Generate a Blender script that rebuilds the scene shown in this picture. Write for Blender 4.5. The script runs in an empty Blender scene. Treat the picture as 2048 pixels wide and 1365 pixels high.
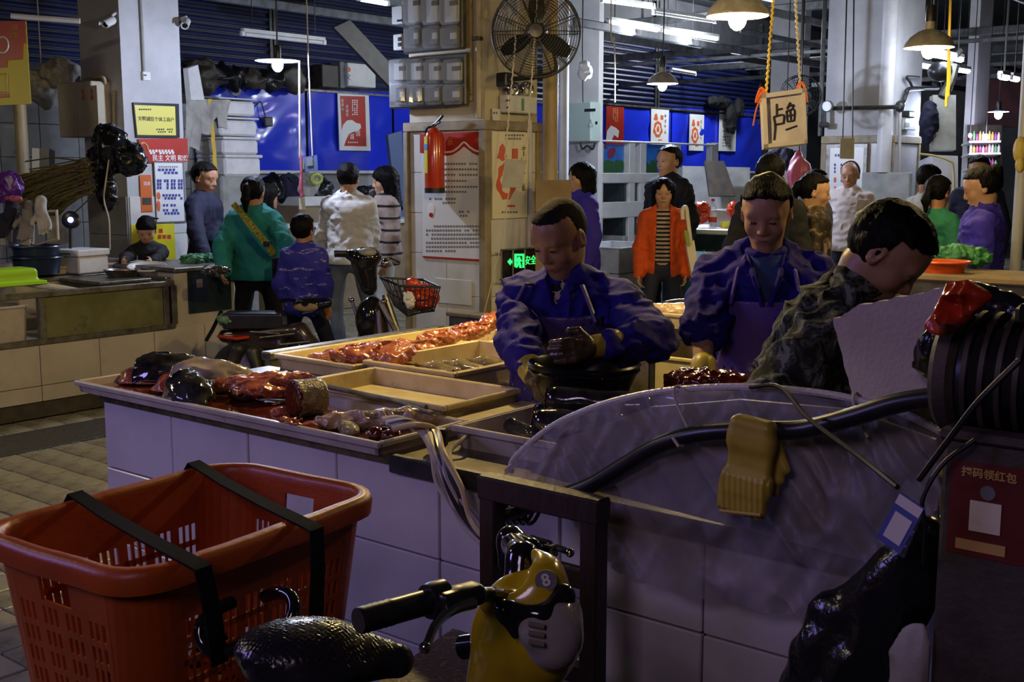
import bpy, bmesh, math, random
import numpy as np
from mathutils import Matrix, Vector
random.seed(7); np.random.seed(7)
S = bpy.context.scene
C = S.collection
# ------------------------------------------------------------------ camera, world, exposure
F_PX, CXP, CYP, HZ = 2300.0, 1024.0, 682.5, 1.55
PITCH, YAW = math.radians(8.34), math.radians(38.8)
cam = bpy.data.objects.new('camera', bpy.data.cameras.new('camera')); C.objects.link(cam)
cam.data.sensor_width = 36.0; cam.data.lens = F_PX/2048*36.0
cam.data.clip_start = .05; cam.data.clip_end = 200
cam.location = (0, 0, HZ); cam.rotation_euler = (math.pi/2-PITCH, 0, YAW)
S.camera = cam
S.view_settings.view_transform = 'Standard'; S.view_settings.look = 'None'
S.view_settings.exposure = 0.25; S.view_settings.gamma = 1.0
S.view_settings.use_curve_mapping = False
S.cycles.max_bounces = 7; S.cycles.diffuse_bounces = 3; S.cycles.glossy_bounces = 3; S.cycles.transmission_bounces = 4; S.cycles.transparent_max_bounces = 8
w = bpy.data.worlds.new('world'); S.world = w; w.use_nodes = True
w.node_tree.nodes['Background'].inputs[0].default_value = (.40, .36, .55, 1)
w.node_tree.nodes['Background'].inputs[1].default_value = .035
f0 = np.array([-math.sin(YAW), math.cos(YAW), 0]); RV = np.array([math.cos(YAW), math.sin(YAW), 0])
FV = f0*math.cos(PITCH)+np.array([0, 0, -math.sin(PITCH)]); UV = f0*math.sin(PITCH)+np.array([0, 0, math.cos(PITCH)])
OV = np.array([0, 0, HZ])
def ray(x, y): return FV+RV*(x-CXP)/F_PX+UV*(CYP-y)/F_PX
def PX(x, y, v): d = ray(x, y); return OV+d*((v-OV[0])/d[0])      # where the sight line meets the plane X = v
def PY(x, y, v): d = ray(x, y); return OV+d*((v-OV[1])/d[1])
def PZ(x, y, v): d = ray(x, y); return OV+d*((v-OV[2])/d[2])
def PD(x, y, v): return OV+ray(x, y)*v
def lamp_light(name, loc, power, col, radius=.05, kind='POINT', spot=None):
    l = bpy.data.lights.new(name, kind); l.energy = power; l.color = col
    if kind == 'AREA': l.size = radius
    else: l.shadow_soft_size = radius
    if spot: l.spot_size = spot; l.spot_blend = .5
    o = bpy.data.objects.new(name, l); C.objects.link(o); o.location = loc
    return o
WARM = (1, .72, .28); COOL = (.62, .72, 1)
# unseen area lights outside the view, no fixtures built
al = lamp_light('unseen_light', (-3.9, -.5, 2.1), 20, (.42, .34, 1), .8, 'AREA'); al.rotation_euler = (math.radians(62), 0, math.radians(-24))  # violet source inferred from the tint on the counter front
al3 = lamp_light('unseen_light', (-.3, -2.0, 3.2), 19, (.88, .62, .96), 1.0, 'AREA'); al3.rotation_euler = (math.radians(50), 0, math.radians(6))  # added pinkish-violet fill to brighten the film, cabinet and scooter
al2 = lamp_light('unseen_light', (-7.5, .6, 3.6), 40, (1, .86, .62), .8, 'AREA')
# ------------------------------------------------------------------ materials
MATS = {}
def _n(nt, t, **kw):
    n = nt.nodes.new(t)
    for k, v in kw.items():
        if k in n.inputs: n.inputs[k].default_value = v
        else: setattr(n, k, v)
    return n
def rgba(c): return (c[0], c[1], c[2], 1)
def mat(name, col, rough=.5, metal=0, col2=None, scale=6, lo=.4, hi=.65, bump=0, bscale=40, dirt=None, dscale=3, damt=.5, spec=.5, emit=0, ecol=None, alpha=1, trans=0, coat=0, stretch=None, detail=5, sss=0, wave=None, rough2=None):
    m = bpy.data.materials.new(name); m.use_nodes = True; nt = m.node_tree; L = nt.links
    b = nt.nodes['Principled BSDF']
    b.inputs['Base Color'].default_value = rgba(col); b.inputs['Roughness'].default_value = rough; b.inputs['Metallic'].default_value = metal
    b.inputs['Specular IOR Level'].default_value = spec; b.inputs['Alpha'].default_value = alpha
    b.inputs['Transmission Weight'].default_value = trans; b.inputs['Coat Weight'].default_value = coat; b.inputs['Coat Roughness'].default_value = .08
    if sss: b.inputs['Subsurface Weight'].default_value = sss; b.inputs['Subsurface Radius'].default_value = (.02, .008, .004)
    if emit: b.inputs['Emission Color'].default_value = rgba(ecol or col); b.inputs['Emission Strength'].default_value = emit
    tc = _n(nt, 'ShaderNodeTexCoord'); vec = tc.outputs['Object']
    if stretch:
        mp = _n(nt, 'ShaderNodeMapping'); mp.inputs['Scale'].default_value = stretch; L.new(vec, mp.inputs['Vector']); vec = mp.outputs[0]
    out = None
    if col2:
        nz = _n(nt, 'ShaderNodeTexNoise', Scale=scale, Detail=detail, Roughness=.6); L.new(vec, nz.inputs['Vector'])
        rp = _n(nt, 'ShaderNodeMapRange'); rp.inputs[1].default_value = lo; rp.inputs[2].default_value = hi; L.new(nz.outputs['Fac'], rp.inputs[0])
        mx = _n(nt, 'ShaderNodeMix', data_type='RGBA'); mx.inputs[6].default_value = rgba(col); mx.inputs[7].default_value = rgba(col2)
        L.new(rp.outputs[0], mx.inputs[0]); out = mx.outputs[2]
        if rough2 is not None:
            r2 = _n(nt, 'ShaderNodeMapRange'); r2.inputs[3].default_value = rough; r2.inputs[4].default_value = rough2; L.new(rp.outputs[0], r2.inputs[0]); L.new(r2.outputs[0], b.inputs['Roughness'])
    if dirt:
        nz = _n(nt, 'ShaderNodeTexNoise', Scale=dscale, Detail=8, Roughness=.72); L.new(vec, nz.inputs['Vector'])
        rp = _n(nt, 'ShaderNodeMapRange'); rp.inputs[1].default_value = .72-.3*damt; rp.inputs[2].default_value = .8-.1*damt; L.new(nz.outputs['Fac'], rp.inputs[0])
        mx = _n(nt, 'ShaderNodeMix', data_type='RGBA'); mx.inputs[7].default_value = rgba(dirt)
        if out: L.new(out, mx.inputs[6])
        else: mx.inputs[6].default_value = rgba(col)
        L.new(rp.outputs[0], mx.inputs[0]); out = mx.outputs[2]
    if out: L.new(out, b.inputs['Base Color'])
    if bump:
        if wave:
            nz = _n(nt, 'ShaderNodeTexWave', Scale=bscale, Distortion=wave, Detail=2); L.new(vec, nz.inputs['Vector']); o2 = nz.outputs['Fac']
        else:
            nz = _n(nt, 'ShaderNodeTexNoise', Scale=bscale, Detail=4); L.new(vec, nz.inputs['Vector']); o2 = nz.outputs['Fac']
        bp = _n(nt, 'ShaderNodeBump'); bp.inputs['Strength'].default_value = bump; bp.inputs['Distance'].default_value = .01
        L.new(o2, bp.inputs['Height']); L.new(bp.outputs[0], b.inputs['Normal'])
    MATS[name] = m
    return m
def M(n): return MATS[n]
def emis(name, col, strength): return mat(name, (col[0]*.5, col[1]*.5, col[2]*.5), emit=strength, ecol=col)
# ------------------------------------------------------------------ mesh builder
class MB:
    def __init__(s): s.v = []; s.f = []
    def add(s, vs, fs):
        o = len(s.v); s.v += [tuple(map(float, p)) for p in vs]; s.f += [tuple(i+o for i in f) for f in fs]; return s
    def box(s, lo, hi, R=None, c=None, ch=0.0):
        """chamfered box; lo/hi corners, optional rotation R (3x3) about c"""
        lo = np.array(lo, float); hi = np.array(hi, float); lo, hi = np.minimum(lo, hi), np.maximum(lo, hi)
        m = (lo+hi)/2; h = (hi-lo)/2
        if ch <= 0:
            vs = [m+h*np.array((x, y, z)) for x in (-1, 1) for y in (-1, 1) for z in (-1, 1)]
            fs = [(0, 1, 3, 2), (4, 6, 7, 5), (0, 4, 5, 1), (2, 3, 7, 6), (0, 2, 6, 4), (1, 5, 7, 3)]
        else:
            ch = min(ch, h.min()*.6); vs = []; idx = {}; fs = []
            for sx in (-1, 1):
                for sy in (-1, 1):
                    for sz in (-1, 1):
                        for a in range(3):
                            q = np.array((sx, sy, sz))*h
                            for k in range(3):
                                if k != a: q[k] -= (sx, sy, sz)[k]*ch
                            idx[(sx, sy, sz, a)] = len(vs); vs.append(m+q)
            for a in range(3):
                b, c2 = (a+1) % 3, (a+2) % 3
                for sg in (-1, 1):
                    ring = []
                    for (p, q) in ((-1, -1), (1, -1), (1, 1), (-1, 1)):
                        t = [0, 0, 0]; t[a] = sg; t[b] = p; t[c2] = q; ring.append(idx[(*t, a)])
                    fs.append(tuple(ring if sg > 0 else ring[::-1]))
                for p in (-1, 1):
                    for q in (-1, 1):
                        r = []
                        for sg, ax in ((-1, b), (-1, c2), (1, c2), (1, b)):
                            t = [0, 0, 0]; t[a] = sg; t[b] = p; t[c2] = q; r.append(idx[(*t, ax)])
                        fs.append(tuple(r if p*q < 0 else r[::-1]))
            for sx in (-1, 1):
                for sy in (-1, 1):
                    for sz in (-1, 1):
                        t = [idx[(sx, sy, sz, a)] for a in range(3)]
                        fs.append(tuple(t if sx*sy*sz > 0 else t[::-1]))
        if R is not None:
            c = m if c is None else np.array(c, float); R = np.array(R); vs = [c+R@(v-c) for v in vs]
        return s.add(vs, fs)
    def tube(s, pts, r, n=8, closed=False, cap=True):
        P = [np.array(p, float) for p in pts]; k = len(P)
        rs = [r]*k if np.isscalar(r) else list(r)
        vs = []; nv = None
        for i in range(k):
            if closed: t = P[(i+1) % k]-P[i-1]
            else: t = P[min(i+1, k-1)]-P[max(i-1, 0)]
            t = t/(np.linalg.norm(t)+1e-9)
            if nv is None:
                a = np.array((0, 0, 1.)) if abs(t[2]) < .9 else np.array((1., 0, 0)); nv = np.cross(t, a)
            nv = nv-t*(nv@t); nv /= np.linalg.norm(nv)+1e-9; bv = np.cross(t, nv)
            for j in range(n):
                a = 2*math.pi*j/n; vs.append(P[i]+rs[i]*(math.cos(a)*nv+math.sin(a)*bv))
        fs = []
        for i in range(k if closed else k-1):
            for j in range(n):
                a, b = i*n+j, i*n+(j+1) % n; c, d = ((i+1) % k)*n+(j+1) % n, ((i+1) % k)*n+j
                fs.append((a, b, c, d))
        if cap and not closed: fs += [tuple(range(n))[::-1], tuple((k-1)*n+j for j in range(n))]
        return s.add(vs, fs)
    def lathe(s, prof, c=(0, 0, 0), n=24, R=None, capb=False, capt=False, sx=1, sy=1):
        vs = []; k = len(prof)
        for (r, z) in prof:
            for j in range(n):
                a = 2*math.pi*j/n; p = np.array((r*sx*math.cos(a), r*sy*math.sin(a), z))
                if R is not None: p = np.array(R)@p
                vs.append(np.array(c)+p)
        fs = [(i*n+j, i*n+(j+1) % n, (i+1)*n+(j+1) % n, (i+1)*n+j) for i in range(k-1) for j in range(n)]
        if capb: fs.append(tuple(range(n))[::-1])
        if capt: fs.append(tuple((k-1)*n+j for j in range(n)))
        return s.add(vs, fs)
    def prism(s, poly, d):
        """poly: 3-D points of one face, extruded by vector d"""
        P = [np.array(p, float) for p in poly]; d = np.array(d, float); n = len(P)
        nrm = sum((np.cross(P[i]-P[0], P[(i+1) % n]-P[0]) for i in range(1, n-1)), np.zeros(3))
        if nrm@d > 0: P = P[::-1]
        fs = [tuple(range(n)), tuple(range(2*n-1, n-1, -1))]+[(i, i+n, (i+1) % n+n, (i+1) % n)[::-1] for i in range(n)]
        return s.add(P+[p+d for p in P], [f for f in fs])
    def grid(s, fn, nu, nv, closeu=False):
        vs = [fn(i/(nu if closeu else nu-1), j/(nv-1)) for i in range(nu) for j in range(nv)]
        fs = [(i*nv+j, ((i+1) % nu)*nv+j, ((i+1) % nu)*nv+j+1, i*nv+j+1) for i in range(nu if closeu else nu-1) for j in range(nv-1)]
        return s.add(vs, fs)
    def ell(s, c, r, n=14, m=8, R=None):
        prof = [(math.sin(math.pi*i/m), -math.cos(math.pi*i/m)) for i in range(m+1)]
        vs = []
        for (a, z) in prof:
            for j in range(n):
                t = 2*math.pi*j/n; p = np.array((max(a, 1e-4)*math.cos(t)*r[0], max(a, 1e-4)*math.sin(t)*r[1], z*r[2]))
                if R is not None: p = np.array(R)@p
                vs.append(np.array(c)+p)
        fs = [(i*n+j, i*n+(j+1) % n, (i+1)*n+(j+1) % n, (i+1)*n+j) for i in range(m) for j in range(n)]
        return s.add(vs, fs)
def rotz(a): c, s_ = math.cos(a), math.sin(a); return np.array([[c, -s_, 0], [s_, c, 0], [0, 0, 1.]])
def rotx(a): c, s_ = math.cos(a), math.sin(a); return np.array([[1, 0, 0], [0, c, -s_], [0, s_, c]])
def roty(a): c, s_ = math.cos(a), math.sin(a); return np.array([[c, 0, s_], [0, 1, 0], [-s_, 0, c]])
INV = {}
def thing(name, label, cat, loc=(0, 0, 0), rz=0, group=None, world=True):
    """an Empty at a thing's base; parts are given in world coordinates unless world=False"""
    o = bpy.data.objects.new(name, None); C.objects.link(o); o.empty_display_size = .05
    o.location = tuple(map(float, loc)); o.rotation_euler = (0, 0, rz)
    o['label'] = label; o['category'] = cat
    if group: o['group'] = group
    INV[o.name] = (np.array(loc, float), rotz(-rz)) if world else None
    return o
def mesh_np(name, V, Fq, smooth=True, sharp=None):
    me = bpy.data.meshes.new(name); nf, k = Fq.shape
    me.vertices.add(len(V)); me.vertices.foreach_set('co', np.ascontiguousarray(V, np.float32).ravel())
    me.loops.add(nf*k); me.loops.foreach_set('vertex_index', np.ascontiguousarray(Fq, np.int32).ravel())
    me.polygons.add(nf); me.polygons.foreach_set('loop_start', np.arange(0, nf*k, k, dtype=np.int32))
    me.polygons.foreach_set('use_smooth', np.ones(nf, bool)); me.update(calc_edges=True); me.validate()
    return me
def obj(name, mb, m, parent=None, label=None, cat=None, group=None, kind=None, smooth=True, ang=35):
    if isinstance(mb, MB):
        V = mb.v
        if parent is not None and INV.get(parent.name) is not None:
            l, R = INV[parent.name]; V = [tuple(R@(np.array(p)-l)) for p in V]
        me = bpy.data.meshes.new(name); me.from_pydata(V, [], mb.f)
        if smooth:
            me.polygons.foreach_set('use_smooth', [True]*len(me.polygons)); me.set_sharp_from_angle(angle=math.radians(ang))
    else: me = mb
    if m is not None and len(me.materials) == 0: me.materials.append(MATS[m] if isinstance(m, str) else m)
    o = bpy.data.objects.new(name, me); C.objects.link(o)
    if parent is not None:
        o.parent = parent; INV[o.name] = INV.get(parent.name)
    if label: o['label'] = label
    if cat: o['category'] = cat
    if group: o['group'] = group
    if kind: o['kind'] = kind
    return o
def copy_tree(o, parent=None, label=None):
    c = o.copy(); C.objects.link(c)
    if parent is not None: c.parent = parent
    if label: c['label'] = label
    INV[c.name] = INV.get(o.name)
    for ch in [x for x in ALLCH(o)]: copy_tree(ch, c)
    return c
def ALLCH(o): return [x for x in bpy.data.objects if x.parent == o]
def struct(name, mb, m, parent=None, label=None, **k): return obj(name, mb, m, parent, label, kind='structure' if parent is None else None, **k)
def frame(o, x, y):
    """4x4 with origin o, local x along vector x, local y along vector y"""
    x = np.array(x, float); x /= np.linalg.norm(x); y = np.array(y, float); y -= x*(x@y); y /= np.linalg.norm(y); z = np.cross(x, y)
    R = np.stack([x, y, z], 1); return np.array(o, float), R
def text(s_, size, m, org, xdir, ydir, parent=None, name='lettering', ext=.0008, align='CENTER', bold=0, sx=1.0, spacing=1.0, label=None):
    cu = bpy.data.curves.new(name, 'FONT'); cu.body = s_; cu.size = size; cu.extrude = ext; cu.resolution_u = 2
    cu.align_x = align; cu.align_y = 'CENTER'; cu.offset = bold; cu.space_character = spacing
    t = bpy.data.objects.new('tmp', cu); C.objects.link(t)
    dg = bpy.context.evaluated_depsgraph_get(); me = bpy.data.meshes.new_from_object(t.evaluated_get(dg))
    bpy.data.objects.remove(t); bpy.data.curves.remove(cu)
    o_, R = frame(org, xdir, ydir)
    n = len(me.vertices); co = np.empty(n*3, np.float32); me.vertices.foreach_get('co', co); co = co.reshape(-1, 3).astype(float); co[:, 0] *= sx
    W = co@R.T+o_
    if parent is not None and INV.get(parent.name) is not None:
        l, Ri = INV[parent.name]; W = (W-l)@Ri.T
    me.vertices.foreach_set('co', W.astype(np.float32).ravel()); me.name = name; me.materials.clear()
    return obj(name, me, m, parent, label)
# ------------------------------------------------------------------ implicit surfaces -> one continuous mesh
_lat = np.random.rand(32, 32, 32).astype(np.float32)*2-1
def vnoise(P):
    Q = np.floor(P).astype(int); f = (P-Q).astype(np.float32); f = f*f*(3-2*f)
    i = Q & 31; j = (Q+1) & 31; r = 0
    for dx in (0, 1):
        for dy in (0, 1):
            for dz in (0, 1):
                wgt = (f[:, 0] if dx else 1-f[:, 0])*(f[:, 1] if dy else 1-f[:, 1])*(f[:, 2] if dz else 1-f[:, 2])
                r = r+wgt*_lat[(j if dx else i)[:, 0], (j if dy else i)[:, 1], (j if dz else i)[:, 2]]
    return r
def cap(a, b, ra, rb=None, k=.02, op=1): return ('c', np.array(a, float), np.array(b, float), ra, ra if rb is None else rb, k, op)
def ele(c, r, R=None, k=.02, op=1): return ('e', np.array(c, float), np.array(r, float), np.eye(3) if R is None else np.array(R), k, op)
def bxe(c, h, R=None, rd=.005, k=.005, op=1): return ('b', np.array(c, float), np.array(h, float), np.eye(3) if R is None else np.array(R), rd, k, op)
def sdf_mesh(name, prims, cell, post=None, noise=None):
    lo = np.array([1e9]*3); hi = -lo
    bbs = []
    for p in prims:
        if p[0] == 'c': r = max(p[3], p[4]); a = np.minimum(p[1], p[2])-r; b = np.maximum(p[1], p[2])+r
        else:
            e = np.abs(p[3])@p[2]; a = p[1]-e; b = p[1]+e
        k = p[-2]; bbs.append((a-k-3*cell, b+k+3*cell))
        if p[-1] > 0: lo = np.minimum(lo, a); hi = np.maximum(hi, b)
    ns = (noise[0] if noise else 0)
    lo -= 3*cell+ns; hi += 3*cell+ns; N = np.ceil((hi-lo)/cell).astype(int)+1
    Fd = np.full(N, 1.0, np.float32)
    ax = [(lo[i]+cell*np.arange(N[i])).astype(np.float32) for i in range(3)]
    for p, (a, b) in zip(prims, bbs):
        i0 = np.clip(np.floor((a-lo)/cell).astype(int), 0, N); i1 = np.clip(np.ceil((b-lo)/cell).astype(int)+1, 0, N)
        if (i1 <= i0).any(): continue
        X = ax[0][i0[0]:i1[0], None, None]; Y = ax[1][None, i0[1]:i1[1], None]; Z = ax[2][None, None, i0[2]:i1[2]]
        if p[0] == 'c':
            ba = p[2]-p[1]; L2 = max(ba@ba, 1e-9); dx, dy, dz = X-np.float32(p[1][0]), Y-np.float32(p[1][1]), Z-np.float32(p[1][2])
            t = np.clip((dx*np.float32(ba[0])+dy*np.float32(ba[1])+dz*np.float32(ba[2]))/np.float32(L2), 0, 1)
            d = np.sqrt((dx-t*np.float32(ba[0]))**2+(dy-t*np.float32(ba[1]))**2+(dz-t*np.float32(ba[2]))**2)-(p[3]+(p[4]-p[3])*t)
        else:
            dx, dy, dz = X-np.float32(p[1][0]), Y-np.float32(p[1][1]), Z-np.float32(p[1][2]); Rm = p[3].astype(np.float32)
            q = [dx*Rm[0, i]+dy*Rm[1, i]+dz*Rm[2, i] for i in range(3)]
            if p[0] == 'e':
                r = p[2]; k0 = np.sqrt((q[0]/r[0])**2+(q[1]/r[1])**2+(q[2]/r[2])**2); k1 = np.sqrt((q[0]/r[0]**2)**2+(q[1]/r[1]**2)**2+(q[2]/r[2]**2)**2)+1e-6
                d = k0*(k0-1)/k1
            else:
                h = p[2]-p[4]; g = [np.abs(q[i])-h[i] for i in range(3)]
                d = np.sqrt(sum(np.maximum(x, 0)**2 for x in g))+np.minimum(np.maximum(np.maximum(g[0], g[1]), g[2]), 0)-p[4]
        d = d.astype(np.float32); k = p[-2]
        sl = tuple(slice(i0[i], i1[i]) for i in range(3)); A = Fd[sl]
        if p[-1] > 0:
            h = np.maximum(k-np.abs(A-d), 0)/k; Fd[sl] = np.minimum(A, d)-h*h*k*.25
        else:
            d = -d; h = np.maximum(k-np.abs(A-d), 0)/k; Fd[sl] = np.maximum(A, d)+h*h*k*.25
    msk = np.abs(Fd) < (4*cell+ns*1.5)
    if noise or post:
        I = np.argwhere(msk); P = lo+I*cell; vals = Fd[msk]
        if noise:
            Pn = P*np.array(noise[1])+(noise[2] if len(noise) > 2 else 0)
            if len(noise) > 3:   # ridged, warped: reads as cloth folds
                wv = np.stack([vnoise(Pn*.5+7.3*k) for k in range(3)], 1); nv = vnoise(Pn+1.6*wv); n2 = vnoise(Pn*2.1-1.1*wv)
                vals = vals-noise[0]*(1-2.4*np.abs(nv))-.45*noise[0]*(1-2.4*np.abs(n2))
            else: vals = vals+noise[0]*vnoise(Pn)
        if post: vals = post(P, vals)
        Fd[msk] = vals
        if post:   # also clear the deep interior where the cut removed it
            I2 = np.argwhere(Fd < -4*cell)
            if len(I2): Fd[tuple(I2.T)] = post(lo+I2*cell, Fd[tuple(I2.T)])
    V, Q = surfnets(Fd, lo, cell)
    return mesh_np(name, V, Q)
def surfnets(Fd, lo, cell):
    ins = Fd < 0; n = np.array(Fd.shape)
    c8 = [ins[i:n[0]-1+i, j:n[1]-1+j, k:n[2]-1+k] for i in (0, 1) for j in (0, 1) for k in (0, 1)]
    cnt = sum(c.astype(np.int8) for c in c8); act = (cnt > 0) & (cnt < 8)
    I = np.argwhere(act); acc = np.zeros((len(I), 3)); num = np.zeros(len(I))
    cor = [(i, j, k) for i in (0, 1) for j in (0, 1) for k in (0, 1)]
    val = [Fd[I[:, 0]+a, I[:, 1]+b, I[:, 2]+c] for (a, b, c) in cor]
    for u in range(8):
        for v in range(u+1, 8):
            if sum(abs(x-y) for x, y in zip(cor[u], cor[v])) != 1: continue
            x = (val[u] < 0) != (val[v] < 0)
            t = val[u][x]/(val[u][x]-val[v][x]); acc[x] += np.array(cor[u])+t[:, None]*(np.array(cor[v])-np.array(cor[u])); num[x] += 1
    V = lo+cell*(I+acc/num[:, None])
    idx = -np.ones(act.shape, np.int64); idx[tuple(I.T)] = np.arange(len(I)); Q = []
    for a in range(3):
        b, c = (a+1) % 3, (a+2) % 3
        s0 = [slice(1, n[i]-1) for i in range(3)]; s0[a] = slice(0, n[a]-1); s1 = list(s0); s1[a] = slice(1, n[a])
        p, q = ins[tuple(s0)], ins[tuple(s1)]
        for sg, m_ in ((1, p & ~q), (-1, ~p & q)):
            E_ = np.argwhere(m_); E_ = E_+np.array([1 if i != a else 0 for i in range(3)])
            if not len(E_): continue
            def g(ob, oc):
                e = E_.copy(); e[:, b] += ob; e[:, c] += oc; return idx[tuple(e.T)]
            r = [g(-1, -1), g(0, -1), g(0, 0), g(-1, 0)]
            Q.append(np.stack(r if sg > 0 else r[::-1], 1))
    return V, np.concatenate(Q)
# ------------------------------------------------------------------ material library
mat('floor_tile', (.30, .28, .19), .32, col2=(.17, .16, .12), scale=4, dirt=(.05, .05, .045), dscale=7, damt=.55, bump=.25, bscale=60, rough2=.2)
mat('grout', (.018, .018, .016), .7, bump=.3, bscale=80)
mat('gutter', (.022, .022, .022), .35, col2=(.05, .05, .05), scale=30, bump=.9, bscale=55)
mat('tile_white', (.62, .61, .60), .22, col2=(.52, .51, .50), scale=2.5, dirt=(.20, .17, .13), dscale=14, damt=.06, spec=.5)
mat('tile_stall', (.52, .48, .40), .35, col2=(.42, .38, .31), scale=3, dirt=(.12, .10, .07), dscale=18, damt=.14)
mat('tile_pillar', (.66, .65, .62), .18, col2=(.55, .54, .50), scale=3, dirt=(.22, .18, .12), dscale=12, damt=.12)
mat('plaster', (.48, .48, .49), .75, col2=(.38, .38, .39), scale=2, dirt=(.12, .10, .08), dscale=16, damt=.12, bump=.08, bscale=70)
mat('plaster_warm', (.52, .48, .38), .75, col2=(.40, .35, .25), scale=2, dirt=(.10, .08, .05), dscale=9, damt=.28, bump=.08, bscale=70)
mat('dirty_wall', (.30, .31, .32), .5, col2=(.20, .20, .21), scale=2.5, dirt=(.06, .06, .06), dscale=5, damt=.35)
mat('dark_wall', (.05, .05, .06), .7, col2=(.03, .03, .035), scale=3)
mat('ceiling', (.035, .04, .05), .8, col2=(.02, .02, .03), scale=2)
mat('beam', (.10, .105, .12), .55, col2=(.05, .05, .05), scale=10, metal=.3)
mat('blue_sheet', (.016, .034, .66), .19, col2=(.018, .045, .58), scale=1.2, bump=.05, bscale=4, coat=.5)
mat('shutter', (.006, .012, .075), .45, col2=(.005, .008, .045), scale=5)
mat('wood_trim', (.30, .24, .14), .55, col2=(.20, .15, .08), scale=8, dirt=(.06, .045, .03), dscale=10, damt=.5, bump=.15, bscale=50)
mat('dark_trim', (.03, .025, .02), .5, col2=(.06, .045, .03), scale=12)
mat('steel', (.22, .21, .19), .4, metal=.7, col2=(.10, .09, .07), scale=14, dirt=(.08, .05, .03), dscale=14, damt=.4)
mat('steel_dark', (.06, .06, .055), .45, metal=.5, col2=(.03, .03, .028), scale=14)
mat('chrome', (.62, .62, .62), .12, metal=1)
mat('black_plastic', (.012, .012, .013), .32, col2=(.02, .02, .02), scale=20)
mat('black_gloss', (.008, .008, .01), .12, coat=.6)
mat('black_matte', (.010, .010, .011), .8)
mat('white_plastic', (.62, .62, .60), .4, col2=(.54, .54, .52), scale=6)
mat('tray', (.68, .58, .30), .35, col2=(.54, .43, .19), scale=7, dirt=(.10, .06, .03), dscale=12, damt=.38, sss=.0, spec=.5)
mat('tray_front', (.50, .45, .38), .35, col2=(.38, .33, .26), scale=7, dirt=(.06, .04, .03), dscale=16, damt=.40)
mat('foam', (.70, .70, .70), .8, col2=(.60, .60, .60), scale=8, bump=.2, bscale=120)
mat('foam_dirty', (.52, .45, .43), .85, col2=(.42, .36, .34), scale=4, dirt=(.16, .11, .09), dscale=22, damt=.16, bump=.35, bscale=110)
mat('lettering_black', (.012, .012, .012), .7)
mat('lettering_red', (.45, .03, .015), .6)
mat('lettering_white', (.75, .73, .70), .6)
mat('lettering_blue', (.03, .04, .25), .6)
mat('lettering_gold', (.55, .33, .10), .6)
mat('print_grey', (.16, .16, .17), .6)
mat('poster_white', (.70, .70, .69), .35)
mat('poster_cream', (.74, .68, .50), .4)
mat('poster_red', (.42, .025, .012), .35, col2=(.34, .02, .01), scale=4)
mat('poster_orange', (.55, .12, .02), .4)
mat('poster_yellow', (.62, .55, .02), .4)
mat('cert_yellow', (.66, .60, .12), .35)
mat('rope', (.50, .45, .34), .8)
mat('wire_black', (.01, .01, .01), .5)
mat('orange_string', (.75, .16, .03), .5)
mat('yellow_rope', (.62, .42, .05), .7)
mat('pipe_beige', (.42, .34, .20), .5, col2=(.30, .22, .10), scale=5, dirt=(.10, .07, .03), dscale=6, damt=.4, stretch=(1, 1, .3))
mat('pvc', (.55, .55, .57), .4, col2=(.45, .45, .46), scale=4)
mat('glass_murky', (.13, .13, .05), .08, col2=(.20, .20, .10), scale=3, dirt=(.05, .05, .02), dscale=5, damt=.4, coat=.4)
mat('glass_clear', (.8, .85, .9), .03, trans=.9, alpha=.35)
mat('dark_water', (.012, .022, .03), .06, col2=(.02, .035, .04), scale=4)
mat('lime', (.42, .80, .02), .35); mat('orange_plastic', (.70, .11, .012), .35, col2=(.60, .08, .01), scale=6)
mat('navy_plastic', (.012, .022, .06), .3)
mat('grey_plastic', (.30, .30, .28), .5, col2=(.22, .22, .2), scale=8)
mat('cardboard', (.26, .19, .11), .8, col2=(.20, .14, .08), scale=5)
mat('straw', (.14, .12, .045), .8, col2=(.08, .065, .025), scale=30, bump=.4, bscale=80)
mat('sack', (.42, .40, .37), .7, col2=(.30, .28, .26), scale=10, bump=.5, bscale=14)
mat('bag_black', (.008, .008, .010), .22, bump=.7, bscale=18)
mat('bag_red', (.50, .045, .012), .25, col2=(.38, .03, .01), scale=12, bump=.5, bscale=22)
mat('bag_purple', (.10, .02, .22), .35, bump=.5, bscale=25); mat('bag_pink', (.45, .10, .18), .35, bump=.5, bscale=25)
# ------------------------------------------------------------------ the setting
XW = -11.0                      # the long blue-sheeted wall on the left
fl = struct('floor', MB().box((-16, -6, -.12), (8, 34, -.012)), 'grout', label='dark grouted market floor')
n = 0
tile_me = {}
for i in range(16):
    for j in range(14):
        x0 = -6.05+i*.18+.18*0; y0 = 1.53+j*.2
        if x0 > -3.3 or (x0 > -3.7 and y0 > 2.1): continue
        k = random.randrange(4)
        if k not in tile_me:
            b = MB().box((-.086, -.096, -.02), (.086, .096, 0), ch=.004); tile_me[k] = b
        o = obj('floor_tile', b if False else MB().add(tile_me[k].v, tile_me[k].f), 'floor_tile', fl)
        o.location = (x0+.09, y0+.1, random.uniform(-.0025, .002)); o.rotation_euler = (random.uniform(-.006, .006), random.uniform(-.006, .006), 0)
for j in range(18):
    y0 = 2.73+j*.2
    o = obj('floor_tile', MB().box((-.135, -.096, -.02), (.135, .096, 0), ch=.004), 'floor_tile', fl); o.location = (-6.70, y0+.1, 0)
for i in range(9):               # larger pavers nearest the camera, under and left of the crate
    for j in range(5):
        x0 = -5.2+i*.3; y0 = .0+j*.3
        if x0 > -2.6: continue
        o = obj('floor_tile', MB().box((-.145, -.145, -.02), (.145, .145, 0), ch=.006), 'floor_tile', fl); o.location = (x0+.15, y0+.15, random.uniform(-.003, .002))
far = MB()
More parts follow.
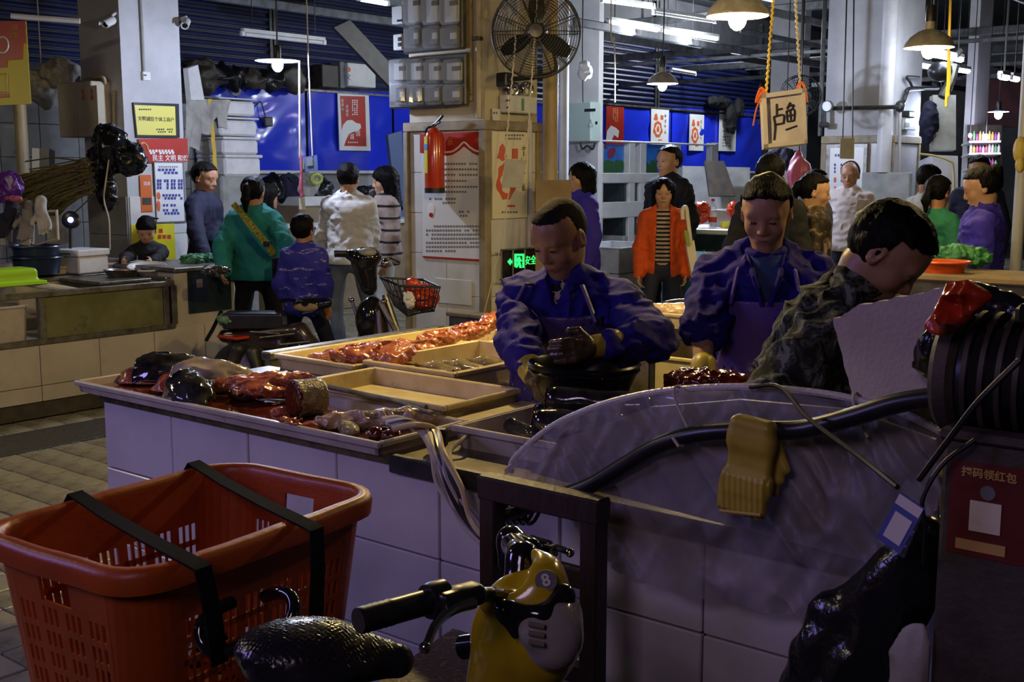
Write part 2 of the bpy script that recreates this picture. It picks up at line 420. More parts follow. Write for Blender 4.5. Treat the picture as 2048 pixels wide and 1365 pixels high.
for i in range(60):
    for j in range(40):
        x0 = -10.9+i*.4; y0 = 5.9+j*.4
        if j*.4+5.9 > 22 or x0 > 6: continue
        far.box((x0+.006, y0+.006, -.012), (x0+.394, y0+.394, -.002))
o = obj('floor_tile', far, 'floor_tile', fl, smooth=False); o['kind'] = 'stuff'
g = MB().box((-6.555, -2, -.02), (-6.075, 9, -.001), ch=.004)
struct('trim_1', g, 'gutter', label='dark wet drain gutter running along the left stall')
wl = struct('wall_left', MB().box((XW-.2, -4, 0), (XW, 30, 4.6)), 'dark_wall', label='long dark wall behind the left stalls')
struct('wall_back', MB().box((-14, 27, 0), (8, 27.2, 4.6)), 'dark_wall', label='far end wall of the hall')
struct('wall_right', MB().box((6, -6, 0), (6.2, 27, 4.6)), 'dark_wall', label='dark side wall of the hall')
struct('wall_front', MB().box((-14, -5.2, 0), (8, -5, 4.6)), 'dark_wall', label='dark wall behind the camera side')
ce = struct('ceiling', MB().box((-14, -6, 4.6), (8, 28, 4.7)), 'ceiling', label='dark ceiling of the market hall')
# lower wall: grey ceramic, seen at the far left above the stall
for i in range(12):
    for j in range(7):
        y0 = 3.2+i*.42; z0 = .05+j*.33
        if y0 > 8: continue
        obj('wall_tile', MB().box((XW-.004, y0+.003, z0+.003), (XW+.012, y0+.417, z0+.327), ch=.003), 'dirty_wall', wl)
# blue plastic sheets, each its own slightly buckled panel
tops = [(7.95, 2.54), (9.6, 2.55), (11.1, 2.60), (12.9, 2.62), (14.6, 2.64), (16.2, 2.66), (18.2, 2.70), (20, 2.76), (21.8, 2.81)]
for i in range(len(tops)-1):
    (ya, za), (yb, zb) = tops[i], tops[i+1]
    sd = i*3.7
    def fn(u, v, ya=ya, yb=yb, za=za, zb=zb, sd=sd):
        y = ya+.02+(yb-ya-.04)*u; z = 1.57+((za+(zb-za)*u)-1.57)*v
        e = math.sin(math.pi*u)*math.sin(math.pi*v)
        return (XW+.05+e*(.022*math.sin(5.1*y+sd)+.016*math.sin(7*z+3*y+sd)+.010*math.sin(13*z-9*y)), y, z)
    mb = MB().grid(fn, 26, 16)
    obj('blue_panel', mb, 'blue_sheet', wl, smooth=True, ang=180)
obj('panel_rail', MB().box((XW, 7.9, 2.535), (XW+.09, 11.2, 2.56)).box((XW, 11.2, 2.60), (XW+.09, 15, 2.625)).box((XW, 15, 2.66), (XW+.09, 21.8, 2.69)), 'steel', wl)
obj('panel_rail', MB().box((XW, 7.9, 1.535), (XW+.10, 21.8, 1.575), ch=.006), 'white_plastic', wl)
for i in range(7):               # low tiled wall under the sheets
    y0 = 7.9+i*2
    obj('wall_tile', MB().box((XW-.004, y0+.004, .02), (XW+.02, y0+1.996, 1.53), ch=.004), 'dirty_wall', wl)
# roller shutters above: every slat a part
for (ya, yb) in ((4.6, 7.2), (7.3, 9.05), (9.15, 11.6), (11.7, 13.2), (14.2, 17.6), (17.75, 21.6)):
    sh = obj('shutter_frame', MB().box((XW, ya-.06, 2.5), (XW+.07, ya, 4.5)).box((XW, yb, 2.5), (XW+.07, yb+.06, 4.5)), 'steel_dark', wl)
    sb = MB().box((XW+.01, ya, 0), (XW+.035, yb, .068)).tube([(XW+.03, ya, .035), (XW+.03, yb, .035)], .03, 8)
    for j in range(16):
        o = obj('shutter_slat', MB().add(sb.v, sb.f), 'shutter', sh); o.location = (0, 0, 2.62+j*.085)
# ---- pillars
def tiled_face(parent, axis, c, a0, a1, z0, z1, tw, th, m, out=.012, sgn=-1, zoff=0):
    na = max(1, round((a1-a0)/tw)); nz = max(1, round((z1-z0)/th))
    for i in range(na):
        for j in range(nz):
            p0, p1 = a0+(a1-a0)*i/na+.002, a0+(a1-a0)*(i+1)/na-.002
            q0, q1 = z0+(z1-z0)*j/nz+.002, z0+(z1-z0)*(j+1)/nz-.002
            e = c+sgn*(out+random.uniform(-.001, .001))
            if axis == 'y': b = MB().box((p0, min(c-sgn*.004, e), q0), (p1, max(c-sgn*.004, e), q1), ch=.002)
            else: b = MB().box((min(c-sgn*.004, e), p0, q0), (max(c-sgn*.004, e), p1, q1), ch=.002)
            obj('tile', b, m, parent)
# centre pillar (front face Y = 6.53, right face X = -5.5)
cp = struct('pillar', MB().box((-6.30, 6.57, 0), (-5.54, 7.20, 4.6)), 'plaster_warm', label='square centre pillar with tiled base, wooden frames and meters')
tiled_face(cp, 'y', 6.57, -6.29, -5.55, 0, 1.86, .37, .31, 'tile_pillar')
tiled_face(cp, 'x', -5.54, 6.60, 7.19, 0, 1.86, .3, .31, 'tile_pillar', sgn=1)
def bar(lo, hi, m, parent, name='frame_bar', ch=.006): return obj(name, MB().box(lo, hi, ch=ch), m, parent)
bar((-6.34, 6.53, 1.86), (-5.50, 6.60, 1.93), 'wood_trim', cp); bar((-5.56, 6.60, 1.86), (-5.50, 7.22, 1.93), 'wood_trim', cp)
bar((-6.34, 6.53, 0), (-6.29, 6.60, 1.86), 'wood_trim', cp); bar((-5.57, 6.53, 0), (-5.50, 6.60, 1.86), 'wood_trim', cp)
bar((-5.545, 7.16, 0), (-5.50, 7.22, 1.86), 'wood_trim', cp)
bar((-6.32, 6.535, 2.07), (-5.64, 6.57, 2.12), 'wood_trim', cp); bar((-5.70, 6.535, 2.12), (-5.64, 6.57, 3.3), 'wood_trim', cp); bar((-6.32, 6.54, 2.45), (-5.70, 6.57, 2.52), 'wood_trim', cp)
obj('conduit', MB().tube([(-5.585, 6.555, 1.95), (-5.585, 6.555, 4.5)], .022, 8), 'plaster_warm', cp); obj('conduit_clip', MB().box((-5.62, 6.52, 2.50), (-5.55, 6.57, 2.53), ch=.004), 'steel', cp)
# left pillar (right face X = -8.6)
lpA, lpB = PX(246, 200, -8.6), PX(364, 200, -8.6); lpC = PY(165, 200, lpA[1])
lp = struct('pillar', MB().box((lpC[0], lpA[1], 0), (-8.6, lpB[1], 4.6)), 'plaster', label='white pillar at left carrying a framed certificate and notices')
tiled_face(lp, 'x', -8.6, lpA[1]+.01, lpB[1]-.01, .05, 1.35, .3, .3, 'tile_pillar', sgn=1)
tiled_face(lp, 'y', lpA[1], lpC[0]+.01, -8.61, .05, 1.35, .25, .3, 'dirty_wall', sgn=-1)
# right pillar
rA, rB = PX(1785, 270, -4.5), PX(1838, 270, -4.5); rC = PY(1648, 275, rA[1])
rp = struct('pillar', MB().box((rC[0], rA[1], 0), (-4.5, rB[1], 4.6)), 'plaster', label='white pillar at right with a pipe, gauge and notice frame')
zt = PX(1785, 270, -4.5)[2]
bar((rC[0]-.02, rA[1]-.03, zt-.08), (-4.48, rA[1]+.02, zt), 'wood_trim', rp); bar((-4.52, rA[1], zt-.08), (-4.47, rB[1]+.01, zt), 'wood_trim', rp)
bar((-4.56, rA[1]-.025, 0), (-4.475, rA[1]+.02, zt-.08), 'wood_trim', rp); bar((-4.52, rB[1]-.05, 0), (-4.475, rB[1]+.01, zt-.08), 'wood_trim', rp)
bar((rC[0]-.02, rA[1]-.025, 0), (rC[0]+.07, rA[1]+.02, zt-.08), 'wood_trim', rp)
tiled_face(rp, 'x', -4.5, rA[1]+.03, rB[1]-.05, .05, zt-.08, .5, .45, 'tile_white', sgn=1)
tiled_face(rp, 'y', rA[1], rC[0]+.07, -4.56, .05, zt-.08, .3, .45, 'tile_white', sgn=-1)
bar((rC[0]-.05, rA[1]-.06, zt), (rC[0]-.01, rA[1]-.02, 4.5), 'steel_dark', rp, 'conduit')
obj('drain_pipe', MB().tube([PY(1766, 345, rA[1]-.06)*[1, 1, 0]+[0, 0, PY(1766, 345, rA[1]-.06)[2]], PY(1766, 345, rA[1]-.06)*[1, 1, 0]+[0, 0, 4.5]], .075, 14), 'pvc', rp)
_q = PY(1766, 345, rA[1]-.06); obj('drain_pipe_foot', MB().box((_q[0]-.21, rA[1]-.10, 0), (_q[0]+.30, rA[1]-.03, _q[2]), ch=.01), 'grey_plastic', rp)
# pale piers further back
wA = PY(1120, 300, 12.4); wB = PY(1196, 300, 12.4)
struct('pillar', MB().box((wA[0], 12.4, 0), (wB[0], 12.5, 4.6)), 'plaster', label='pale pier behind the centre pillar holding a grey box')
wA2 = PY(1540, 200, 16); wB2 = PY(1605, 200, 16)
struct('pillar', MB().box((wA2[0], 16, 0), (wB2[0], 16.2, 4.6)), 'plaster', label='grey pier far behind the hanging fish sign')
wA3 = PY(1925, 300, 15.5); wB3 = PY(1942, 300, 15.5)
rp2 = struct('pillar', MB().box((wA3[0], 15.5, 0), (wB3[0]+.02, 16, 4.6)), 'plaster', label='slim pale post at far right beyond the white pillar')
# overhead beams and pipes
bm = [((-14, 9.2, 3.55), (4, 9.2, 3.55), .05), ((-14, 12.8, 3.45), (4, 12.8, 3.45), .05), ((-14, 15.2, 3.3), (4, 15.2, 3.3), .05), ((-14, 18.5, 3.4), (4, 18.5, 3.4), .06), ((-14, 21, 3.6), (4, 21, 3.6), .06),
      ((-8.9, 7, 3.35), (-8.9, 24, 3.35), .05), ((-7.2, 10, 3.1), (-7.2, 24, 3.1), .045), ((-5.6, 8, 3.2), (-5.6, 24, 3.2), .04), ((-3.4, 9, 3.25), (-3.4, 25, 3.25), .05), ((-1.5, 9, 3.4), (-1.5, 25, 3.4), .05), ((-2.6, 14, 3.0), (-2.6, 25, 3.0), .03), ((-9.8, 5, 3.3), (-9.8, 12, 3.3), .05),
      ((-12, 16.5, 3.0), (2, 16.5, 3.0), .03), ((-12, 13.9, 3.05), (2, 13.9, 3.05), .025), ((-9, 19.8, 3.1), (2, 19.8, 3.1), .04), ((-6.6, 12.5, 3.2), (-6.6, 24, 3.2), .03)]
for a, b, r in bm:
    struct('ceiling_beam', MB().box((min(a[0], b[0])-r*.5, min(a[1], b[1])-r*.5, a[2]-r), (max(a[0], b[0])+r*.5, max(a[1], b[1])+r*.5, a[2]+r), ch=.01), 'beam', label='steel roof purlin')
hang = MB()
for i in range(26):
    x = -9+i*.42; y = random.choice([15.2, 18.5, 21, 12.8]); hang.box((x-.012, y-.012, 3.3), (x+.012, y+.012, 4.6))
struct('ceiling_rods', hang, 'beam', label='thin hanger rods under the roof')
# ------------------------------------------------------------------ front fish counter
YF, ZC = 2.143, .80
fc = thing('fish_counter', 'white tiled fish counter in the foreground with trays of cut fish on it', 'counter', (-1.6, 2.5, 0))
obj('core', MB().box((-3.515, YF+.014, 0), (-1.62, 2.86, .775)).box((-1.62, YF+.014, 0), (.9, 2.50, .775)), 'grout', fc)
for i in range(11):
    for j, (z0, z1) in enumerate(((.542, .79), (.285, .542), (.028, .285))):
        x0 = -3.526+.39*i
        if x0 > .7: continue
        obj('tile', MB().box((x0+.0025, YF-.001+random.uniform(0, .002), z0+.0025), (x0+.3875, YF+.018, z1-.0025), ch=.003), 'tile_white', fc)
for j, (z0, z1) in enumerate(((.542, .79), (.285, .542), (.028, .285))):
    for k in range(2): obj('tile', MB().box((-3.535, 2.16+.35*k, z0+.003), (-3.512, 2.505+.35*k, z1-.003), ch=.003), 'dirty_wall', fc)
mat('counter_metal', (.20, .17, .10), .3, metal=.55, col2=(.07, .055, .03), scale=9, dirt=(.03, .02, .012), dscale=14, damt=.6)
obj('worktop', MB().prism([(-3.53, YF-.01, .775), (.9, YF-.01, .775), (.9, 2.51, .775), (-1.61, 2.51, .775), (-1.61, 2.87, .775), (-3.53, 2.87, .775)], (0, 0, .025)), 'counter_metal', fc)
obj('edge_strip', MB().box((-2.13, YF-.022, .757), (.9, YF+.004, .806), ch=.004), 'steel_dark', fc)
def tray(name, label, x0, x1, y0, y1, z0, z1, m='tray', t=.012, group=None, floor_z=.012, flare=.012, cat='tray'):
    th = thing(name, label, cat, ((x0+x1)/2, (y0+y1)/2, z0), group=group)
    def wall(a, b, nrm):
        # a, b: bottom endpoints, walls lean outwards by flare
        a = np.array(a, float); b = np.array(b, float); nrm = np.array(nrm, float); u = (b-a)/np.linalg.norm(b-a)
        p = [a, b, b+nrm*flare+u*flare+[0, 0, z1-z0], a+nrm*flare-u*flare+[0, 0, z1-z0]]
        return MB().prism(p, -nrm*t)
    f = flare
    for a, b, nr in (((x0+f, y0+f, z0), (x1-f, y0+f, z0), (0, -1, 0)), ((x1-f, y0+f, z0), (x1-f, y1-f, z0), (1, 0, 0)), ((x1-f, y1-f, z0), (x0+f, y1-f, z0), (0, 1, 0)), ((x0+f, y1-f, z0), (x0+f, y0+f, z0), (-1, 0, 0))):
        obj('side_wall', wall(a, b, nr), m, th)
    obj('bottom', MB().box((x0+f+.002, y0+f+.002, z0), (x1-f-.002, y1-f-.002, z0+floor_z)), m, th)
    e = .009
    rim = MB()
    for a, b in (((x0-e, y0-e), (x1+e, y0+e)), ((x0-e, y1-e), (x1+e, y1+e)), ((x0-e, y0+e), (x0+e, y1-e)), ((x1-e, y0+e), (x1+e, y1-e))):
        rim.box((a[0], a[1], z1-.016), (b[0], b[1], z1+.002), ch=.004)
    obj('rim', rim, m, th)
    return th
mat('blood', (.16, .028, .008), .10, col2=(.05, .010, .004), scale=6, coat=.5)
tA = tray('long_tray', 'long shallow white tray along the counter front holding halved fish heads', -3.62, -2.15, 2.105, 2.46, .80, .838, 'tray_front', flare=.008)
obj('blood_pool', MB().grid(lambda u, v: (-3.59+1.41*u, 2.13+.30*v, .8175+.0012*math.sin(17*u+5*v)), 30, 10), 'blood', tA)
tD = tray('deep_tray', 'empty cream tray directly behind the long front tray', -2.90, -2.25, 2.475, 2.83, .80, .865)
cb = obj('cutting_board', MB().box((-2.235, 2.44, .80), (-2.10, 2.83, .83), ch=.006).box((-2.11, 2.78, .80), (-1.64, 2.83, .875), ch=.006), 'tray', label='cream plastic board with a raised back edge beside the black fish tray', cat='board')
tF = tray('shallow_tray', 'white tray of dark fish bodies at the counter front by the plastic sheet', -2.06, -1.62, 2.31, 2.74, .80, .862, 'tray_front')
# the side bench behind, with stacked boxes and trays
sb = thing('side_bench', 'low steel bench under the stacked fish boxes', 'bench', (-3.0, 3.4, 0))
obj('worktop', MB().box((-3.60, 2.89, .53), (-2.56, 3.98, .57), ch=.006), 'steel_dark', sb)
for (x, y) in ((-3.57, 2.92), (-2.60, 2.92), (-3.57, 3.93), (-2.60, 3.93)): obj('leg', MB().box((x-.025, y-.025, 0), (x+.025, y+.025, .53), ch=.004), 'steel_dark', sb)
obj('side_panel', MB().box((-3.66, 2.95, .50), (-3.62, 3.99, .83), ch=.006), 'glass_murky', sb); obj('side_rail', MB().box((-3.67, 2.94, .80), (-3.61, 3.99, .835), ch=.006), 'steel', sb)
b2 = thing('foam_box', 'big dirty white foam box under the two meat trays', 'box', (-3.0, 3.2, .57))
obj('body', MB().box((-3.46, 2.91, .571), (-2.59, 3.6, .765), ch=.012), 'tray', b2); obj('lid', MB().box((-3.47, 2.90, .768), (-2.58, 3.61, .785), ch=.006), 'tray', b2)
bd = obj('cutting_board', MB().box((-3.07, 2.875, .785), (-2.575, 3.5, .802), ch=.006), 'tray', label='thick cream board under the tray of small fish', cat='board')
tC = tray('fish_tray', 'cream tray of small whole fish on top of the box stack', -3.01, -2.58, 2.89, 3.53, .802, .872)
tE = tray('meat_tray', 'cream tray of red cut meat overlapping the fish tray at left', -3.46, -3.035, 2.85, 3.92, .786, .856)
obj('blood_pool', MB().grid(lambda u, v: (-2.985+.375*u, 2.92+.58*v, .8185), 6, 8), 'blood', tC)
obj('steel_rail', MB().box((-3.62, 4.02, .0), (-2.5, 4.07, .88), ch=.006).box((-3.62, 4.0, .88), (-2.5, 4.09, .90), ch=.004), 'steel', label='steel splash rail behind the meat tray', cat='rail')
# trays of the neighbouring bench (between the two men)
nb = thing('neighbour_bench', 'steel bench carrying cream trays between the two blue-coated men', 'bench', (-2.9, 5.0, 0))
obj('worktop', MB().box((-3.5, 4.55, .50), (-2.1, 6.3, .54), ch=.006), 'steel_dark', nb)
for (x, y) in ((-3.45, 4.75), (-2.15, 4.75), (-3.45, 6.25), (-2.15, 6.25)): obj('leg', MB().box((x-.025, y-.025, 0), (x+.025, y+.025, .50), ch=.004), 'steel_dark', nb)
tH = tray('deep_tray', 'deep cream tub with a little water between the two blue-coated men', -2.99, -2.3, 4.58, 5.15, .54, .70)
obj('water', MB().grid(lambda u, v: (-2.96+.63*u, 4.61+.51*v, .60), 4, 4), 'dark_water', tH)
tI = tray('deep_tray', 'cream tub under the raised fish tray by the orange jacket', -3.25, -2.2, 5.22, 5.82, .54, .735)
tG = tray('fish_tray', 'cream tray with a fish head and squid in front of the orange jacket', -3.25, -2.2, 4.95, 5.8, .775, .85)
obj('tray_prop', MB().box((-3.2, 5.3, .737), (-2.3, 5.7, .773), ch=.004), 'tray', label='plain cream block propping up the squid tray', cat='block')
bG = obj('foam_block', MB().box((-3.35, 5.85, .55), (-2.35, 6.25, .93), ch=.015), 'tray', label='cream foam box behind the squid tray', cat='box')
# ------------------------------------------------------------------ fish
mat('fish_black', (.010, .010, .010), .09, col2=(.05, .048, .040), scale=9, coat=.8, bump=.12, bscale=30)
mat('fish_belly', (.42, .36, .25), .14, col2=(.16, .13, .09), scale=8, coat=.7)
mat('fish_flesh', (.46, .15, .07), .22, col2=(.30, .055, .025), scale=16, coat=.5, dirt=(.52, .34, .24), dscale=20, damt=.4, bump=.5, bscale=45)
mat('fish_pale', (.55, .42, .28), .2, col2=(.38, .24, .13), scale=14, coat=.4, bump=.3, bscale=60)
mat('fish_dark_flesh', (.10, .010, .008), .14, col2=(.05, .006, .006), scale=14, coat=.7, bump=.4, bscale=30)
mat('fish_scale', (.30, .24, .12), .18, col2=(.14, .11, .05), scale=40, coat=.5, bump=.8, bscale=130)
mat('eye_dark', (.005, .005, .006), .08)
FG = 'halved carp heads on the long tray'
def fish_head(label, c, L, W, H, yaw, m_top='fish_black', m_in='fish_flesh', seed=0, tilt=0.0):
    """a split carp head lying on its cut side: domed dark skin, gill plate, mouth, pale belly edge, flesh underneath"""
    t = thing('halved_fish', label, 'fish', c, yaw, world=False); H *= .82
    skin = [ele((0, 0, .02), (L*.5, W*.5, H), k=.03), cap((L*.20, 0, H*.35), (L*.50, 0, H*.1), H*.52, H*.22, k=.03), cap((-L*.4, 0, H*.2), (-L*.1, 0, H*.5), H*.45, H*.55, k=.04),
            ele((-L*.08, W*.28, H*.4), (L*.22, W*.2, H*.42), k=.015), cap((-L*.30, -W*.3, H*.2), (-L*.05, W*.30, H*.25), .018, .014, k=.012), cap((L*.40, -W*.16, H*.1), (L*.40, W*.16, H*.1), .012, k=.008)]
    def post(P, F): return np.maximum(F, .004-P[:, 2])
    obj('skin', sdf_mesh('skin', skin, .005, lambda P, F: np.maximum(post(P, F), -P[:, 0]-L*.40+.25*P[:, 2]), (.007, (8, 17, 17), seed, 'r')), m_top, t)
    fl_ = [ele((-L*.12, 0, .0), (L*.46, W*.56, H*.34), k=.02), ele((-L*.36, W*.1, .02), (L*.16, W*.42, H*.42), k=.02)]
    obj('flesh', sdf_mesh('flesh', fl_, .007, post, (.007, (40, 40, 40), seed+3)), m_in, t)
    obj('belly', sdf_mesh('belly', [ele((L*.06, -W*.30, H*.2), (L*.34, W*.24, H*.32), k=.01)], .006, post, (.003, (30, 30, 30), seed)), 'fish_belly', t)
    e = obj('eye', MB().ell((L*.27, -W*.17, H*.66), (.011, .011, .008)), 'fish_belly', t); obj('pupil', MB().ell((L*.272, -W*.185, H*.69), (.006, .006, .006)), 'eye_dark', e)
    return t
def zt_at(px, py): p = PZ(px, py, .818); return (p[0], p[1], .818)
fish_head('dark glossy fish head at the far left end of the long tray', (-3.47, 2.36, .818), .30, .17, .095, math.radians(52), seed=1)
fish_head('brown-grey split fish head with a pale belly, second from the left', (-3.22, 2.35, .818), .33, .17, .10, math.radians(42), m_top='fish_belly', seed=5)
fish_head('black fish head lying nearest the tray front edge', (-3.10, 2.19, .818), .26, .15, .095, math.radians(-20), seed=9)
def slab(name, label, pts, m, h, seed, cat='fish', skin=None, c=None, group=None, nz=.006):
    """a lump of cut fish through world points: list of (x,y,z,rx,ry,rz)"""
    base = np.array(c if c is not None else (pts[0][0], pts[0][1], h)); t = thing(name, label, cat, base, group=group)
    pr = [ele(np.array(p[:3])-base, p[3:6], rotz(p[6]) if len(p) > 6 else None, k=.02) for p in pts]
    def post(P, F): return np.maximum(F, .0005-P[:, 2])
    obj('flesh', sdf_mesh('flesh', pr, .0052, post, (nz*1.5, (17, 17, 30), seed, 'r')), m, t)
    if skin:
        pr2 = [ele(np.array(p[:3])-base, np.array(p[3:6]), rotz(p[6]) if len(p) > 6 else None, k=.015) for p in skin[1]]
        obj('skin', sdf_mesh('skin', pr2, .006, post, (.002, (30, 30, 30), seed)), skin[0], t)
    return t
slab('fish_slab', 'red raw fish half with black skin beneath, propped in the tray', [(-2.98, 2.36, .865, .14, .05, .022, .5), (-2.90, 2.42, .88, .10, .045, .02, .5), (-2.92, 2.34, .855, .09, .06, .02, .2)], 'fish_flesh', .818, 3, skin=('fish_black', [(-2.93, 2.37, .845, .15, .065, .022, .45), (-2.99, 2.33, .832, .06, .05, .02)]))
ck = np.array((-2.63, 2.28, .818)); ca_ = -RV*.80-f0*.60; ca_ /= np.linalg.norm(ca_); c0_ = np.array((0, 0, .054))
t = thing('fish_chunk', 'thick silvery fish chunk standing on its side with dark red cut face', 'fish', ck)
def ckpost(P, F): q = (P-c0_)@ca_; return np.maximum(np.maximum(F, q-.045), np.maximum(-q-.05, .001-P[:, 2]))
obj('skin', sdf_mesh('skin', [cap(c0_-ca_*.12, c0_+ca_*.12, .050, .058, k=.01), cap(c0_-ca_*.12+[0, 0, .02], c0_+ca_*.12+[0, 0, .022], .036, .042, k=.01)], .004, ckpost, (.0025, (40, 40, 40), 3)), 'fish_scale', t)
obj('cut_face', sdf_mesh('cut_face', [ele(c0_+ca_*.043, (.052, .052, .058), None, .01)], .004, lambda P, F: np.maximum(np.maximum(F, np.abs((P-c0_)@ca_-.043)-.007), .002-P[:, 2]), (.003, (50, 50, 50), 5, 'r')), 'fish_dark_flesh', t)
slab('fish_roe', 'small brown roe lump in front of the standing fish chunk', [(-2.655, 2.19, .838, .026, .022, .024)], 'fish_flesh', .818, 10)
slab('fish_fillet', 'long scaly fillet with golden highlights near the tray corner', [(-2.38, 2.27, .84, .12, .026, .020, .75), (-2.30, 2.345, .852, .10, .024, .018, .75), (-2.44, 2.21, .836, .05, .035, .016, .75)], 'fish_pale', .818, 12, skin=('fish_scale', [(-2.36, 2.29, .853, .13, .022, .014, .75), (-2.29, 2.36, .862, .08, .022, .012, .75)]))
slab('halved_fish', 'small silver fish head in front of the scaly fillet', [(-2.36, 2.19, .834, .045, .022, .018, -.3), (-2.33, 2.175, .832, .03, .02, .015)], 'fish_scale', .818, 14, nz=.002)
slab('fish_chunk', 'left of two small brown fish rounds at the tray corner', [(-2.245, 2.185, .835, .026, .022, .020)], 'fish_dark_flesh', .818, 16, nz=.002, skin=('fish_belly', [(-2.252, 2.162, .838, .006, .004, .006)]))
slab('fish_chunk', 'right of two small brown fish rounds at the tray corner', [(-2.195, 2.20, .835, .030, .024, .018, .3)], 'fish_dark_flesh', .818, 17, nz=.002)
slab('fish_offal', 'pale pink strip of offal hanging over the tray front', [(-2.55, 2.135, .840, .035, .02, .008, .1), (-2.49, 2.115, .838, .03, .018, .008), (-2.47, 2.15, .836, .03, .02, .012)], 'fish_flesh', .826, 20)
obj('knife_rod', MB().tube([(-2.80, 2.47, .868), (-2.25, 2.40, .874)], .008, 8).tube([(-2.42, 2.42, .874), (-2.2, 2.37, .868)], .006, 8), 'steel', label='thin steel rod lying across the tray rims', cat='rod')
# meat on the upper trays
slab('fish_slab', 'large glossy orange-red fish half leaning over two tray rims', [(-3.10, 2.98, .87, .12, .10, .035, .5), (-3.02, 3.03, .885, .10, .07, .035, .3), (-2.95, 2.97, .87, .06, .05, .03), (-3.14, 2.93, .87, .07, .06, .02)], 'fish_flesh', .80, 23)
slab('fish_slab', 'small dark red fish scrap at the left of the meat tray', [(-3.33, 3.02, .835, .10, .04, .022, .3), (-3.27, 3.06, .85, .03, .03, .035)], 'fish_flesh', .80, 25)
slab('fish_slab', 'long orange-red fish backbone stretched along the meat tray', [(-3.16, 3.28, .86, .05, .13, .03, -.25), (-3.15, 3.45, .88, .045, .12, .03, -.15), (-3.17, 3.66, .885, .05, .14, .03, .1), (-3.19, 3.84, .91, .05, .07, .03, .3)], 'fish_flesh', .80, 27)
def small_fish(label, a, b, r, m='fish_scale'):
    a = np.array(a); b = np.array(b); t = thing('whole_fish', label, 'fish', (a[0], a[1], .818), group='small whole fish in the upper tray'); base = np.array((a[0], a[1], .818)); d = (b-a)/np.linalg.norm(b-a); s_ = np.cross(d, (0, 0, 1))
    pr = [cap(a-base, (a+b)/2-base, r*.45, r, k=.02), cap((a+b)/2-base, b-base, r, r*.75, k=.02)]
    obj('body', sdf_mesh('body', pr, .005), m, t); obj('tail_fin', MB().prism([a-d*.045+s_*.03, a+d*.01, a-d*.045-s_*.03, a-d*.03], (0, 0, .004)), 'fish_black', t)
    obj('eye', MB().ell(b+s_*r*.6+np.array((0, 0, r*.35)), (.005, .005, .004)), 'eye_dark', t)
mat('fish_green', (.16, .14, .06), .12, col2=(.34, .28, .12), scale=14, coat=.8)
for i, (lb, a, b) in enumerate((('leftmost small green-gold fish in the upper tray', (-2.90, 3.05, .845), (-2.68, 3.02, .845)), ('middle small green-gold fish in the upper tray', (-2.85, 3.14, .845), (-2.64, 3.10, .848)), ('right small green-gold fish beside the basin man', (-2.83, 3.24, .845), (-2.62, 3.22, .85)))): small_fish(lb, a, b, .026, 'fish_green')
slab('fish_slab', 'flat pale fish piece at the front of the upper tray', [(-2.80, 2.94, .835, .10, .045, .014, .2), (-2.72, 2.97, .838, .07, .04, .012, .1)], 'fish_pale', .815, 31)
# black fish bodies in the shallow tray
def log(label, a, b, r, m='fish_black', seed=0):
    a = np.array(a); b = np.array(b); base = np.array((a[0], a[1], min(a[2], b[2])-r)); t = thing('headless_fish', label, 'fish', base, group='headless black fish under the basin')
    obj('skin', sdf_mesh('skin', [cap(a-base, b-base, r, r*.9, k=.01)], .006, None, (.003, (25, 25, 25), seed)), m, t)
    d = (a-b)/np.linalg.norm(a-b); R = frame((0, 0, 0), np.cross((0, 0, 1.), d), (0, 0, 1.))[1]
    obj('cut_face', MB().ell(a+d*r*.78, (r*.78, r*.78, r*.16), R=R), 'fish_dark_flesh', t)
log('leftmost headless black fish in the shallow tray', (-1.97, 2.60, .855), (-1.76, 2.66, .86), .036, seed=1)
log('black fish on top of the pile just under the basin', (-1.90, 2.57, .915), (-1.68, 2.66, .91), .040, seed=2)
log('second headless black fish beside the leftmost one', (-1.88, 2.49, .865), (-1.68, 2.55, .865), .042, seed=3)
log('black fish half hidden by the plastic sheet', (-1.80, 2.41, .85), (-1.66, 2.45, .85), .034, seed=4)
log('dark fish round lying at the back of the shallow tray', (-2.00, 2.49, .838), (-1.90, 2.45, .838), .026, seed=5)
slab('halved_fish', 'open dark red fish head right of the black basin', [(-1.62, 2.93, .93, .14, .07, .05, .25), (-1.52, 2.98, .925, .10, .06, .04, .2)], 'fish_dark_flesh', .842, 41, skin=('fish_belly', [(-1.60, 2.88, .90, .17, .06, .045, .2), (-1.50, 2.99, .945, .11, .02, .028, .2)]))
obj('chopping_block', MB().lathe([(.0, .0), (.14, 0), (.15, .02), (.15, .785), (.14, .80), (0, .80)], (-1.56, 3.03, .04), 28), 'wood_trim', label='tall round wooden chopping block under the open fish head', cat='chopping block')
# fish head and squid on the neighbouring tray
slab('halved_fish', 'smooth pale fish body at the left of the neighbouring tray', [(-2.98, 5.08, .84, .16, .06, .05, .6), (-3.08, 5.02, .84, .12, .06, .045, .5)], 'fish_pale', .787, 44, nz=.003, skin=('fish_black', [(-3.0, 5.16, .865, .15, .05, .04, .6)]))
slab('squid', 'reddish squid with trailing tentacles on the neighbouring tray', [(-2.78, 5.18, .84, .07, .06, .055), (-2.70, 5.16, .835, .05, .03, .03)], 'fish_dark_flesh', .787, 46, nz=.003, skin=('fish_flesh', [(-2.62, 5.22, .82, .10, .015, .012, .3), (-2.60, 5.26, .84, .10, .013, .012, .6), (-2.63, 5.16, .81, .11, .014, .01, -.1)]))
slab('pale_fish', 'pale rounded fish resting on the foam box behind', [(-2.75, 6.0, .955, .26, .08, .045, .5)], 'fish_pale', .93, 47, nz=.003)
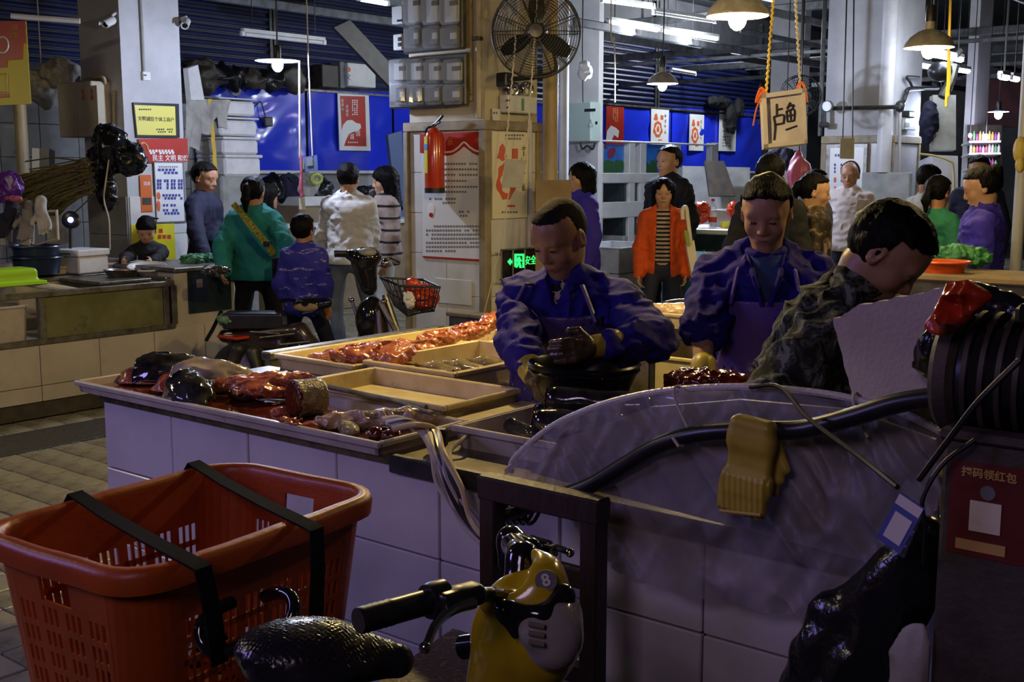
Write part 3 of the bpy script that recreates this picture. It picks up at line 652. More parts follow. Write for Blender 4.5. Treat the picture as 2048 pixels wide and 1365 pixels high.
# ------------------------------------------------------------------ left stall
XS = -6.85
ls = thing('tiled_stall', 'long low stall at left with cream tiles and steel-framed glass tanks', 'stall', (-7.3, 4.2, 0))
obj('core', MB().box((-7.55, 1.5, 0), (XS-.016, 5.28, .46)), 'grout', ls)
obj('plinth', MB().box((-7.5, 1.5, 0), (XS+.002, 5.28, .10), ch=.004), 'dark_trim', ls)
yj = [PX(x, 740, XS)[1] for x in (82, 202, 315, 428)]
st = yj[1]-yj[0]; ys = [yj[0]+st*k for k in range(-5, 7)]
for a, b in zip(ys[:-1], ys[1:]):
    if a > 5.2: continue
    for z0, z1 in ((.102, .205), (.205, .475)): obj('tile', MB().box((XS-.02, a+.002, z0+.002), (XS-.001, min(b, 5.28)-.002, z1-.002), ch=.002), 'tile_stall', ls)
yE = PX(350, 650, XS)[1]
tk = thing('fish_tank', 'steel-framed low glass tank with murky green water on the left stall', 'tank', (-7.2, 4.0, .48))
for z in (.485, .785): obj('frame_rail', MB().box((XS-.03, 1.5, z-.018), (XS+.012, yE, z+.02), ch=.004), 'steel', tk)
yP = [PX(x, 600, XS)[1] for x in (82, 332, 348)]
for y in yP+[yP[0]-1.05]: obj('frame_post', MB().box((XS-.03, y-.022, .50), (XS+.010, y+.022, .77), ch=.004), 'steel', tk)
obj('glass_pane', MB().box((XS-.016, yP[0]+.02, .505), (XS-.006, yP[1]-.02, .768)), 'glass_murky', tk)
obj('sediment_sheet', MB().box((XS-.10, yP[0]+.05, .49), (XS-.03, yP[1]-.45, .70)), 'glass_murky', tk)
obj('back_wall', MB().box((-7.55, 1.6, .47), (-7.50, yE, .80), ch=.004), 'tray_front', tk); obj('back_rail', MB().box((-7.56, 1.5, .80), (-7.49, yE, .83), ch=.004), 'steel', tk)
obj('divider', MB().box((-7.5, yP[1]-.03, .48), (XS-.03, yP[1], .80), ch=.004), 'tray_front', tk)
obj('cross_rail', MB().box((-7.5, yP[1]+.0, .80), (XS, yP[1]+.05, .83), ch=.004), 'steel', tk)
obj('cover_board', MB().box((-7.5, yP[1]-.42, .80), (-6.98, yP[1]-.02, .82), ch=.004), 'steel', tk)
obj('floor_panel', MB().box((-7.5, 1.6, .461), (XS-.03, yP[1], .475)), 'tray_front', tk)
tray('foam_tub', 'bloodstained white tub inside the left end of the stall', -7.40, -6.92, 3.05, yP[0]-.06, .476, .72, 'tray_front')
obj('white_hose', MB().tube([(-7.35, 3.2, .84), (-7.2, 3.7, .86), (-6.98, 4.0, .80), (-6.93, 4.15, .76)], .02, 8), 'white_plastic', label='short white hose over the tank edge', cat='hose')
# tall tiled end of the stall where people stand
te = thing('stall_end', 'tiled end counter of the left stall with a dark glass panel', 'counter', (-7.3, 5.6, 0))
obj('body', MB().box((-7.55, yE+.02, .46), (XS-.012, 5.28, .86), ch=.006), 'tile_stall', te); obj('worktop', MB().box((-7.58, yE, .86), (XS+.02, 5.30, .89), ch=.005), 'steel', te)
obj('dark_panel', MB().box((XS-.02, PX(378, 600, XS)[1], .56), (XS+.006, 5.24, .855), ch=.003), 'dark_water', te)
pn = obj('notice', MB().box((XS+.006, PX(384, 600, XS)[1], .63), (XS+.010, PX(414, 600, XS)[1], .83)), 'navy_plastic', te); obj('emblem', MB().box((XS+.010, PX(392, 590, XS)[1], .74), (XS+.012, PX(404, 590, XS)[1], .80)), 'print_grey', pn)
# ------------------------------------------------------------------ lamps
emis('bulb_warm', (1, .86, .50), 60); emis('bulb_cool', (.72, .80, 1), 60); emis('tube_cool', (.85, .95, .92), 22); emis('tube_far', (.62, .66, 1), 16)
mat('shade_metal', (.36, .34, .29), .55, metal=.15, col2=(.24, .22, .18), scale=20, dirt=(.05, .045, .035), dscale=14, damt=.4)
mat('shade_inner', (.85, .80, .62), .5)
mat('shade_flat', (.75, .78, .85), .5)
def pendant(label, c, r, warm=True, power=30, flat=False, cord_top=4.5, group=None):
    """c: centre of the shade's rim"""
    t = thing('pendant_lamp', label, 'lamp', c, world=False, group=group)
    if flat:
        obj('shade', MB().lathe([(.02, .02), (r*.9, .006), (r, 0), (r*.9, -.004), (.03, .004)], n=28), 'shade_flat', t)
        h = .02
    else:
        pr = [(r, 0), (r*1.01, .006), (r*.93, r*.22), (r*.75, r*.45), (r*.45, r*.66), (r*.22, r*.74), (r*.2, r*1.05)]
        obj('shade', MB().lathe(pr, n=32), 'shade_metal', t)
        obj('shade_lining', MB().lathe([(q[0]*.985, q[1]-.003) for q in pr[1:-1]][::-1], n=32), 'shade_inner' , t)
        h = r*1.05
    obj('socket', MB().lathe([(.0, h+.10), (.022, h+.10), (.03, h+.07), (.03, h), (.024, -.0)], n=14), 'black_plastic', t)
    obj('bulb', MB().ell((0, 0, -.012 if not flat else -.03), (.044, .044, .056)), 'bulb_warm' if warm else 'bulb_cool', t)
    obj('cord', MB().tube([(0, 0, h+.1), (.004, 0, h+.5), (0, 0, cord_top-c[2])], .006, 6), 'wire_black', t)
    l = lamp_light('bulb_light', (0, 0, -.075), power, WARM if warm else COOL, .045); l.parent = t
    return t
pendant('dusty grey pendant lamp with warm bulb above the fish sign', PD(1475, 33, 5.6), .150, True, 55)
pendant('dusty grey pendant lamp with warm bulb in front of the white pillar', PD(1858, 96, 7.1), .150, True, 32)
pendant('small pendant lamp with cold white bulb before the blue wall posters', PD(1325, 168, 10.8), .146, False, 170)
pendant('flat-shaded cold white lamp above the shoppers at left', PD(555, 122, 9.0), .175, False, 150, flat=True)
pendant('flat-shaded white lamp hanging beyond the yellow rope', PD(1880, 214, 12.5), .125, False, 40, flat=True)
pendant('flat-shaded white lamp farthest to the right', PD(1997, 224, 13.5), .12, False, 40, flat=True)
# the same kind of warm lamp hangs over the trays, just above the frame
pendant('warm pendant lamp over the stacked trays', (-3.15, 3.55, 2.36), .150, True, 92)
pendant('warm pendant lamp over the men behind the counter', (-1.0, 4.9, 2.62), .150, True, 46)
def tube_light(label, a, b, on=True, far=False, power=0, r=.016):
    a = np.array(a); b = np.array(b); m = (a+b)/2; t = thing('tube_light', label, 'lamp', m)
    d = (b-a)/np.linalg.norm(b-a); s_ = np.cross(d, (0, 0, 1)); s_ /= np.linalg.norm(s_)
    q = [a+s_*.03+[0, 0, .02], a-s_*.03+[0, 0, .02], a-s_*.022+[0, 0, .055], a+s_*.022+[0, 0, .055]]
    obj('housing', MB().prism(q, b-a), 'white_plastic', t)
    obj('tube', MB().tube([a+d*.03, b-d*.03], r, 10), ('tube_far' if far else 'tube_cool') if on else 'white_plastic', t)
    for e in (a, b): obj('end_cap', MB().box(e-[.02, .02, .02], e+[.02, .02, .03], ch=.004), 'white_plastic', t)
    for e in (a+d*.12, b-d*.12): obj('hanger', MB().tube([e+[0, 0, .05], (e[0], e[1], 4.62)], .005, 5), 'wire_black', t)
    if power:
        l = lamp_light('tube_glow', (0, 0, -.05), power, (.85, .92, 1), .25); l.parent = t
def on_x(px0, py0, px1, py1, X): return PX(px0, py0, X), PX(px1, py1, X)
tube_light('lit fluorescent tube left of the pair above the blue wall', *on_x(1217, 44, 1317, 60, -7.2), power=70, r=.022)
tube_light('lit fluorescent tube right of the pair above the blue wall', *on_x(1324, 62, 1435, 78, -7.2), power=70, r=.022)
tube_light('thin lit tube at the top behind the fan', *on_x(1205, 2, 1307, 16, -7.6), r=.014)
tube_light('unlit double tube above the blue wall', *on_x(1308, 26, 1430, 44, -7.0), on=False)
tube_light('unlit tube fitting over the left shoppers', *on_x(485, 68, 648, 86, -9.2), on=False, r=.02)
tube_light('short tube light far behind the right-hand white pillar', *on_x(1862, 108, 1924, 120, -3.9), far=True, power=60, r=.028)
tube_light('tube light at right beyond the warm lamp', *on_x(1840, 130, 1870, 136, -4.6), far=True, r=.028)
tube_light('small distant tube light right of the pillar', *on_x(1905, 138, 1938, 143, -4.6), far=True, r=.028)
tube_light('distant violet tube light at the right edge, left one', *on_x(2000, 153, 2016, 156, -3.6), far=True, r=.03)
tube_light('distant violet tube light at the right edge, right one', *on_x(2022, 156, 2036, 159, -3.6), far=True, r=.03)
tube_light('bare white batten on the blue shutters', *on_x(1342, 142, 1390, 150, -10.2), on=False)
tube_light('lit tubes seen through the top of the meter pillar gap', *on_x(718, -2, 775, 8, -8.4), r=.02)
tube_light('ceiling tube light high above the far blue wall', (-9.4, 17.2, 4.50), (-9.4, 19.6, 4.50), power=420, r=.02)
# ------------------------------------------------------------------ people
mat('skin_a', (.40, .21, .12), .45, col2=(.33, .16, .09), scale=9, sss=.08)
mat('skin_b', (.47, .27, .16), .45, col2=(.40, .22, .12), scale=9, sss=.08)
mat('skin_c', (.36, .20, .11), .42, col2=(.29, .155, .08), scale=9, sss=.08)
mat('hair', (.004, .0035, .0035), .5, spec=.08, bump=.6, bscale=160, stretch=(1, 1, .25))
mat('hair_thin', (.010, .008, .007), .7, spec=.08, col2=(.024, .017, .012), scale=50, bump=.5, bscale=240)
mat('brow', (.012, .009, .008), .7); mat('lip', (.26, .09, .07), .45); mat('eye_white', (.25, .22, .20), .2)
def cloth(name, col, col2=None, rough=.8, bump=.35, bs=26, **k): return mat(name, col, rough, col2=col2 or tuple(c*.8 for c in col), scale=5, bump=bump, bscale=bs, spec=.3, **k)
cloth('blue_coat', (.013, .007, .20), (.009, .005, .14)); mat('purple_apron', (.085, .060, .19), .33, col2=(.06, .042, .14), scale=4, bump=.3, bscale=12)
mat('violet_apron', (.13, .08, .36), .32, col2=(.09, .055, .28), scale=4, bump=.3, bscale=12)
cloth('blue_shirt', (.05, .10, .22)); cloth('white_cloth', (.60, .58, .56)); cloth('teal_cloth', (.02, .22, .22), rough=.9, bs=120); cloth('navy_cloth', (.012, .013, .035)); cloth('black_cloth', (.007, .007, .009)); cloth('jeans', (.12, .14, .20)); cloth('jeans_dark', (.02, .025, .05))
cloth('grey_cloth', (.22, .20, .20)); cloth('green_cloth', (.02, .17, .10)); cloth('orange_cloth', (.62, .085, .012)); cloth('coat_bright', (.045, .030, .40)); cloth('red_apron', (.16, .03, .025)); cloth('beige_cloth', (.50, .49, .44)); cloth('pale_white', (.62, .54, .50)); cloth('girl_grey', (.10, .11, .14))
def ramp_mat(name, kind, stops, scale, rough=.85, stretch=None, dist=0, vec_gen=False, detail=3):
    m = bpy.data.materials.new(name); m.use_nodes = True; nt = m.node_tree; L = nt.links; b = nt.nodes['Principled BSDF']; b.inputs['Roughness'].default_value = rough; b.inputs['Specular IOR Level'].default_value = .25
    tc = _n(nt, 'ShaderNodeTexCoord'); vec = tc.outputs['Object']
    mp = _n(nt, 'ShaderNodeMapping'); mp.inputs['Scale'].default_value = stretch or (1, 1, 1); L.new(vec, mp.inputs['Vector'])
    if kind == 'noise': t = _n(nt, 'ShaderNodeTexNoise', Scale=scale, Detail=detail, Roughness=.55); t.inputs['Distortion'].default_value = dist
    else: t = _n(nt, 'ShaderNodeTexWave', Scale=scale, Distortion=dist); t.bands_direction = 'Z'
    L.new(mp.outputs[0], t.inputs['Vector']); r = _n(nt, 'ShaderNodeValToRGB'); r.color_ramp.interpolation = 'CONSTANT'
    el = r.color_ramp.elements; el[0].position = stops[0][0]; el[0].color = rgba(stops[0][1]); el[1].position = stops[1][0]; el[1].color = rgba(stops[1][1])
    for p_, c_ in stops[2:]: e = el.new(p_); e.color = rgba(c_)
    L.new(t.outputs['Fac'], r.inputs[0]); L.new(r.outputs[0], b.inputs['Base Color'])
    nz = _n(nt, 'ShaderNodeTexNoise', Scale=22, Detail=3); L.new(vec, nz.inputs['Vector']); bp = _n(nt, 'ShaderNodeBump'); bp.inputs['Strength'].default_value = .4; bp.inputs['Distance'].default_value = .01; L.new(nz.outputs['Fac'], bp.inputs['Height']); L.new(bp.outputs[0], b.inputs['Normal'])
    MATS[name] = m
ramp_mat('camo', 'noise', [(0, (.010, .011, .009)), (.42, (.022, .026, .020)), (.48, (.055, .066, .052)), (.54, (.010, .012, .010)), (.56, (.10, .115, .095)), (.60, (.17, .185, .16))], 24, stretch=(1, 1, .7), dist=.9, detail=2)
ramp_mat('camo_brown', 'noise', [(0, (.02, .016, .012)), (.48, (.05, .035, .022)), (.56, (.14, .10, .07)), (.62, (.26, .20, .15))], 13, dist=.8)
ramp_mat('stripe_knit', 'wave', [(0, (.42, .34, .26)), (.52, (.012, .012, .012))], 9.5)
ramp_mat('stripe_pink', 'wave', [(0, (.36, .27, .23)), (.90, (.02, .018, .018))], 3.1)
ramp_mat('boy_print', 'noise', [(0, (.03, .03, .30)), (.60, (.30, .30, .45)), (.64, (.03, .03, .30)), (.72, (.50, .30, .04))], 16, stretch=(.45, .45, 2.2), dist=.2)
ramp_mat('check_shirt', 'noise', [(0, (.01, .01, .015)), (.56, (.42, .36, .26))], 34, stretch=(1, 1, 1.5), detail=1)
DBG = []
TOCAM = np.array([-f0[0], -f0[1]]); RIGHT2 = RV[:2]
def heading(th):
    a = math.radians(th); d = math.cos(a)*TOCAM+math.sin(a)*RIGHT2
    return math.atan2(-d[0], d[1])
def hand_prims(wr, d, n, s, curl=.6, infl=0, side=1):
    """wrist point, direction of the forearm, palm normal; palm + four bent fingers + thumb"""
    d = d/np.linalg.norm(d); n = n-d*(n@d); n /= np.linalg.norm(n)+1e-9; a = np.cross(d, n)*side
    pr = [cap(wr-d*.01*s, wr+d*.03*s, .026*s+infl, .028*s+infl, k=.012)]
    for q in (-.026, -.009, .009, .026): pr.append(cap(wr+d*.03*s+a*q*.7*s, wr+d*.082*s+a*q*s, .013*s+infl, .012*s+infl, k=.012))
    for q, L in ((-.030, .062), (-.010, .075), (.010, .080), (.030, .070)):
        p0 = wr+d*.085*s+a*q*s; c1, s1 = math.cos(curl*.7), math.sin(curl*.7); c2, s2 = math.cos(curl*1.9), math.sin(curl*1.9)
        p1 = p0+(d*c1+n*s1)*L*.5*s; p2 = p1+(d*c2+n*s2)*L*.5*s
        pr += [cap(p0, p1, .0095*s+infl, .0088*s+infl, k=.004), cap(p1, p2, .0088*s+infl, .0075*s+infl, k=.004)]
    t0 = wr+d*.028*s+a*.028*s; t1 = t0+(d*.6+a*.75+n*.25)*.038*s; t2 = t1+(d*.85+a*.1+n*.5)*.03*s
    pr += [cap(t0, t1, .013*s+infl, .011*s+infl, k=.01), cap(t1, t2, .011*s+infl, .009*s+infl, k=.005)]
    return pr
def cat_rom0(P): return [np.array(P[0])+(np.array(P[1])-np.array(P[0]))*k/3 for k in range(3)]+[np.array(P[1])+(np.array(P[2])-np.array(P[1]))*k/3 for k in range(3)]+[np.array(P[2])+(np.array(P[3])-np.array(P[2]))*k/3 for k in range(4)]
def ik(sh, ta, l1, l2, hint):
    v = ta-sh; L = np.linalg.norm(v); L2 = min(L, (l1+l2)*.995); d = v/L; ta = sh+d*L2
    x = (l1*l1-l2*l2+L2*L2)/(2*L2); hh = math.sqrt(max(l1*l1-x*x, 0)); hint = hint-d*(hint@d); hint /= np.linalg.norm(hint)+1e-9
    return sh+d*x+hint*hh, ta
def person(label, head_at, th, h=1.68, lean=0, pitch=0, yaw=0, roll=0, rh=None, lh=None, re_hint=None, le_hint=None, w=1.0, fat=1.0, cell=.0095, ccell=.0128, skin='skin_a', hair='short', hair_m='hair', top=None, bottom='black_cloth', face=True, sleeve=1.0, hem=-.10, loose=.018, apron=None, glove=None, collar=True, child=False, open_jacket=None, wrinkle=.006, fit_z=True, group=None, zbase=0, walk=0, neck_cut=.062, curl=.6, seed=0, bend=False, vneck=None, kh=None):
    rz = heading(th); Rw = rotz(rz); tgt = PD(*head_at)
    def skel(dz):
        s = h/1.72; l = math.radians(lean); u = np.array((0, math.sin(l), math.cos(l))); f = np.array((0, math.cos(l), -math.sin(l)))
        hs = s*(1.30 if child else (1.09 if bend else 1.16))
        P0 = np.array((0, 0, .95*s+dz)); nb = P0+.50*s*u-.012*s*f; na = math.radians(lean*.6+pitch*.45)
        up = np.array((0, math.sin(na), math.cos(na))); hc = nb+up*(.150*s+.10*(hs-s)); pt = math.radians(lean*.25+pitch)
        HR = rotz(math.radians(-yaw))@rotx(-pt)@roty(math.radians(roll))
        return s, hs, u, f, P0, nb, up, hc, HR
    s, hs, u, f, P0, nb, up, hc, HR = skel(0)
    dz = tgt[2]-zbase-hc[2]
    if not bend or dz > .03:
        for _ in range(4): h *= 1+dz/hc[2]; s, hs, u, f, P0, nb, up, hc, HR = skel(0); dz = tgt[2]-zbase-hc[2]
    DBG.append((label[:30], round(h, 2), round(dz, 2)))
    s, hs, u, f, P0, nb, up, hc, HR = skel(dz)
    base = np.array((tgt[0], tgt[1], zbase)); hw = Rw@hc; base[:2] -= hw[:2]
    root = thing('person', label, 'person', base, rz, world=False, group=group)
    W2L = lambda p: Rw.T@(np.array(p)-base)
    X = np.array((1., 0, 0)); T = lambda a, b, c: P0+X*a*s+f*b*s+u*c*s
    shR, shL = T(.158*w, -.012, .440), T(-.158*w, -.012, .440)
    l1, l2 = .285*s, .25*s
    dr = W2L(rh) if rh is not None else shR+np.array((.06, .04+.10*walk, -.515))*s
    dl = W2L(lh) if lh is not None else shL+np.array((-.06, .04-.10*walk, -.515))*s
    eR, wR = ik(shR, dr, l1, l2, np.array(re_hint if re_hint is not None else (.5, -.6, -.4)))
    eL, wL = ik(shL, dl, l1, l2, np.array(le_hint if le_hint is not None else (-.5, -.6, -.4)))
    hip = [T(.085*w, 0, -.02), T(-.085*w, 0, -.02)]
    legs = []
    for q, hp in ((1, hip[0]), (-1, hip[1])):
        st_ = .16*walk*q
        an = np.array((.10*s*q, .0+st_, .085)); kn, _a = ik(hp, an, .425*s, .425*s, np.array(kh if kh is not None else (.8*q, .5, 0))); legs.append((hp, kn, an))
    H = lambda x, y, z: hc+HR@(np.array((x, y, z))*hs)
    HE = lambda x, y, z, r, k=.02, op=1: ele(H(x, y, z), np.array(r)*hs, HR, k*hs, op)
    HC = lambda a, b, ra, rb=None, k=.015, op=1: cap(H(*a), H(*b), ra*hs, (ra if rb is None else rb)*hs, k*hs, op)
    # --- one continuous body
    hd = [HE(0, -.014, .032, (.074, .092, .088)), HE(0, .022, -.030, (.060, .066, .082), .03), HC((0, .058, -.088), (0, .050, -.082), .024, k=.03), HE(0, .02, .045, (.066, .066, .062), .03)]
    if face:
        hd += [HC((-.040, .072, .030), (.040, .072, .030), .012, k=.02), HE(.036, .052, -.022, (.026, .026, .026), .02), HE(-.036, .052, -.022, (.026, .026, .026), .02),
               HE(.031, .098, .008, (.019, .017, .013), .014, -1), HE(-.031, .098, .008, (.019, .017, .013), .014, -1),
               HE(.031, .072, .008, (.0155, .014, .0115), .005), HE(-.031, .072, .008, (.0155, .014, .0115), .005),
               HC((0, .078, .022), (0, .100, -.020), .0085, .0115, k=.012), HE(.011, .090, -.026, (.009, .010, .008), .007), HE(-.011, .090, -.026, (.009, .010, .008), .007),
               HE(0, .074, -.054, (.030, .016, .018), .012), HC((-.018, .0865, -.050), (.018, .0865, -.050), .0055, k=.006), HC((-.015, .085, -.0605), (.015, .085, -.0605), .006, k=.006), HC((-.022, .095, -.0555), (.022, .095, -.0555), .0028, k=.004, op=-1)]
    for q in (1, -1):
        er = HR@rotz(math.radians(-18*q)); hd += [ele(H(.076*q, -.012, .0), np.array((.010, .020, .031))*hs, er, .006*hs), ele(H(.085*q, -.006, .002), np.array((.007, .010, .018))*hs, er, .005*hs, -1), HE(.072*q, -.004, -.022, (.007, .009, .010), .006)]
    nk = [cap(H(0, -.022, -.055), nb-f*.0*s, .052*s*(.9 if child else 1), .058*s, .03)]
    tor = [ele(T(0, 0, .34), np.array((.142*w, .098*fat, .17))*s, frame((0, 0, 0), X, f)[1][:, [0, 1, 2]], .05), ele(T(0, .0, .14), np.array((.135*w*fat, .098*fat, .15))*s, frame((0, 0, 0), X, f)[1], .06), ele(T(0, -.01, -.02), np.array((.155*w*fat, .110*fat, .12))*s, frame((0, 0, 0), X, f)[1], .05),
           cap(T(-.105*w, -.01, .425), T(.105*w, -.01, .425), .066*s, k=.05), cap(T(0, -.01, .43), nb, .085*s, .058*s, .05)]
    arms = []
    for sh, e, wr in ((shR, eR, wR), (shL, eL, wL)): arms += [cap(sh, e, .050*s, .040*s, .03), cap(e, wr, .040*s, .026*s, .02)]
    lg = []
    for hp, kn, an in legs: lg += [cap(hp, kn, .080*s, .052*s, .03), cap(kn, an, .050*s, .036*s, .02)]
    hnd = []
    inward = lambda wr, e, q: (np.array((-q*.8, .25, -.1)))
    for wr, e, q in ((wR, eR, 1), (wL, eL, -1)): hnd.append(hand_prims(wr, wr-e, inward(wr, e, q), s, curl, 0, q))
    shrink = [(p[0], p[1], p[2]*.9, *p[3:]) if p[0] == 'e' else p for p in tor]
    obj('body', sdf_mesh('body', shrink+nk+arms+lg+hnd[0]+hnd[1]+hd, cell), skin, root)
    # --- hair
    hr = []
    infl = .010 if hair != 'buzz' else .0035
    hp_ = [HE(0, -.016, .034, (.074+infl, .092+infl, .088+infl), .01), HE(0, .02, .047, (.066+infl, .066+infl, .062+infl), .02)]
    zmin = {'short': -.055, 'buzz': -.045, 'balding': -.05, 'bob': -.12, 'long': -.25, 'pony': -.17, 'bun': -.06, 'kid': -.05}[hair]
    if hair in ('bob', 'long'):
        for q in (1, -1): hp_ += [HC((.070*q, .0, .05), (.074*q, .012, -.10 if hair == 'bob' else -.16), .026, .022, k=.03), HC((.06*q, -.05, .04), (.055*q, -.05, -.11 if hair == 'bob' else -.20), .045, .035, k=.03)]
        hp_ += [HC((0, -.07, .03), (0, -.075, -.10 if hair == 'bob' else -.22), .05, .04, k=.03)]
    if hair == 'pony': hp_ += [HE(0, -.105, .03, (.022, .022, .022), .02), HC((0, -.12, .035), (0, -.135, -.06), .026, .030, k=.02), HC((0, -.135, -.06), (0, -.12, -.14), .030, .012, k=.02)]
    if hair == 'bun': hp_ += [HE(0, -.10, .075, (.042, .040, .040), .012), HC((0, -.08, -.0), (0, -.09, .05), .035, k=.02)]
    if hair == 'kid':
        hp_ += [HE(-.05, -.075, .080, (.016, .016, .016), .01), HC((-.055, -.08, .08), (-.095, -.085, .075), .010, .007, k=.01)]
    zf = {'balding': .098, 'buzz': .074, 'bob': .060, 'long': .055, 'kid': .040}.get(hair, .074)
    yb = {'balding': -.02, 'bob': .025, 'long': .02, 'short': .004, 'buzz': .002, 'kid': .02}.get(hair, .0)
    def hpost(P, F):
        q = (P-hc)@HR/hs; x, y, z = q[:, 0], q[:, 1], q[:, 2]
        if hair == 'balding': Kk = np.maximum(np.maximum(y+.0, zmin-z), .045-np.abs(x)-np.maximum(-y-.03, 0)*2)
        else: Kk = np.minimum(np.maximum(zf+.014-(4 if hair != 'buzz' else 1)*x*x-z if hair not in ('bob', 'long') else zf+.03-10*np.abs(x)**1.5-z, y-.12), np.maximum(y-yb+.35*np.maximum(-z, 0), np.maximum(zmin-z, np.where((hair == 'pony') & (y > -.085), -.06-z, -1.))))
        return np.maximum(F, Kk*hs)
    hn = (.0045, (70, 70, 45), seed) if hair not in ('buzz', 'balding') else (.0012, (150, 150, 150), seed)
    obj('hair', sdf_mesh('hair', hp_, min(cell, .007), hpost, hn), hair_m, root)
    if face:
        for q in (1, -1):
            obj('eyebrow', MB().tube([H(.014*q, .0865, .030), H(.030*q, .0855, .0355), H(.048*q, .070, .031)], [.0032*hs, .004*hs, .002*hs], 6), 'brow', root)
            e_ = obj('eye', MB().ell(H(.031*q, .0855, .006), np.array((.0115, .004, .0032 if pitch > 12 else .0048))*hs, 10, 6, HR), 'eye_dark' if pitch > 12 else 'eye_white', root)
            if pitch <= 12: obj('iris', MB().ell(H(.031*q, .0885, .006), np.array((.0045, .003, .0045))*hs, 8, 6, HR), 'eye_dark', e_)
        obj('lips', MB().tube([H(-.019, .0885, -.0555), H(-.007, .0935, -.0545), H(.007, .0935, -.0545), H(.019, .0885, -.0555)], [.0022*hs, .0042*hs, .0042*hs, .0022*hs], 6), 'lip', root)
    # --- clothing
    def inf(p, d):
        if p[0] == 'c': return ('c', p[1], p[2], p[3]+d, p[4]+d, max(p[5], .03), p[6])
        return ('e', p[1], p[2]+d, p[3], max(p[4], .03), p[5])
    def sleeves(fr, d):
        r = []
        for sh, e, wr in ((shR, eR, wR), (shL, eL, wL)):
            if fr <= .5: q = sh+(e-sh)*fr*2; r.append(cap(sh, q, .050*s+d*.7, .044*s+d+.010, .03))
            else:
                q = e+(wr-e)*(fr-.5)*2; r += [cap(sh, e, .052*s+d*.6, .043*s+d*.7, .03), cap(e, q, .043*s+d*.7, (.033*s+d*.7), .03)]
        return r
    ncut = cap(H(0, -.02, -.05), nb+f*.01*s+(-.02*s)*u, neck_cut*s, neck_cut*s, .012, -1)
    def hempost(z0, cutf=None):
        def post(P, F):
            c = (P-P0)@u/s; F = np.maximum(F, (z0-c)*s)
            if cutf: F = np.maximum(F, cutf((P-P0)@X/s, (P-P0)@f/s, c)*s)
            return F
        return post
    tp = [inf(p, loose) for p in tor]
    if hem < -.16: tp += [cap(T(0, -.005, -.05), T(0, .0, hem-.03), (.135*fat*w)*s+loose, (.145*fat*w)*s+loose, .06)]
    nz_ = (wrinkle, (11, 11, 15), seed+.5, 'r')
    if top: obj('shirt' if not open_jacket else 'jacket', sdf_mesh('top', tp+sleeves(sleeve, loose)+[ncut], ccell, hempost(hem, (lambda x, y, c: np.where(y > -.02, (.062+.10*np.maximum(.35-c, 0)*.3)-np.abs(x), -1.)) if open_jacket else ((lambda x, y, c: np.where(y > .02, (c-vneck[1])*.40-np.abs(x), -1.)) if vneck else None)), nz_), top, root)
    if open_jacket: obj('shirt', sdf_mesh('shirt', [inf(p, .008) for p in tor]+[ncut], ccell, hempost(-.03), (.003, (16, 16, 16))), open_jacket, root)
    if collar and top:
        ring = []
        cN = nb+u*.012*s+f*.008*s
        for i in range(12):
            a0, a1 = [2*math.pi*(k_+.5)/13+.25-math.pi/2+math.pi for k_ in (i, i+1)]
            pt = lambda a: cN+X*(math.cos(a)*.064*s)+f*(math.sin(a)*.058*s)+u*(.014*s*(1-math.sin(a)))
            ring.append(cap(pt(a0+math.pi/2*0), pt(a1), .017*s, k=.02))
        obj('collar', sdf_mesh('collar', ring, min(ccell, .008)), top, root)
    if vneck:
        vp = [inf(p, loose*.45) for p in tor]
        def vpost(P, F):
            x = (P-P0)@X/s; y = (P-P0)@f/s; c = (P-P0)@u/s
            return np.maximum(np.maximum(F, np.maximum(np.maximum(np.abs(x)-.12, .0-y), vneck[1]-.06-c)*s), -(F+.014))
        obj('inner_shirt', sdf_mesh('inner_shirt', vp+[ncut], .006, vpost), vneck[0], root)
        for q in (() if vneck[0] == 'check_shirt' else (1, -1)): obj('lapel', MB().tube(cat_rom0([T(.066*q, -.02, .53), T(.062*q, .05, .505), T(.045*q, .112*fat+loose*.6, .45), T(.012*q, .128*fat+loose*.8, vneck[1]+.02)]), [.014*s]*3+[.012*s]*3+[.010*s]*4, 8), top if vneck[0] != 'check_shirt' else 'check_shirt', root)
    if bottom:
        bl = [inf(p, .010) for p in (tor[2],)]
        for hp, kn, an in legs: bl += [cap(hp, kn, .088*s, .068*s, .04), cap(kn, an+[0, 0, .02], .066*s, .056*s, .03)]
        obj('trousers', sdf_mesh('trousers', bl, ccell+.002, lambda P, F: np.maximum(F, P[:, 2]-(P0[2]+.06*s)), (.005, (14, 14, 14), seed)), bottom, root)
        for hp, kn, an in legs: obj('shoe', sdf_mesh('shoe', [ele((an[0], an[1]+.05*s, .04), np.array((.046, .13, .042))*s, None, .02), cap((an[0], an[1], .05), (an[0], an[1], .10), .042*s, .04*s, .03)], .012, lambda P, F: np.maximum(F, .002-P[:, 2])), 'black_matte', root)
    if apron:
        m_, z_top, z_bot, hw_ = apron
        ap = [inf(p, loose+.010+wrinkle*1.0) for p in tor]+[cap(T(0, .02, -.05), T(0, .03, z_bot), (.150*fat*w)*s+loose, (.165*fat*w)*s+loose, .08)]
        def apost(P, F):
            x = (P-P0)@X/s; y = (P-P0)@f/s; c = (P-P0)@u/s
            wd = hw_+.05*np.clip((z_top-.10-c)/.2, 0, 1)
            k = np.maximum(np.maximum(c-z_top, z_bot-c), np.maximum(np.abs(x)-wd, .015-y))
            return np.maximum(np.maximum(F, k*s), -(F+.011))
        obj('apron', sdf_mesh('apron', ap, ccell, apost, (.005, (9, 9, 5), seed)), m_, root)
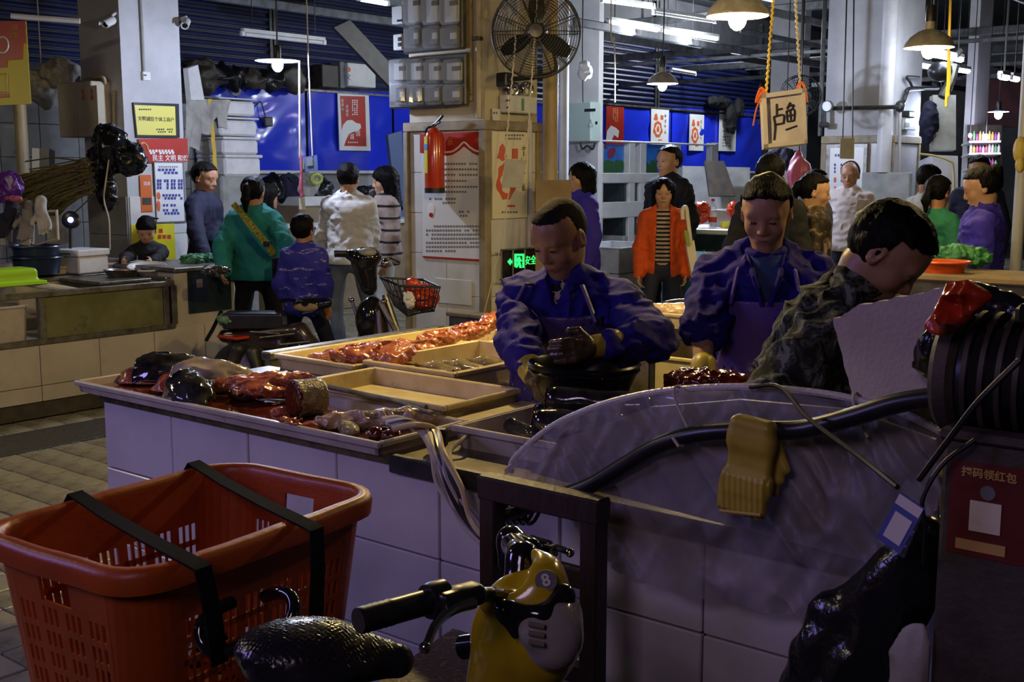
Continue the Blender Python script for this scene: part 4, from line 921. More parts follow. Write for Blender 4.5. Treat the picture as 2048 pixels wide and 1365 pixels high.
        for q in (1, -1): obj('apron_strap', MB().tube([T(hw_*.95*q, .118*fat+loose/s, z_top-.01), T(.10*q, .10*fat, z_top+.10), T(.075*q, .055, .505), T(.07*q, -.03, .53)], .008, 6), m_, root)
    if glove:
        for k_, (wr, e, q, hp2) in enumerate(((wR, eR, 1, hnd[0]), (wL, eL, -1, hnd[1]))):
            if glove[k_] is None: continue
            gm, cm, cuff = glove[k_]
            gp = hand_prims(wr, wr-e, inward(wr, e, q), s, curl, .0025, q); g_ = obj('glove', sdf_mesh('glove', gp, .0045), gm, root)
            d_ = (e-wr)/np.linalg.norm(e-wr)
            obj('glove_cuff', sdf_mesh('cuff', [cap(wr-d_*.005, wr+d_*cuff*s, .034*s, .046*s, .01)], .006, None, (.004, (30, 30, 30), seed)), cm, g_)
    return root, dict(T=T, H=H, s=s, hs=hs, shR=shR, shL=shL, wR=wR, wL=wL, eR=eR, eL=eL, base=base, Rw=Rw, nb=nb, P0=P0, X=X, f=f, u=u, HR=HR)
mat('glove_wet', (.10, .065, .035), .25, col2=(.05, .03, .02), scale=18, bump=.3, bscale=40); mat('glove_yellow', (.50, .39, .05), .4, col2=(.36, .27, .03), scale=9, dirt=(.10, .06, .02), dscale=20, damt=.25)
FGC = dict(cell=.0064, ccell=.0085, bend=True)
P_sel, K_sel = person('man in violet-blue coat and apron holding a black basin, head bowed', (1122, 478, 3.85), -20, lean=12, pitch=26, yaw=22, w=1.12, fat=1.12, rh=PD(1068, 772, 3.50), lh=PD(1190, 694, 3.52), re_hint=(.9, -.25, -.2), le_hint=(-1, -.1, -.25), skin='skin_c', hair='buzz', hair_m='hair_thin', top='blue_coat', bottom='navy_cloth', sleeve=.86, hem=-.25, loose=.030, vneck=('check_shirt', .445), apron=('purple_apron', .425, -.45, .165), glove=(('glove_wet', 'glove_yellow', .05), ('glove_wet', 'glove_yellow', .085)), wrinkle=.012, seed=1, kh=(0, -1, 0), **FGC)
P_two, K_two = person('man in violet-blue coat and long violet apron looking down, yellow glove on', (1533, 428, 4.0), -8, lean=5, pitch=22, yaw=12, w=1.08, fat=1.0, rh=PD(1408, 795, 3.80), lh=PD(1560, 850, 3.7), re_hint=(.6, -.4, 0), skin='skin_b', hair='short', top='blue_coat', bottom='navy_cloth', sleeve=.42, hem=-.2, loose=.030, vneck=('blue_shirt', .33), apron=('violet_apron', .365, -.55, .13), glove=(('glove_yellow', 'glove_yellow', .13), None), curl=.35, kh=(0, .6, 0), wrinkle=.012, seed=2, **FGC)
P_cam, K_cam = person('man in green camouflage jacket bending over the foam sheet', (1768, 510, 2.95), 66, lean=27, pitch=40, yaw=0, w=1.1, fat=1.05, rh=PD(1665, 930, 2.62), lh=PD(1760, 900, 2.95), re_hint=(.35, -.6, -.5), skin='skin_c', hair='short', top='camo', bottom='navy_cloth', sleeve=.95, hem=-.2, loose=.034, wrinkle=.014, seed=3, kh=(0, 1, 0), cell=.0056, ccell=.0082, bend=True)
person('woman in an orange jacket over a striped shirt walking towards the stall', (1327, 388, 9.2), -6, pitch=4, w=.98, fat=1.0, skin='skin_b', hair='bob', top='orange_cloth', open_jacket='stripe_knit', bottom='jeans_dark', hem=-.13, loose=.03, collar=False, walk=.6, seed=4, cell=.008, ccell=.0105)
person('man in a black hooded jacket behind the orange-jacketed woman', (1338, 325, 10.2), -52, h=1.74, yaw=4, skin='skin_b', hair='short', top='black_cloth', bottom='black_cloth', hem=-.18, loose=.04, wrinkle=.012, w=1.1, seed=5)
person('woman in a bright blue smock with chin-length hair facing left', (1163, 358, 9.6), -72, pitch=6, skin='skin_b', hair='bob', top='coat_bright', bottom='black_cloth', hem=-.35, loose=.035, w=1.0, rh=None, seed=6)
person('dark-haired person in black standing behind the violet-aproned man', (1542, 352, 7.4), 150, face=False, skin='skin_a', hair='short', top='black_cloth', w=1.1, hem=-.15, loose=.03, seed=7)
person('woman in a brown camouflage jacket with a ponytail, seen in profile', (1629, 386, 7.7), 82, pitch=8, skin='skin_b', hair='pony', top='camo_brown', hem=-.18, loose=.03, w=1.0, seed=8)
person('person in a grey pullover hidden behind the brown-camouflage woman', (1634, 372, 9.4), 60, face=False, skin='skin_b', hair='short', top='grey_cloth', hem=-.15, loose=.03, w=1.05, seed=9)
person('balding man in a pale pullover standing before the white pillar', (1700, 352, 11.0), -28, pitch=12, skin='skin_a', hair='balding', hair_m='hair', top='pale_white', bottom='jeans_dark', hem=-.10, loose=.035, w=1.12, fat=1.15, wrinkle=.010, seed=10)
person('man in a pale collared shirt turned away beside the white pillar', (1857, 362, 9.6), 118, pitch=16, skin='skin_a', hair='short', top='beige_cloth', hem=-.12, loose=.03, w=1.05, face=False, seed=11)
person('girl in a green shirt with a ponytail turned away', (1876, 388, 8.1), 128, pitch=8, skin='skin_a', hair='pony', top='green_cloth', hem=-.12, loose=.018, w=.92, face=False, sleeve=.45, collar=False, seed=12)
person('man in a dark jacket with grey shoulders half hidden at right', (1957, 343, 10.2), -25, pitch=10, skin='skin_a', hair='short', top='navy_cloth', hem=-.15, loose=.03, w=1.05, seed=13)
person('woman in a violet-blue smock with her hair in a bun at right edge', (1964, 378, 6.9), -112, pitch=20, skin='skin_b', hair='bun', top='coat_bright', bottom='black_cloth', hem=-.30, loose=.034, w=1.08, fat=1.05, wrinkle=.010, rh=PD(1915, 560, 6.7), lh=PD(1905, 560, 7.0), apron=('red_apron', .1, -.45, .14), seed=14)
person('woman in a teal sweater seen from behind with a yellow bag strap', (507, 388, 8.4), 168, pitch=8, face=False, skin='skin_a', hair='pony', top='teal_cloth', bottom='black_cloth', hem=-.06, loose=.045, w=1.08, fat=1.18, wrinkle=.008, rh=PD(585, 560, 8.1), lh=PD(445, 540, 8.2), re_hint=(1, -.4, -.2), le_hint=(-1, -.4, -.2), seed=15, collar=False)
P_tl = None
person('small boy in a blue printed shirt seen from behind', (606, 462, 7.85), 165, h=1.25, child=True, face=False, skin='skin_a', hair='short', top='boy_print', bottom='navy_cloth', hem=-.14, loose=.03, w=1.05, sleeve=.7, collar=False, seed=16)
person('man in a white jacket and jeans seen from behind by the blue wall', (697, 360, 9.3), 172, pitch=12, face=False, skin='skin_a', hair='short', top='white_cloth', bottom='jeans', hem=-.07, loose=.035, w=1.12, fat=1.08, wrinkle=.010, rh=PD(742, 520, 9.6), lh=PD(652, 520, 9.6), re_hint=(1, -.4, 0), le_hint=(-1, -.4, 0), seed=17)
person('woman in a pink striped sweater standing next to the meter pillar', (770, 364, 9.9), -78, pitch=8, skin='skin_b', hair='long', top='stripe_pink', bottom='beige_cloth', hem=-.12, loose=.035, w=1.0, seed=18, collar=False)
person('stallholder in a navy top and red apron facing the shoppers', (409, 358, 9.4), 72, pitch=14, skin='skin_a', hair='short', top='navy_cloth', bottom='black_cloth', hem=-.12, loose=.032, apron=('red_apron', -.02, -.5, .17), rh=PD(415, 540, 9.0), lh=PD(440, 545, 9.2), seed=19)
person('little girl in a grey pinafore working at the stall', (293, 462, 8.8), 12, h=1.25, child=True, pitch=24, skin='skin_b', hair='kid', top='black_cloth', bottom='black_cloth', hem=-.1, loose=.018, apron=('girl_grey', .36, -.40, .11), rh=PD(240, 530, 8.35), lh=PD(296, 530, 8.4), re_hint=(.8, -.3, -.5), le_hint=(-.8, -.3, -.5), collar=True, seed=20)
person('dark-clothed shopper half hidden between the teal woman and the boy', (535, 395, 10.0), 120, face=False, skin='skin_a', hair='long', top='black_cloth', hem=-.12, w=.95, seed=21)
# ------------------------------------------------------------------ foreground: scooter with crate, stand, plastic guard, machine
mat('yellow_paint', (.50, .36, .008), .22, col2=(.42, .28, .005), scale=4, coat=.6, dirt=(.10, .06, .02), dscale=30, damt=.1)
mat('lens', (.34, .32, .29), .10, col2=(.22, .21, .19), scale=5, coat=.8, alpha=.96); mat('reflector', (.60, .50, .42), .2, metal=.7)
mat('crate_orange', (.40, .070, .006), .42, col2=(.31, .050, .005), scale=5, bump=.1, bscale=60, dirt=(.16, .03, .01), dscale=9, damt=.3)
mat('strap_black', (.006, .006, .007), .9, spec=.08); mat('seat_vinyl', (.012, .011, .014), .28, bump=.9, bscale=190); mat('seat_vinyl_smooth', (.012, .011, .015), .25)
mat('speckle', (.10, .075, .03), .45, col2=(.32, .24, .10), scale=70, lo=.55, hi=.68, bump=.6, bscale=90)
def cat_rom(P, n=6):
    P = [np.array(p, float) for p in P]; Q = [2*P[0]-P[1]]+P+[2*P[-1]-P[-2]]; out = []
    for i in range(1, len(Q)-2):
        for k in range(n):
            t = k/n; a, b, c, d = Q[i-1:i+3]
            out.append(.5*((2*b)+(-a+c)*t+(2*a-5*b+4*c-d)*t*t+(-a+3*b-3*c+d)*t**3))
    return out+[P[-1]]
# --- crate: real walls with slots between bars
cr = [PZ(x, y, .90) for x, y in ((18, 1052), (512, 902), (722, 1018), (172, 1190))]
A_, B_, C_, D_ = [np.array(c) for c in cr]
cen = (A_+B_+C_+D_)/4; ux = ((B_-A_)+(C_-D_)); Lx = np.linalg.norm(ux)/2; ux /= np.linalg.norm(ux); uy = np.array((-ux[1], ux[0], 0))
Ly = abs(((A_-D_)+(B_-C_))@uy)/2
if (A_-D_)@uy < 0: uy = -uy
Lx *= .955; Ly *= .94
crate = thing('plastic_crate', 'orange slotted plastic crate strapped on the scooter rack', 'crate', (cen[0], cen[1], .56))
HTc = .34; R0 = .085
def crate_pt(t, z, inset=0.0):
    """t in [0,4): walk round a rounded rectangle at height z (0 bottom .. HTc rim)"""
    tp = .035*(1-z/HTc)+inset; hx, hy = Lx/2-tp, Ly/2-tp; r = R0
    segs = [(2*(hx-r), 's'), (math.pi/2*r, 'c')]*2; lens_ = [2*(hx-r), math.pi/2*r, 2*(hy-r), math.pi/2*r]*2; tot = sum(lens_); d = (t % 1.0)*tot
    cx = [hx-r, hx-r, -(hx-r), -(hx-r)]; cy = [-(hy-r), hy-r, hy-r, -(hy-r)]
    i = 0
    while d > lens_[i]: d -= lens_[i]; i += 1
    if i == 0: x, y = -(hx-r)+d, -hy
    elif i == 2: x, y = hx, -(hy-r)+d
    elif i == 4: x, y = (hx-r)-d, hy
    elif i == 6: x, y = -hx, (hy-r)-d
    else:
        k = (i-1)//2; a = -math.pi/2+k*math.pi/2+d/r; x, y = cx[k]+r*math.cos(a), cy[k]+r*math.sin(a)
    return np.array((cen[0], cen[1], .56+z))+ux*x+uy*y
hx0, hy0 = Lx/2, Ly/2; PER = 2*(2*(hx0-R0)+2*(hy0-R0))+2*math.pi*R0
def t_of(side, s_):     # side 0..3 (front, right, back, left), s_ metres from the straight part's start
    pre = [0, 2*(hx0-R0)+math.pi/2*R0, 2*(hx0-R0)+2*(hy0-R0)+math.pi*R0, 4*(hx0-R0)+2*(hy0-R0)+1.5*math.pi*R0][side]
    return (pre+s_)/PER
def strip(mb, t0, t1, z0, z1, n=2, th=.006):
    for k in range(n):
        a, b = t0+(t1-t0)*k/n, t0+(t1-t0)*(k+1)/n
        o4 = [crate_pt(a, z0), crate_pt(b, z0), crate_pt(b, z1), crate_pt(a, z1)]; i4 = [crate_pt(a, z0, th), crate_pt(b, z0, th), crate_pt(b, z1, th), crate_pt(a, z1, th)]
        mb.add(o4+i4, [(0, 1, 2, 3), (7, 6, 5, 4), (0, 4, 5, 1), (1, 5, 6, 2), (2, 6, 7, 3), (3, 7, 4, 0)])
NR = 5; zr = [.03+i*(.205/NR) for i in range(NR+1)]
for side, LL in ((0, 2*(hx0-R0)), (1, 2*(hy0-R0)), (2, 2*(hx0-R0)), (3, 2*(hy0-R0))):
    wl_ = MB(); ng = 6 if side in (0, 2) else 4
    strip(wl_, t_of(side, 0), t_of(side, LL), 0, zr[0]); strip(wl_, t_of(side, 0), t_of(side, LL), zr[-1], .245)
    for z in zr[1:-1]: strip(wl_, t_of(side, 0), t_of(side, LL), z-.006, z+.006)
    gw = LL/ng
    for g_ in range(ng):
        s0 = g_*gw
        strip(wl_, t_of(side, s0), t_of(side, s0+.012), zr[0], zr[-1], 1); strip(wl_, t_of(side, s0+gw-.012), t_of(side, s0+gw), zr[0], zr[-1], 1)
        inner = gw-.024; bw = .008; nsl = 3; sw = (inner-bw*(nsl-1))/nsl
        for k in range(1, nsl): strip(wl_, t_of(side, s0+.012+k*sw+(k-1)*bw), t_of(side, s0+.012+k*(sw+bw)), zr[0], zr[-1], 1)
    if side in (1, 3):      # upper band with a hand hole
        strip(wl_, t_of(side, 0), t_of(side, LL*.30), .245, HTc); strip(wl_, t_of(side, LL*.62), t_of(side, LL), .245, HTc); strip(wl_, t_of(side, LL*.30), t_of(side, LL*.62), .305, HTc)
    else: strip(wl_, t_of(side, 0), t_of(side, LL), .245, HTc)
    obj('slotted_wall', wl_, 'crate_orange', crate, smooth=False)
for k, (side, LL) in enumerate(((0, 2*(hx0-R0)), (1, 2*(hy0-R0)), (2, 2*(hx0-R0)), (3, 2*(hy0-R0)))):
    co = MB(); strip(co, t_of(side, LL), t_of(side, LL)+math.pi/2*R0/PER, 0, HTc, 7); obj('corner', co, 'crate_orange', crate)
ringp = []
N_ = 72
rim = MB()
prof = [(-.004, -.034), (.020, -.034), (.024, -.004), (.018, .008), (-.002, .010), (-.012, .0)]
vs = []; fs = []
for i in range(N_):
    t = i/N_; p = crate_pt(t, HTc); q = crate_pt(t, HTc, .02); o_ = p-q; o_[2] = 0; o_ /= np.linalg.norm(o_)
    wv = .0015*math.sin(i*.9)*(random.random())
    for (a, b) in prof: vs.append(p+o_*a+np.array((0, 0, b+wv)))
K6 = len(prof)
for i in range(N_):
    for j in range(K6): fs.append((i*K6+j, ((i+1) % N_)*K6+j, ((i+1) % N_)*K6+(j+1) % K6, i*K6+(j+1) % K6))
obj('rim', rim.add(vs, fs), 'crate_orange', crate, ang=60)
bt = MB()
for i in range(9):
    s_ = -Lx/2+.05+i*(Lx-.1)/8; a = np.array((cen[0], cen[1], .563))+ux*s_
    bt.prism([a+ux*-.012+uy*(-Ly/2+.045), a+ux*.012+uy*(-Ly/2+.045), a+ux*.012+uy*(Ly/2-.045), a-ux*.012+uy*(Ly/2-.045)], (0, 0, .008))
for i in range(7):
    s_ = -Ly/2+.05+i*(Ly-.1)/6; a = np.array((cen[0], cen[1], .565))+uy*s_
    bt.prism([a+uy*-.012+ux*(-Lx/2+.045), a+uy*.012+ux*(-Lx/2+.045), a+uy*.012+ux*(Lx/2-.045), a-uy*.012+ux*(Lx/2-.045)], (0, 0, .008))
obj('bottom_grid', bt, 'crate_orange', crate)
# black straps over the crate
def ribbon(P, wvec, th=.0025):
    P = [np.array(p, float) for p in P]; w_ = np.array(wvec, float); mb = MB(); vs = []
    for i, p in enumerate(P):
        t = P[min(i+1, len(P)-1)]-P[max(i-1, 0)]; nn = np.cross(t, w_); nn /= np.linalg.norm(nn)+1e-9
        vs += [p-w_/2+nn*th, p+w_/2+nn*th, p+w_/2-nn*th, p-w_/2-nn*th]
    fs = [(i*4+j, (i+1)*4+j, (i+1)*4+(j+1) % 4, i*4+(j+1) % 4) for i in range(len(P)-1) for j in range(4)]+[(0, 1, 2, 3), tuple((len(P)-1)*4+j for j in (3, 2, 1, 0))]
    return mb.add(vs, fs)
for lb, a, b, e in (('black strap over the left half of the crate', PZ(158, 992, .916), PZ(392, 1128, .916), PD(440, 1330, 1.86)), ('black strap over the right half of the crate', PZ(395, 930, .916), PZ(620, 1052, .916), PD(632, 1240, 2.02))):
    P = [a+np.array((0, 0, -.12))+uy*.03, a+uy*.030+np.array((0, 0, -.02)), a+uy*.012+np.array((0, 0, .004)), a, a*.7+b*.3+np.array((0, 0, -.006)), a*.35+b*.65+np.array((0, 0, -.005)), b, b-uy*.016+np.array((0, 0, -.004)), b*.5+e*.5-uy*.012, e]
    obj('strap', ribbon(P, ux*.034, .002), 'strap_black', label=lb, cat='strap')
# --- the scooter
sc_ = thing('electric_scooter', 'yellow and black electric scooter in the foreground carrying the orange crate', 'scooter', (*PD(900, 1300, 1.9)[:2], 0))
HB = PD(1045, 1200, 1.78)
grip_e, grip_i = PD(716, 1243, 1.52), PD(872, 1200, 1.60)
gd = (grip_i-grip_e)/np.linalg.norm(grip_i-grip_e); gl = np.linalg.norm(grip_i-grip_e)
def along(a, d, prof, n=20):
    R = frame((0, 0, 0), np.cross((0, 0, 1.), d), np.cross(d, np.cross((0, 0, 1.), d)))[1]
    R = np.stack([R[:, 0], np.cross(d, R[:, 0]), d], 1); return MB().lathe(prof, a, n, R)
obj('grip', along(grip_e, gd, [(0, 0), (.017, 0), (.0185, .004)]+[(.0175+.0011*(k % 2), .008+k*.0045) for k in range(10)]+[(.0178, .055), (.0178, gl*.9)], 20), 'black_plastic', sc_)
obj('switch_collar', along(grip_e+gd*gl*.88, gd, [(0, 0), (.024, 0), (.026, .006), (.026, .030), (.020, .036), (0, .036)], 20), 'black_plastic', sc_)
hb_in = PD(985, 1190, 1.70)
obj('handlebar', MB().tube(cat_rom([grip_i, PD(930, 1190, 1.64), hb_in, HB]), .0115, 10), 'black_gloss', sc_)
obj('brake_clamp', sdf_mesh('brake_clamp', [bxe(np.zeros(3), (.036, .014, .016), frame((0, 0, 0), gd, (0, 0, 1))[1], .006), cap(gd*.0, gd*.055+np.array((0, 0, -.008)), .014, .010, .01)], .003), 'black_plastic', sc_).location = tuple(PD(918, 1195, 1.60)-np.array(sc_.location))
lev = cat_rom([PD(945, 1205, 1.60), PD(905, 1220, 1.57), PD(872, 1250, 1.545), PD(856, 1285, 1.53), PD(850, 1298, 1.525)])
obj('brake_lever', MB().tube(lev, [.0105-.0045*abs(math.sin(2.4*i/len(lev))) for i in range(len(lev))], 10).ell(PD(850, 1296, 1.525), (.0085, .0085, .0085)), 'chrome', sc_)
# head fairing: yellow shell, black brow, lens
def HP(px, py, dd=0): return PD(px, py, 1.76+dd)
o0 = np.array(sc_.location)
yl = [ele(HP(1050, 1260, .03)-o0, (.075, .075, .095), None, .03), cap(HP(985, 1200, -.03)-o0, HP(1070, 1215, .0)-o0, .020, .042, .03), cap(HP(963, 1180, -.03)-o0, HP(985, 1200, -.03)-o0, .008, .018, .015), cap(HP(1055, 1185, 0)-o0, HP(1088, 1140, .02)-o0, .030, .022, .03), cap(HP(1088, 1140, .02)-o0, HP(1070, 1106, .03)-o0, .018, .006, .02),
      cap(HP(1040, 1290, .03)-o0, HP(1020, 1370, .05)-o0, .070, .060, .04), cap(HP(1020, 1370, .05)-o0, HP(1010, 1480, .08)-o0, .058, .05, .04), ele(HP(1090, 1270, .0)-o0, (.05, .05, .07), None, .03), ele(HP(1085, 1172, -.005)-o0, (.034, .034, .036), None, .03),
      ele(HP(1020, 1150, .0)-o0, (.032, .045, .028), None, .02, -1)]
obj('fairing', sdf_mesh('fairing', yl, .0045), 'yellow_paint', sc_)
obj('visor', sdf_mesh('visor', [cap(HP(1010, 1222, -.070)-o0, HP(1085, 1232, -.070)-o0, .013, .014, .015), cap(HP(1085, 1232, -.070)-o0, HP(1128, 1192, -.035)-o0, .013, .014, .015), cap(HP(1010, 1222, -.070)-o0, HP(1032, 1268, -.072)-o0, .012, .009, .02), cap(HP(1128, 1192, -.035)-o0, HP(1148, 1222, -.01)-o0, .012, .010, .02)], .0045), 'black_gloss', sc_)
ln = [ele(HP(1105, 1270, -.045)-o0, (.048, .044, .055), None, .02), ele(HP(1062, 1258, -.068)-o0, (.026, .022, .026), None, .02), ele(HP(1128, 1235, -.02)-o0, (.026, .03, .04), None, .02)]
lens_o = obj('headlight_lens', sdf_mesh('lens', ln, .0045), 'lens', sc_)
for k in range(3): obj('reflector_bar', MB().tube([HP(1056, 1248+k*18, -.098), HP(1088, 1254+k*18, -.096)], .004, 8), 'reflector', lens_o)
st_ = obj('round_sticker', MB().lathe([(0, .0015), (.0165, .0015), (.0165, 0)], HP(1092, 1162, -.043), 24, frame((0, 0, 0), RV, UV)[1]), 'print_grey', sc_)
text('8', .026, 'lettering_white', HP(1092, 1162, -.0455), RV+.3*UV, UV-.3*RV, sc_, bold=.0006)
# far grip, stem and mirror-side lever
obj('stem_cover', sdf_mesh('stem_cover', [cap(PD(1046, 1118, 1.86)-o0, PD(1040, 1200, 1.84)-o0, .024, .034, .02), cap(PD(1046, 1118, 1.86)-o0, PD(1025, 1090, 1.92)-o0, .024, .020, .02)], .005), 'black_gloss', sc_)
fg = PD(1025, 1085, 1.96)
obj('grip', sdf_mesh('grip', [cap(np.zeros(3), PD(1062, 1100, 1.90)-fg, .022, .020, .02), cap(PD(1010, 1130, 1.96)-fg, PD(1020, 1078, 1.96)-fg, .012, .020, .02)], .004), 'black_gloss', sc_).location = tuple(fg-o0)
lv2 = cat_rom([PD(1062, 1080, 1.95), PD(1095, 1090, 1.93), PD(1120, 1098, 1.92), PD(1140, 1106, 1.91)])
obj('brake_lever', MB().tube(lv2, [.009]*8+[.006]*(len(lv2)-8), 8).ell(PD(1140, 1106, 1.91), (.008, .008, .008)).box(PD(1100, 1102, 1.92)-.011, PD(1100, 1102, 1.92)+.011, ch=.003), 'chrome', sc_)
obj('brake_cable', MB().tube(cat_rom([PD(1095, 1108, 1.92), PD(1100, 1135, 1.9), PD(1085, 1160, 1.88)]), .004, 6), 'wire_black', sc_)
# saddle, rack, frame, wheels
sd = PD(620, 1310, 1.72); rdir = HB-sd; rdir[2] = 0; rdir /= np.linalg.norm(rdir); sdir = np.array((rdir[1], -rdir[0], 0))
FR = np.stack([rdir, np.cross((0, 0, 1.), rdir), (0, 0, 1.)], 1)
sdl = [ele(np.array((0, 0, -.01)), (.10, .088, .040), FR, .03), cap(FR@np.array((.03, 0, 0)), FR@np.array((.13, 0, -.022)), .042, .026, .03), ele(FR@np.array((-.02, 0, .015)), (.09, .075, .035), FR, .02)]
def studs(P, F):
    q = P@FR; m_ = (np.abs(q[:, 1]) < .075) & (q[:, 2] > .0)
    return F-np.where(m_, .0018*np.sin(q[:, 0]*620)*np.sin(q[:, 1]*620), 0)
sd_o = obj('saddle', sdf_mesh('saddle', sdl, .0032, studs), 'seat_vinyl_smooth', sc_); sd_o.location = tuple(sd-o0)
for k in range(3):
    s_ = .010+k*.011; base_ = sd+np.array((0, 0, .046-k*.002))
    obj('embossed_line', MB().tube(cat_rom([base_+rdir*(-.045)+sdir*(-s_), base_+rdir*(.0)+sdir*(-s_), base_+rdir*(.022+k*.01)+sdir*(-.0), base_+rdir*(.0)+sdir*s_, base_+rdir*(-.045)+sdir*s_]), .0035, 6), 'seat_vinyl_smooth', sc_)
rk = [PD(465, 1205, 1.95), PD(430, 1222, 1.92), PD(402, 1255, 1.90), PD(408, 1290, 1.89), PD(440, 1306, 1.88), PD(520, 1278, 1.88), PD(570, 1255, 1.89), PD(588, 1222, 1.90), PD(582, 1195, 1.92), PD(560, 1186, 1.94), PD(530, 1194, 1.97)]
obj('rack_loop', MB().tube(cat_rom(rk), .0115, 12), 'black_gloss', sc_)
obj('rack_platform', MB().prism([cen-ux*.2-uy*.16+[0, 0, -.352], cen+ux*.2-uy*.16+[0, 0, -.352], cen+ux*.2+uy*.16+[0, 0, -.352], cen-ux*.2+uy*.16+[0, 0, -.352]], (0, 0, .012)), 'black_plastic', sc_)
fwp = HB+rdir*.12; fwp[2] = .2; rwp = np.array((cen[0], cen[1], .2))
for wp in (fwp, rwp):
    Rw_ = np.stack([rdir, (0, 0, 1.), sdir], 1)
    wo = obj('wheel', MB().lathe([(.12, -.03), (.18, -.035), (.2, -.02), (.2, .02), (.18, .035), (.12, .03), (.12, -.03)], wp, 28, Rw_), 'black_matte', sc_); obj('hub', MB().lathe([(0, -.04), (.03, -.04), (.12, -.01), (.12, .01), (.03, .04), (0, .04)], wp, 20, Rw_), 'steel', wo)
obj('frame_tube', MB().tube(cat_rom([HB+[0, 0, -.05], HB+[0, 0, -.4]-rdir*.05, HB*[1, 1, 0]-rdir*.2+[0, 0, .30], sd*[1, 1, 0]+[0, 0, .35], sd+[0, 0, -.05]]), .028, 12), 'black_gloss', sc_)
obj('frame_tube', MB().tube([sd+[0, 0, -.25], (cen[0], cen[1], .545)], .018, 10).tube([sd*[1, 1, 0]+[0, 0, .35], rwp+sdir*.06], .016, 8).tube([sd*[1, 1, 0]+[0, 0, .35], rwp-sdir*.06], .016, 8), 'black_gloss', sc_)
obj('fork', MB().tube([HB+[0, 0, -.1], fwp+sdir*.055], .018, 8).tube([HB+[0, 0, -.1], fwp-sdir*.055], .018, 8), 'black_gloss', sc_)
obj('lock_cylinder', MB().tube([PD(925, 1295, 1.86), PD(965, 1290, 1.84)], .02, 14), 'black_gloss', sc_)
# speckled block between scooter and counter
zb = .46
pl = [PZ(745, 1372, zb), PZ(905, 1258, zb), PZ(1010, 1285, zb), PZ(1010, 1372, zb)]
obj('stone_block', MB().prism([(*p[:2], 0) for p in pl], (0, 0, zb)), 'speckle', label='speckled brown block standing between the scooter and the tiled counter', cat='block')
# --- dark wooden stand in front of the counter
YS = 1.93
ws = thing('wooden_stand', 'dark wooden open stand leaning near the yellow scooter head', 'stand', (*PY(1080, 1300, YS)[:2], 0))
a0, a1 = PY(968, 948, YS), PY(1205, 990, YS); xl, xr, ztop = a0[0], a1[0], a0[2]
mat('dark_wood', (.020, .013, .010), .5, col2=(.035, .022, .016), scale=12, bump=.3, bscale=40, stretch=(1, 1, .3))
for x in (xl, xr-.045): obj('post', MB().box((x, YS-.02, 0), (x+.045, YS+.025, ztop-.02), ch=.004), 'dark_wood', ws)
obj('top_rail', MB().box((xl-.005, YS-.022, ztop-.055), (xr+.005, YS+.027, ztop), ch=.005), 'dark_wood', ws)
for z in (ztop-.185, ztop-.40): obj('cross_rail', MB().box((xl+.045, YS-.012, z-.022), (xr-.045, YS+.016, z+.022), ch=.004), 'dark_wood', ws)
for k in range(5):
    c_ = PY(1015+k*13, 1012, YS+.08); obj('coil_loop' , MB().tube([c_+np.array((.008*math.cos(a), .03*math.sin(a), .045*math.cos(a))) for a in np.linspace(0, 2*math.pi, 15)[:-1]], .005, 6, closed=True), 'black_gloss', ws)
obj('hose_stub', MB().tube([PY(985, 1040, YS+.06), PY(1060, 1015, YS+.04), PY(1110, 1000, YS+.05)], .016, 10), 'black_plastic', ws)
# --- bundle of cables over the counter edge
cols = ['rope', 'rope', 'grey_plastic', 'tray', 'black_plastic', 'black_plastic', 'grey_plastic', 'tray']
for k in range(8):
    j = k*.007; dx = k*5
    P = [PZ(765+dx*.6, 838+k*3, .875), PZ(800+dx, 836+k*2, .89), PZ(838+dx, 862, .87), PY(862+dx*.7, 905, 2.12-j*.4), PY(885+dx*.9+(6 if k % 2 else -8), 975, 2.09-j*.3), PY(930+dx*.7-(10 if k % 3 else -6), 1045, 2.09-j*.3), PY(985+dx*.4, 1108, 2.08-j*.2), PY(1010+dx*.3, 1150, 2.10)]
    obj('cable', MB().tube(cat_rom(P), .0062+.002*(k % 2), 8), cols[k], label=['cream cable of the bundle, first from the left', 'cream cable of the bundle, second from the left', 'greyish cable in the bundle over the counter edge, third', 'yellowed cable in the bundle over the counter edge, fourth', 'black cable in the bundle over the counter edge, fifth', 'black cable in the bundle over the counter edge, sixth', 'greyish cable near the right of the counter-edge bundle', 'yellowed cable at the right of the counter-edge bundle'][k], cat='cable', group='cables over the counter edge')
obj('cable_coil', MB().tube(cat_rom([PZ(905, 950, .80)+[0, 0, -.01], PY(905, 940, 2.11), PZ(900, 905, .82), PZ(925, 880, .84), PZ(935, 872, .84)]), .006, 8), 'rope', label='pale cable end looping over the steel edge', cat='cable')
cl_ = PZ(872, 872, .85); obj('hose_clamp', MB().box(cl_-[.03, .016, .03], cl_+[.03, .016, .02], rotz(.5), ch=.004), 'steel_dark', label='dark ribbed clamp holding the cable bundle', cat='clamp')
mat('basin_black', (.005, .005, .007), .3, spec=.25)
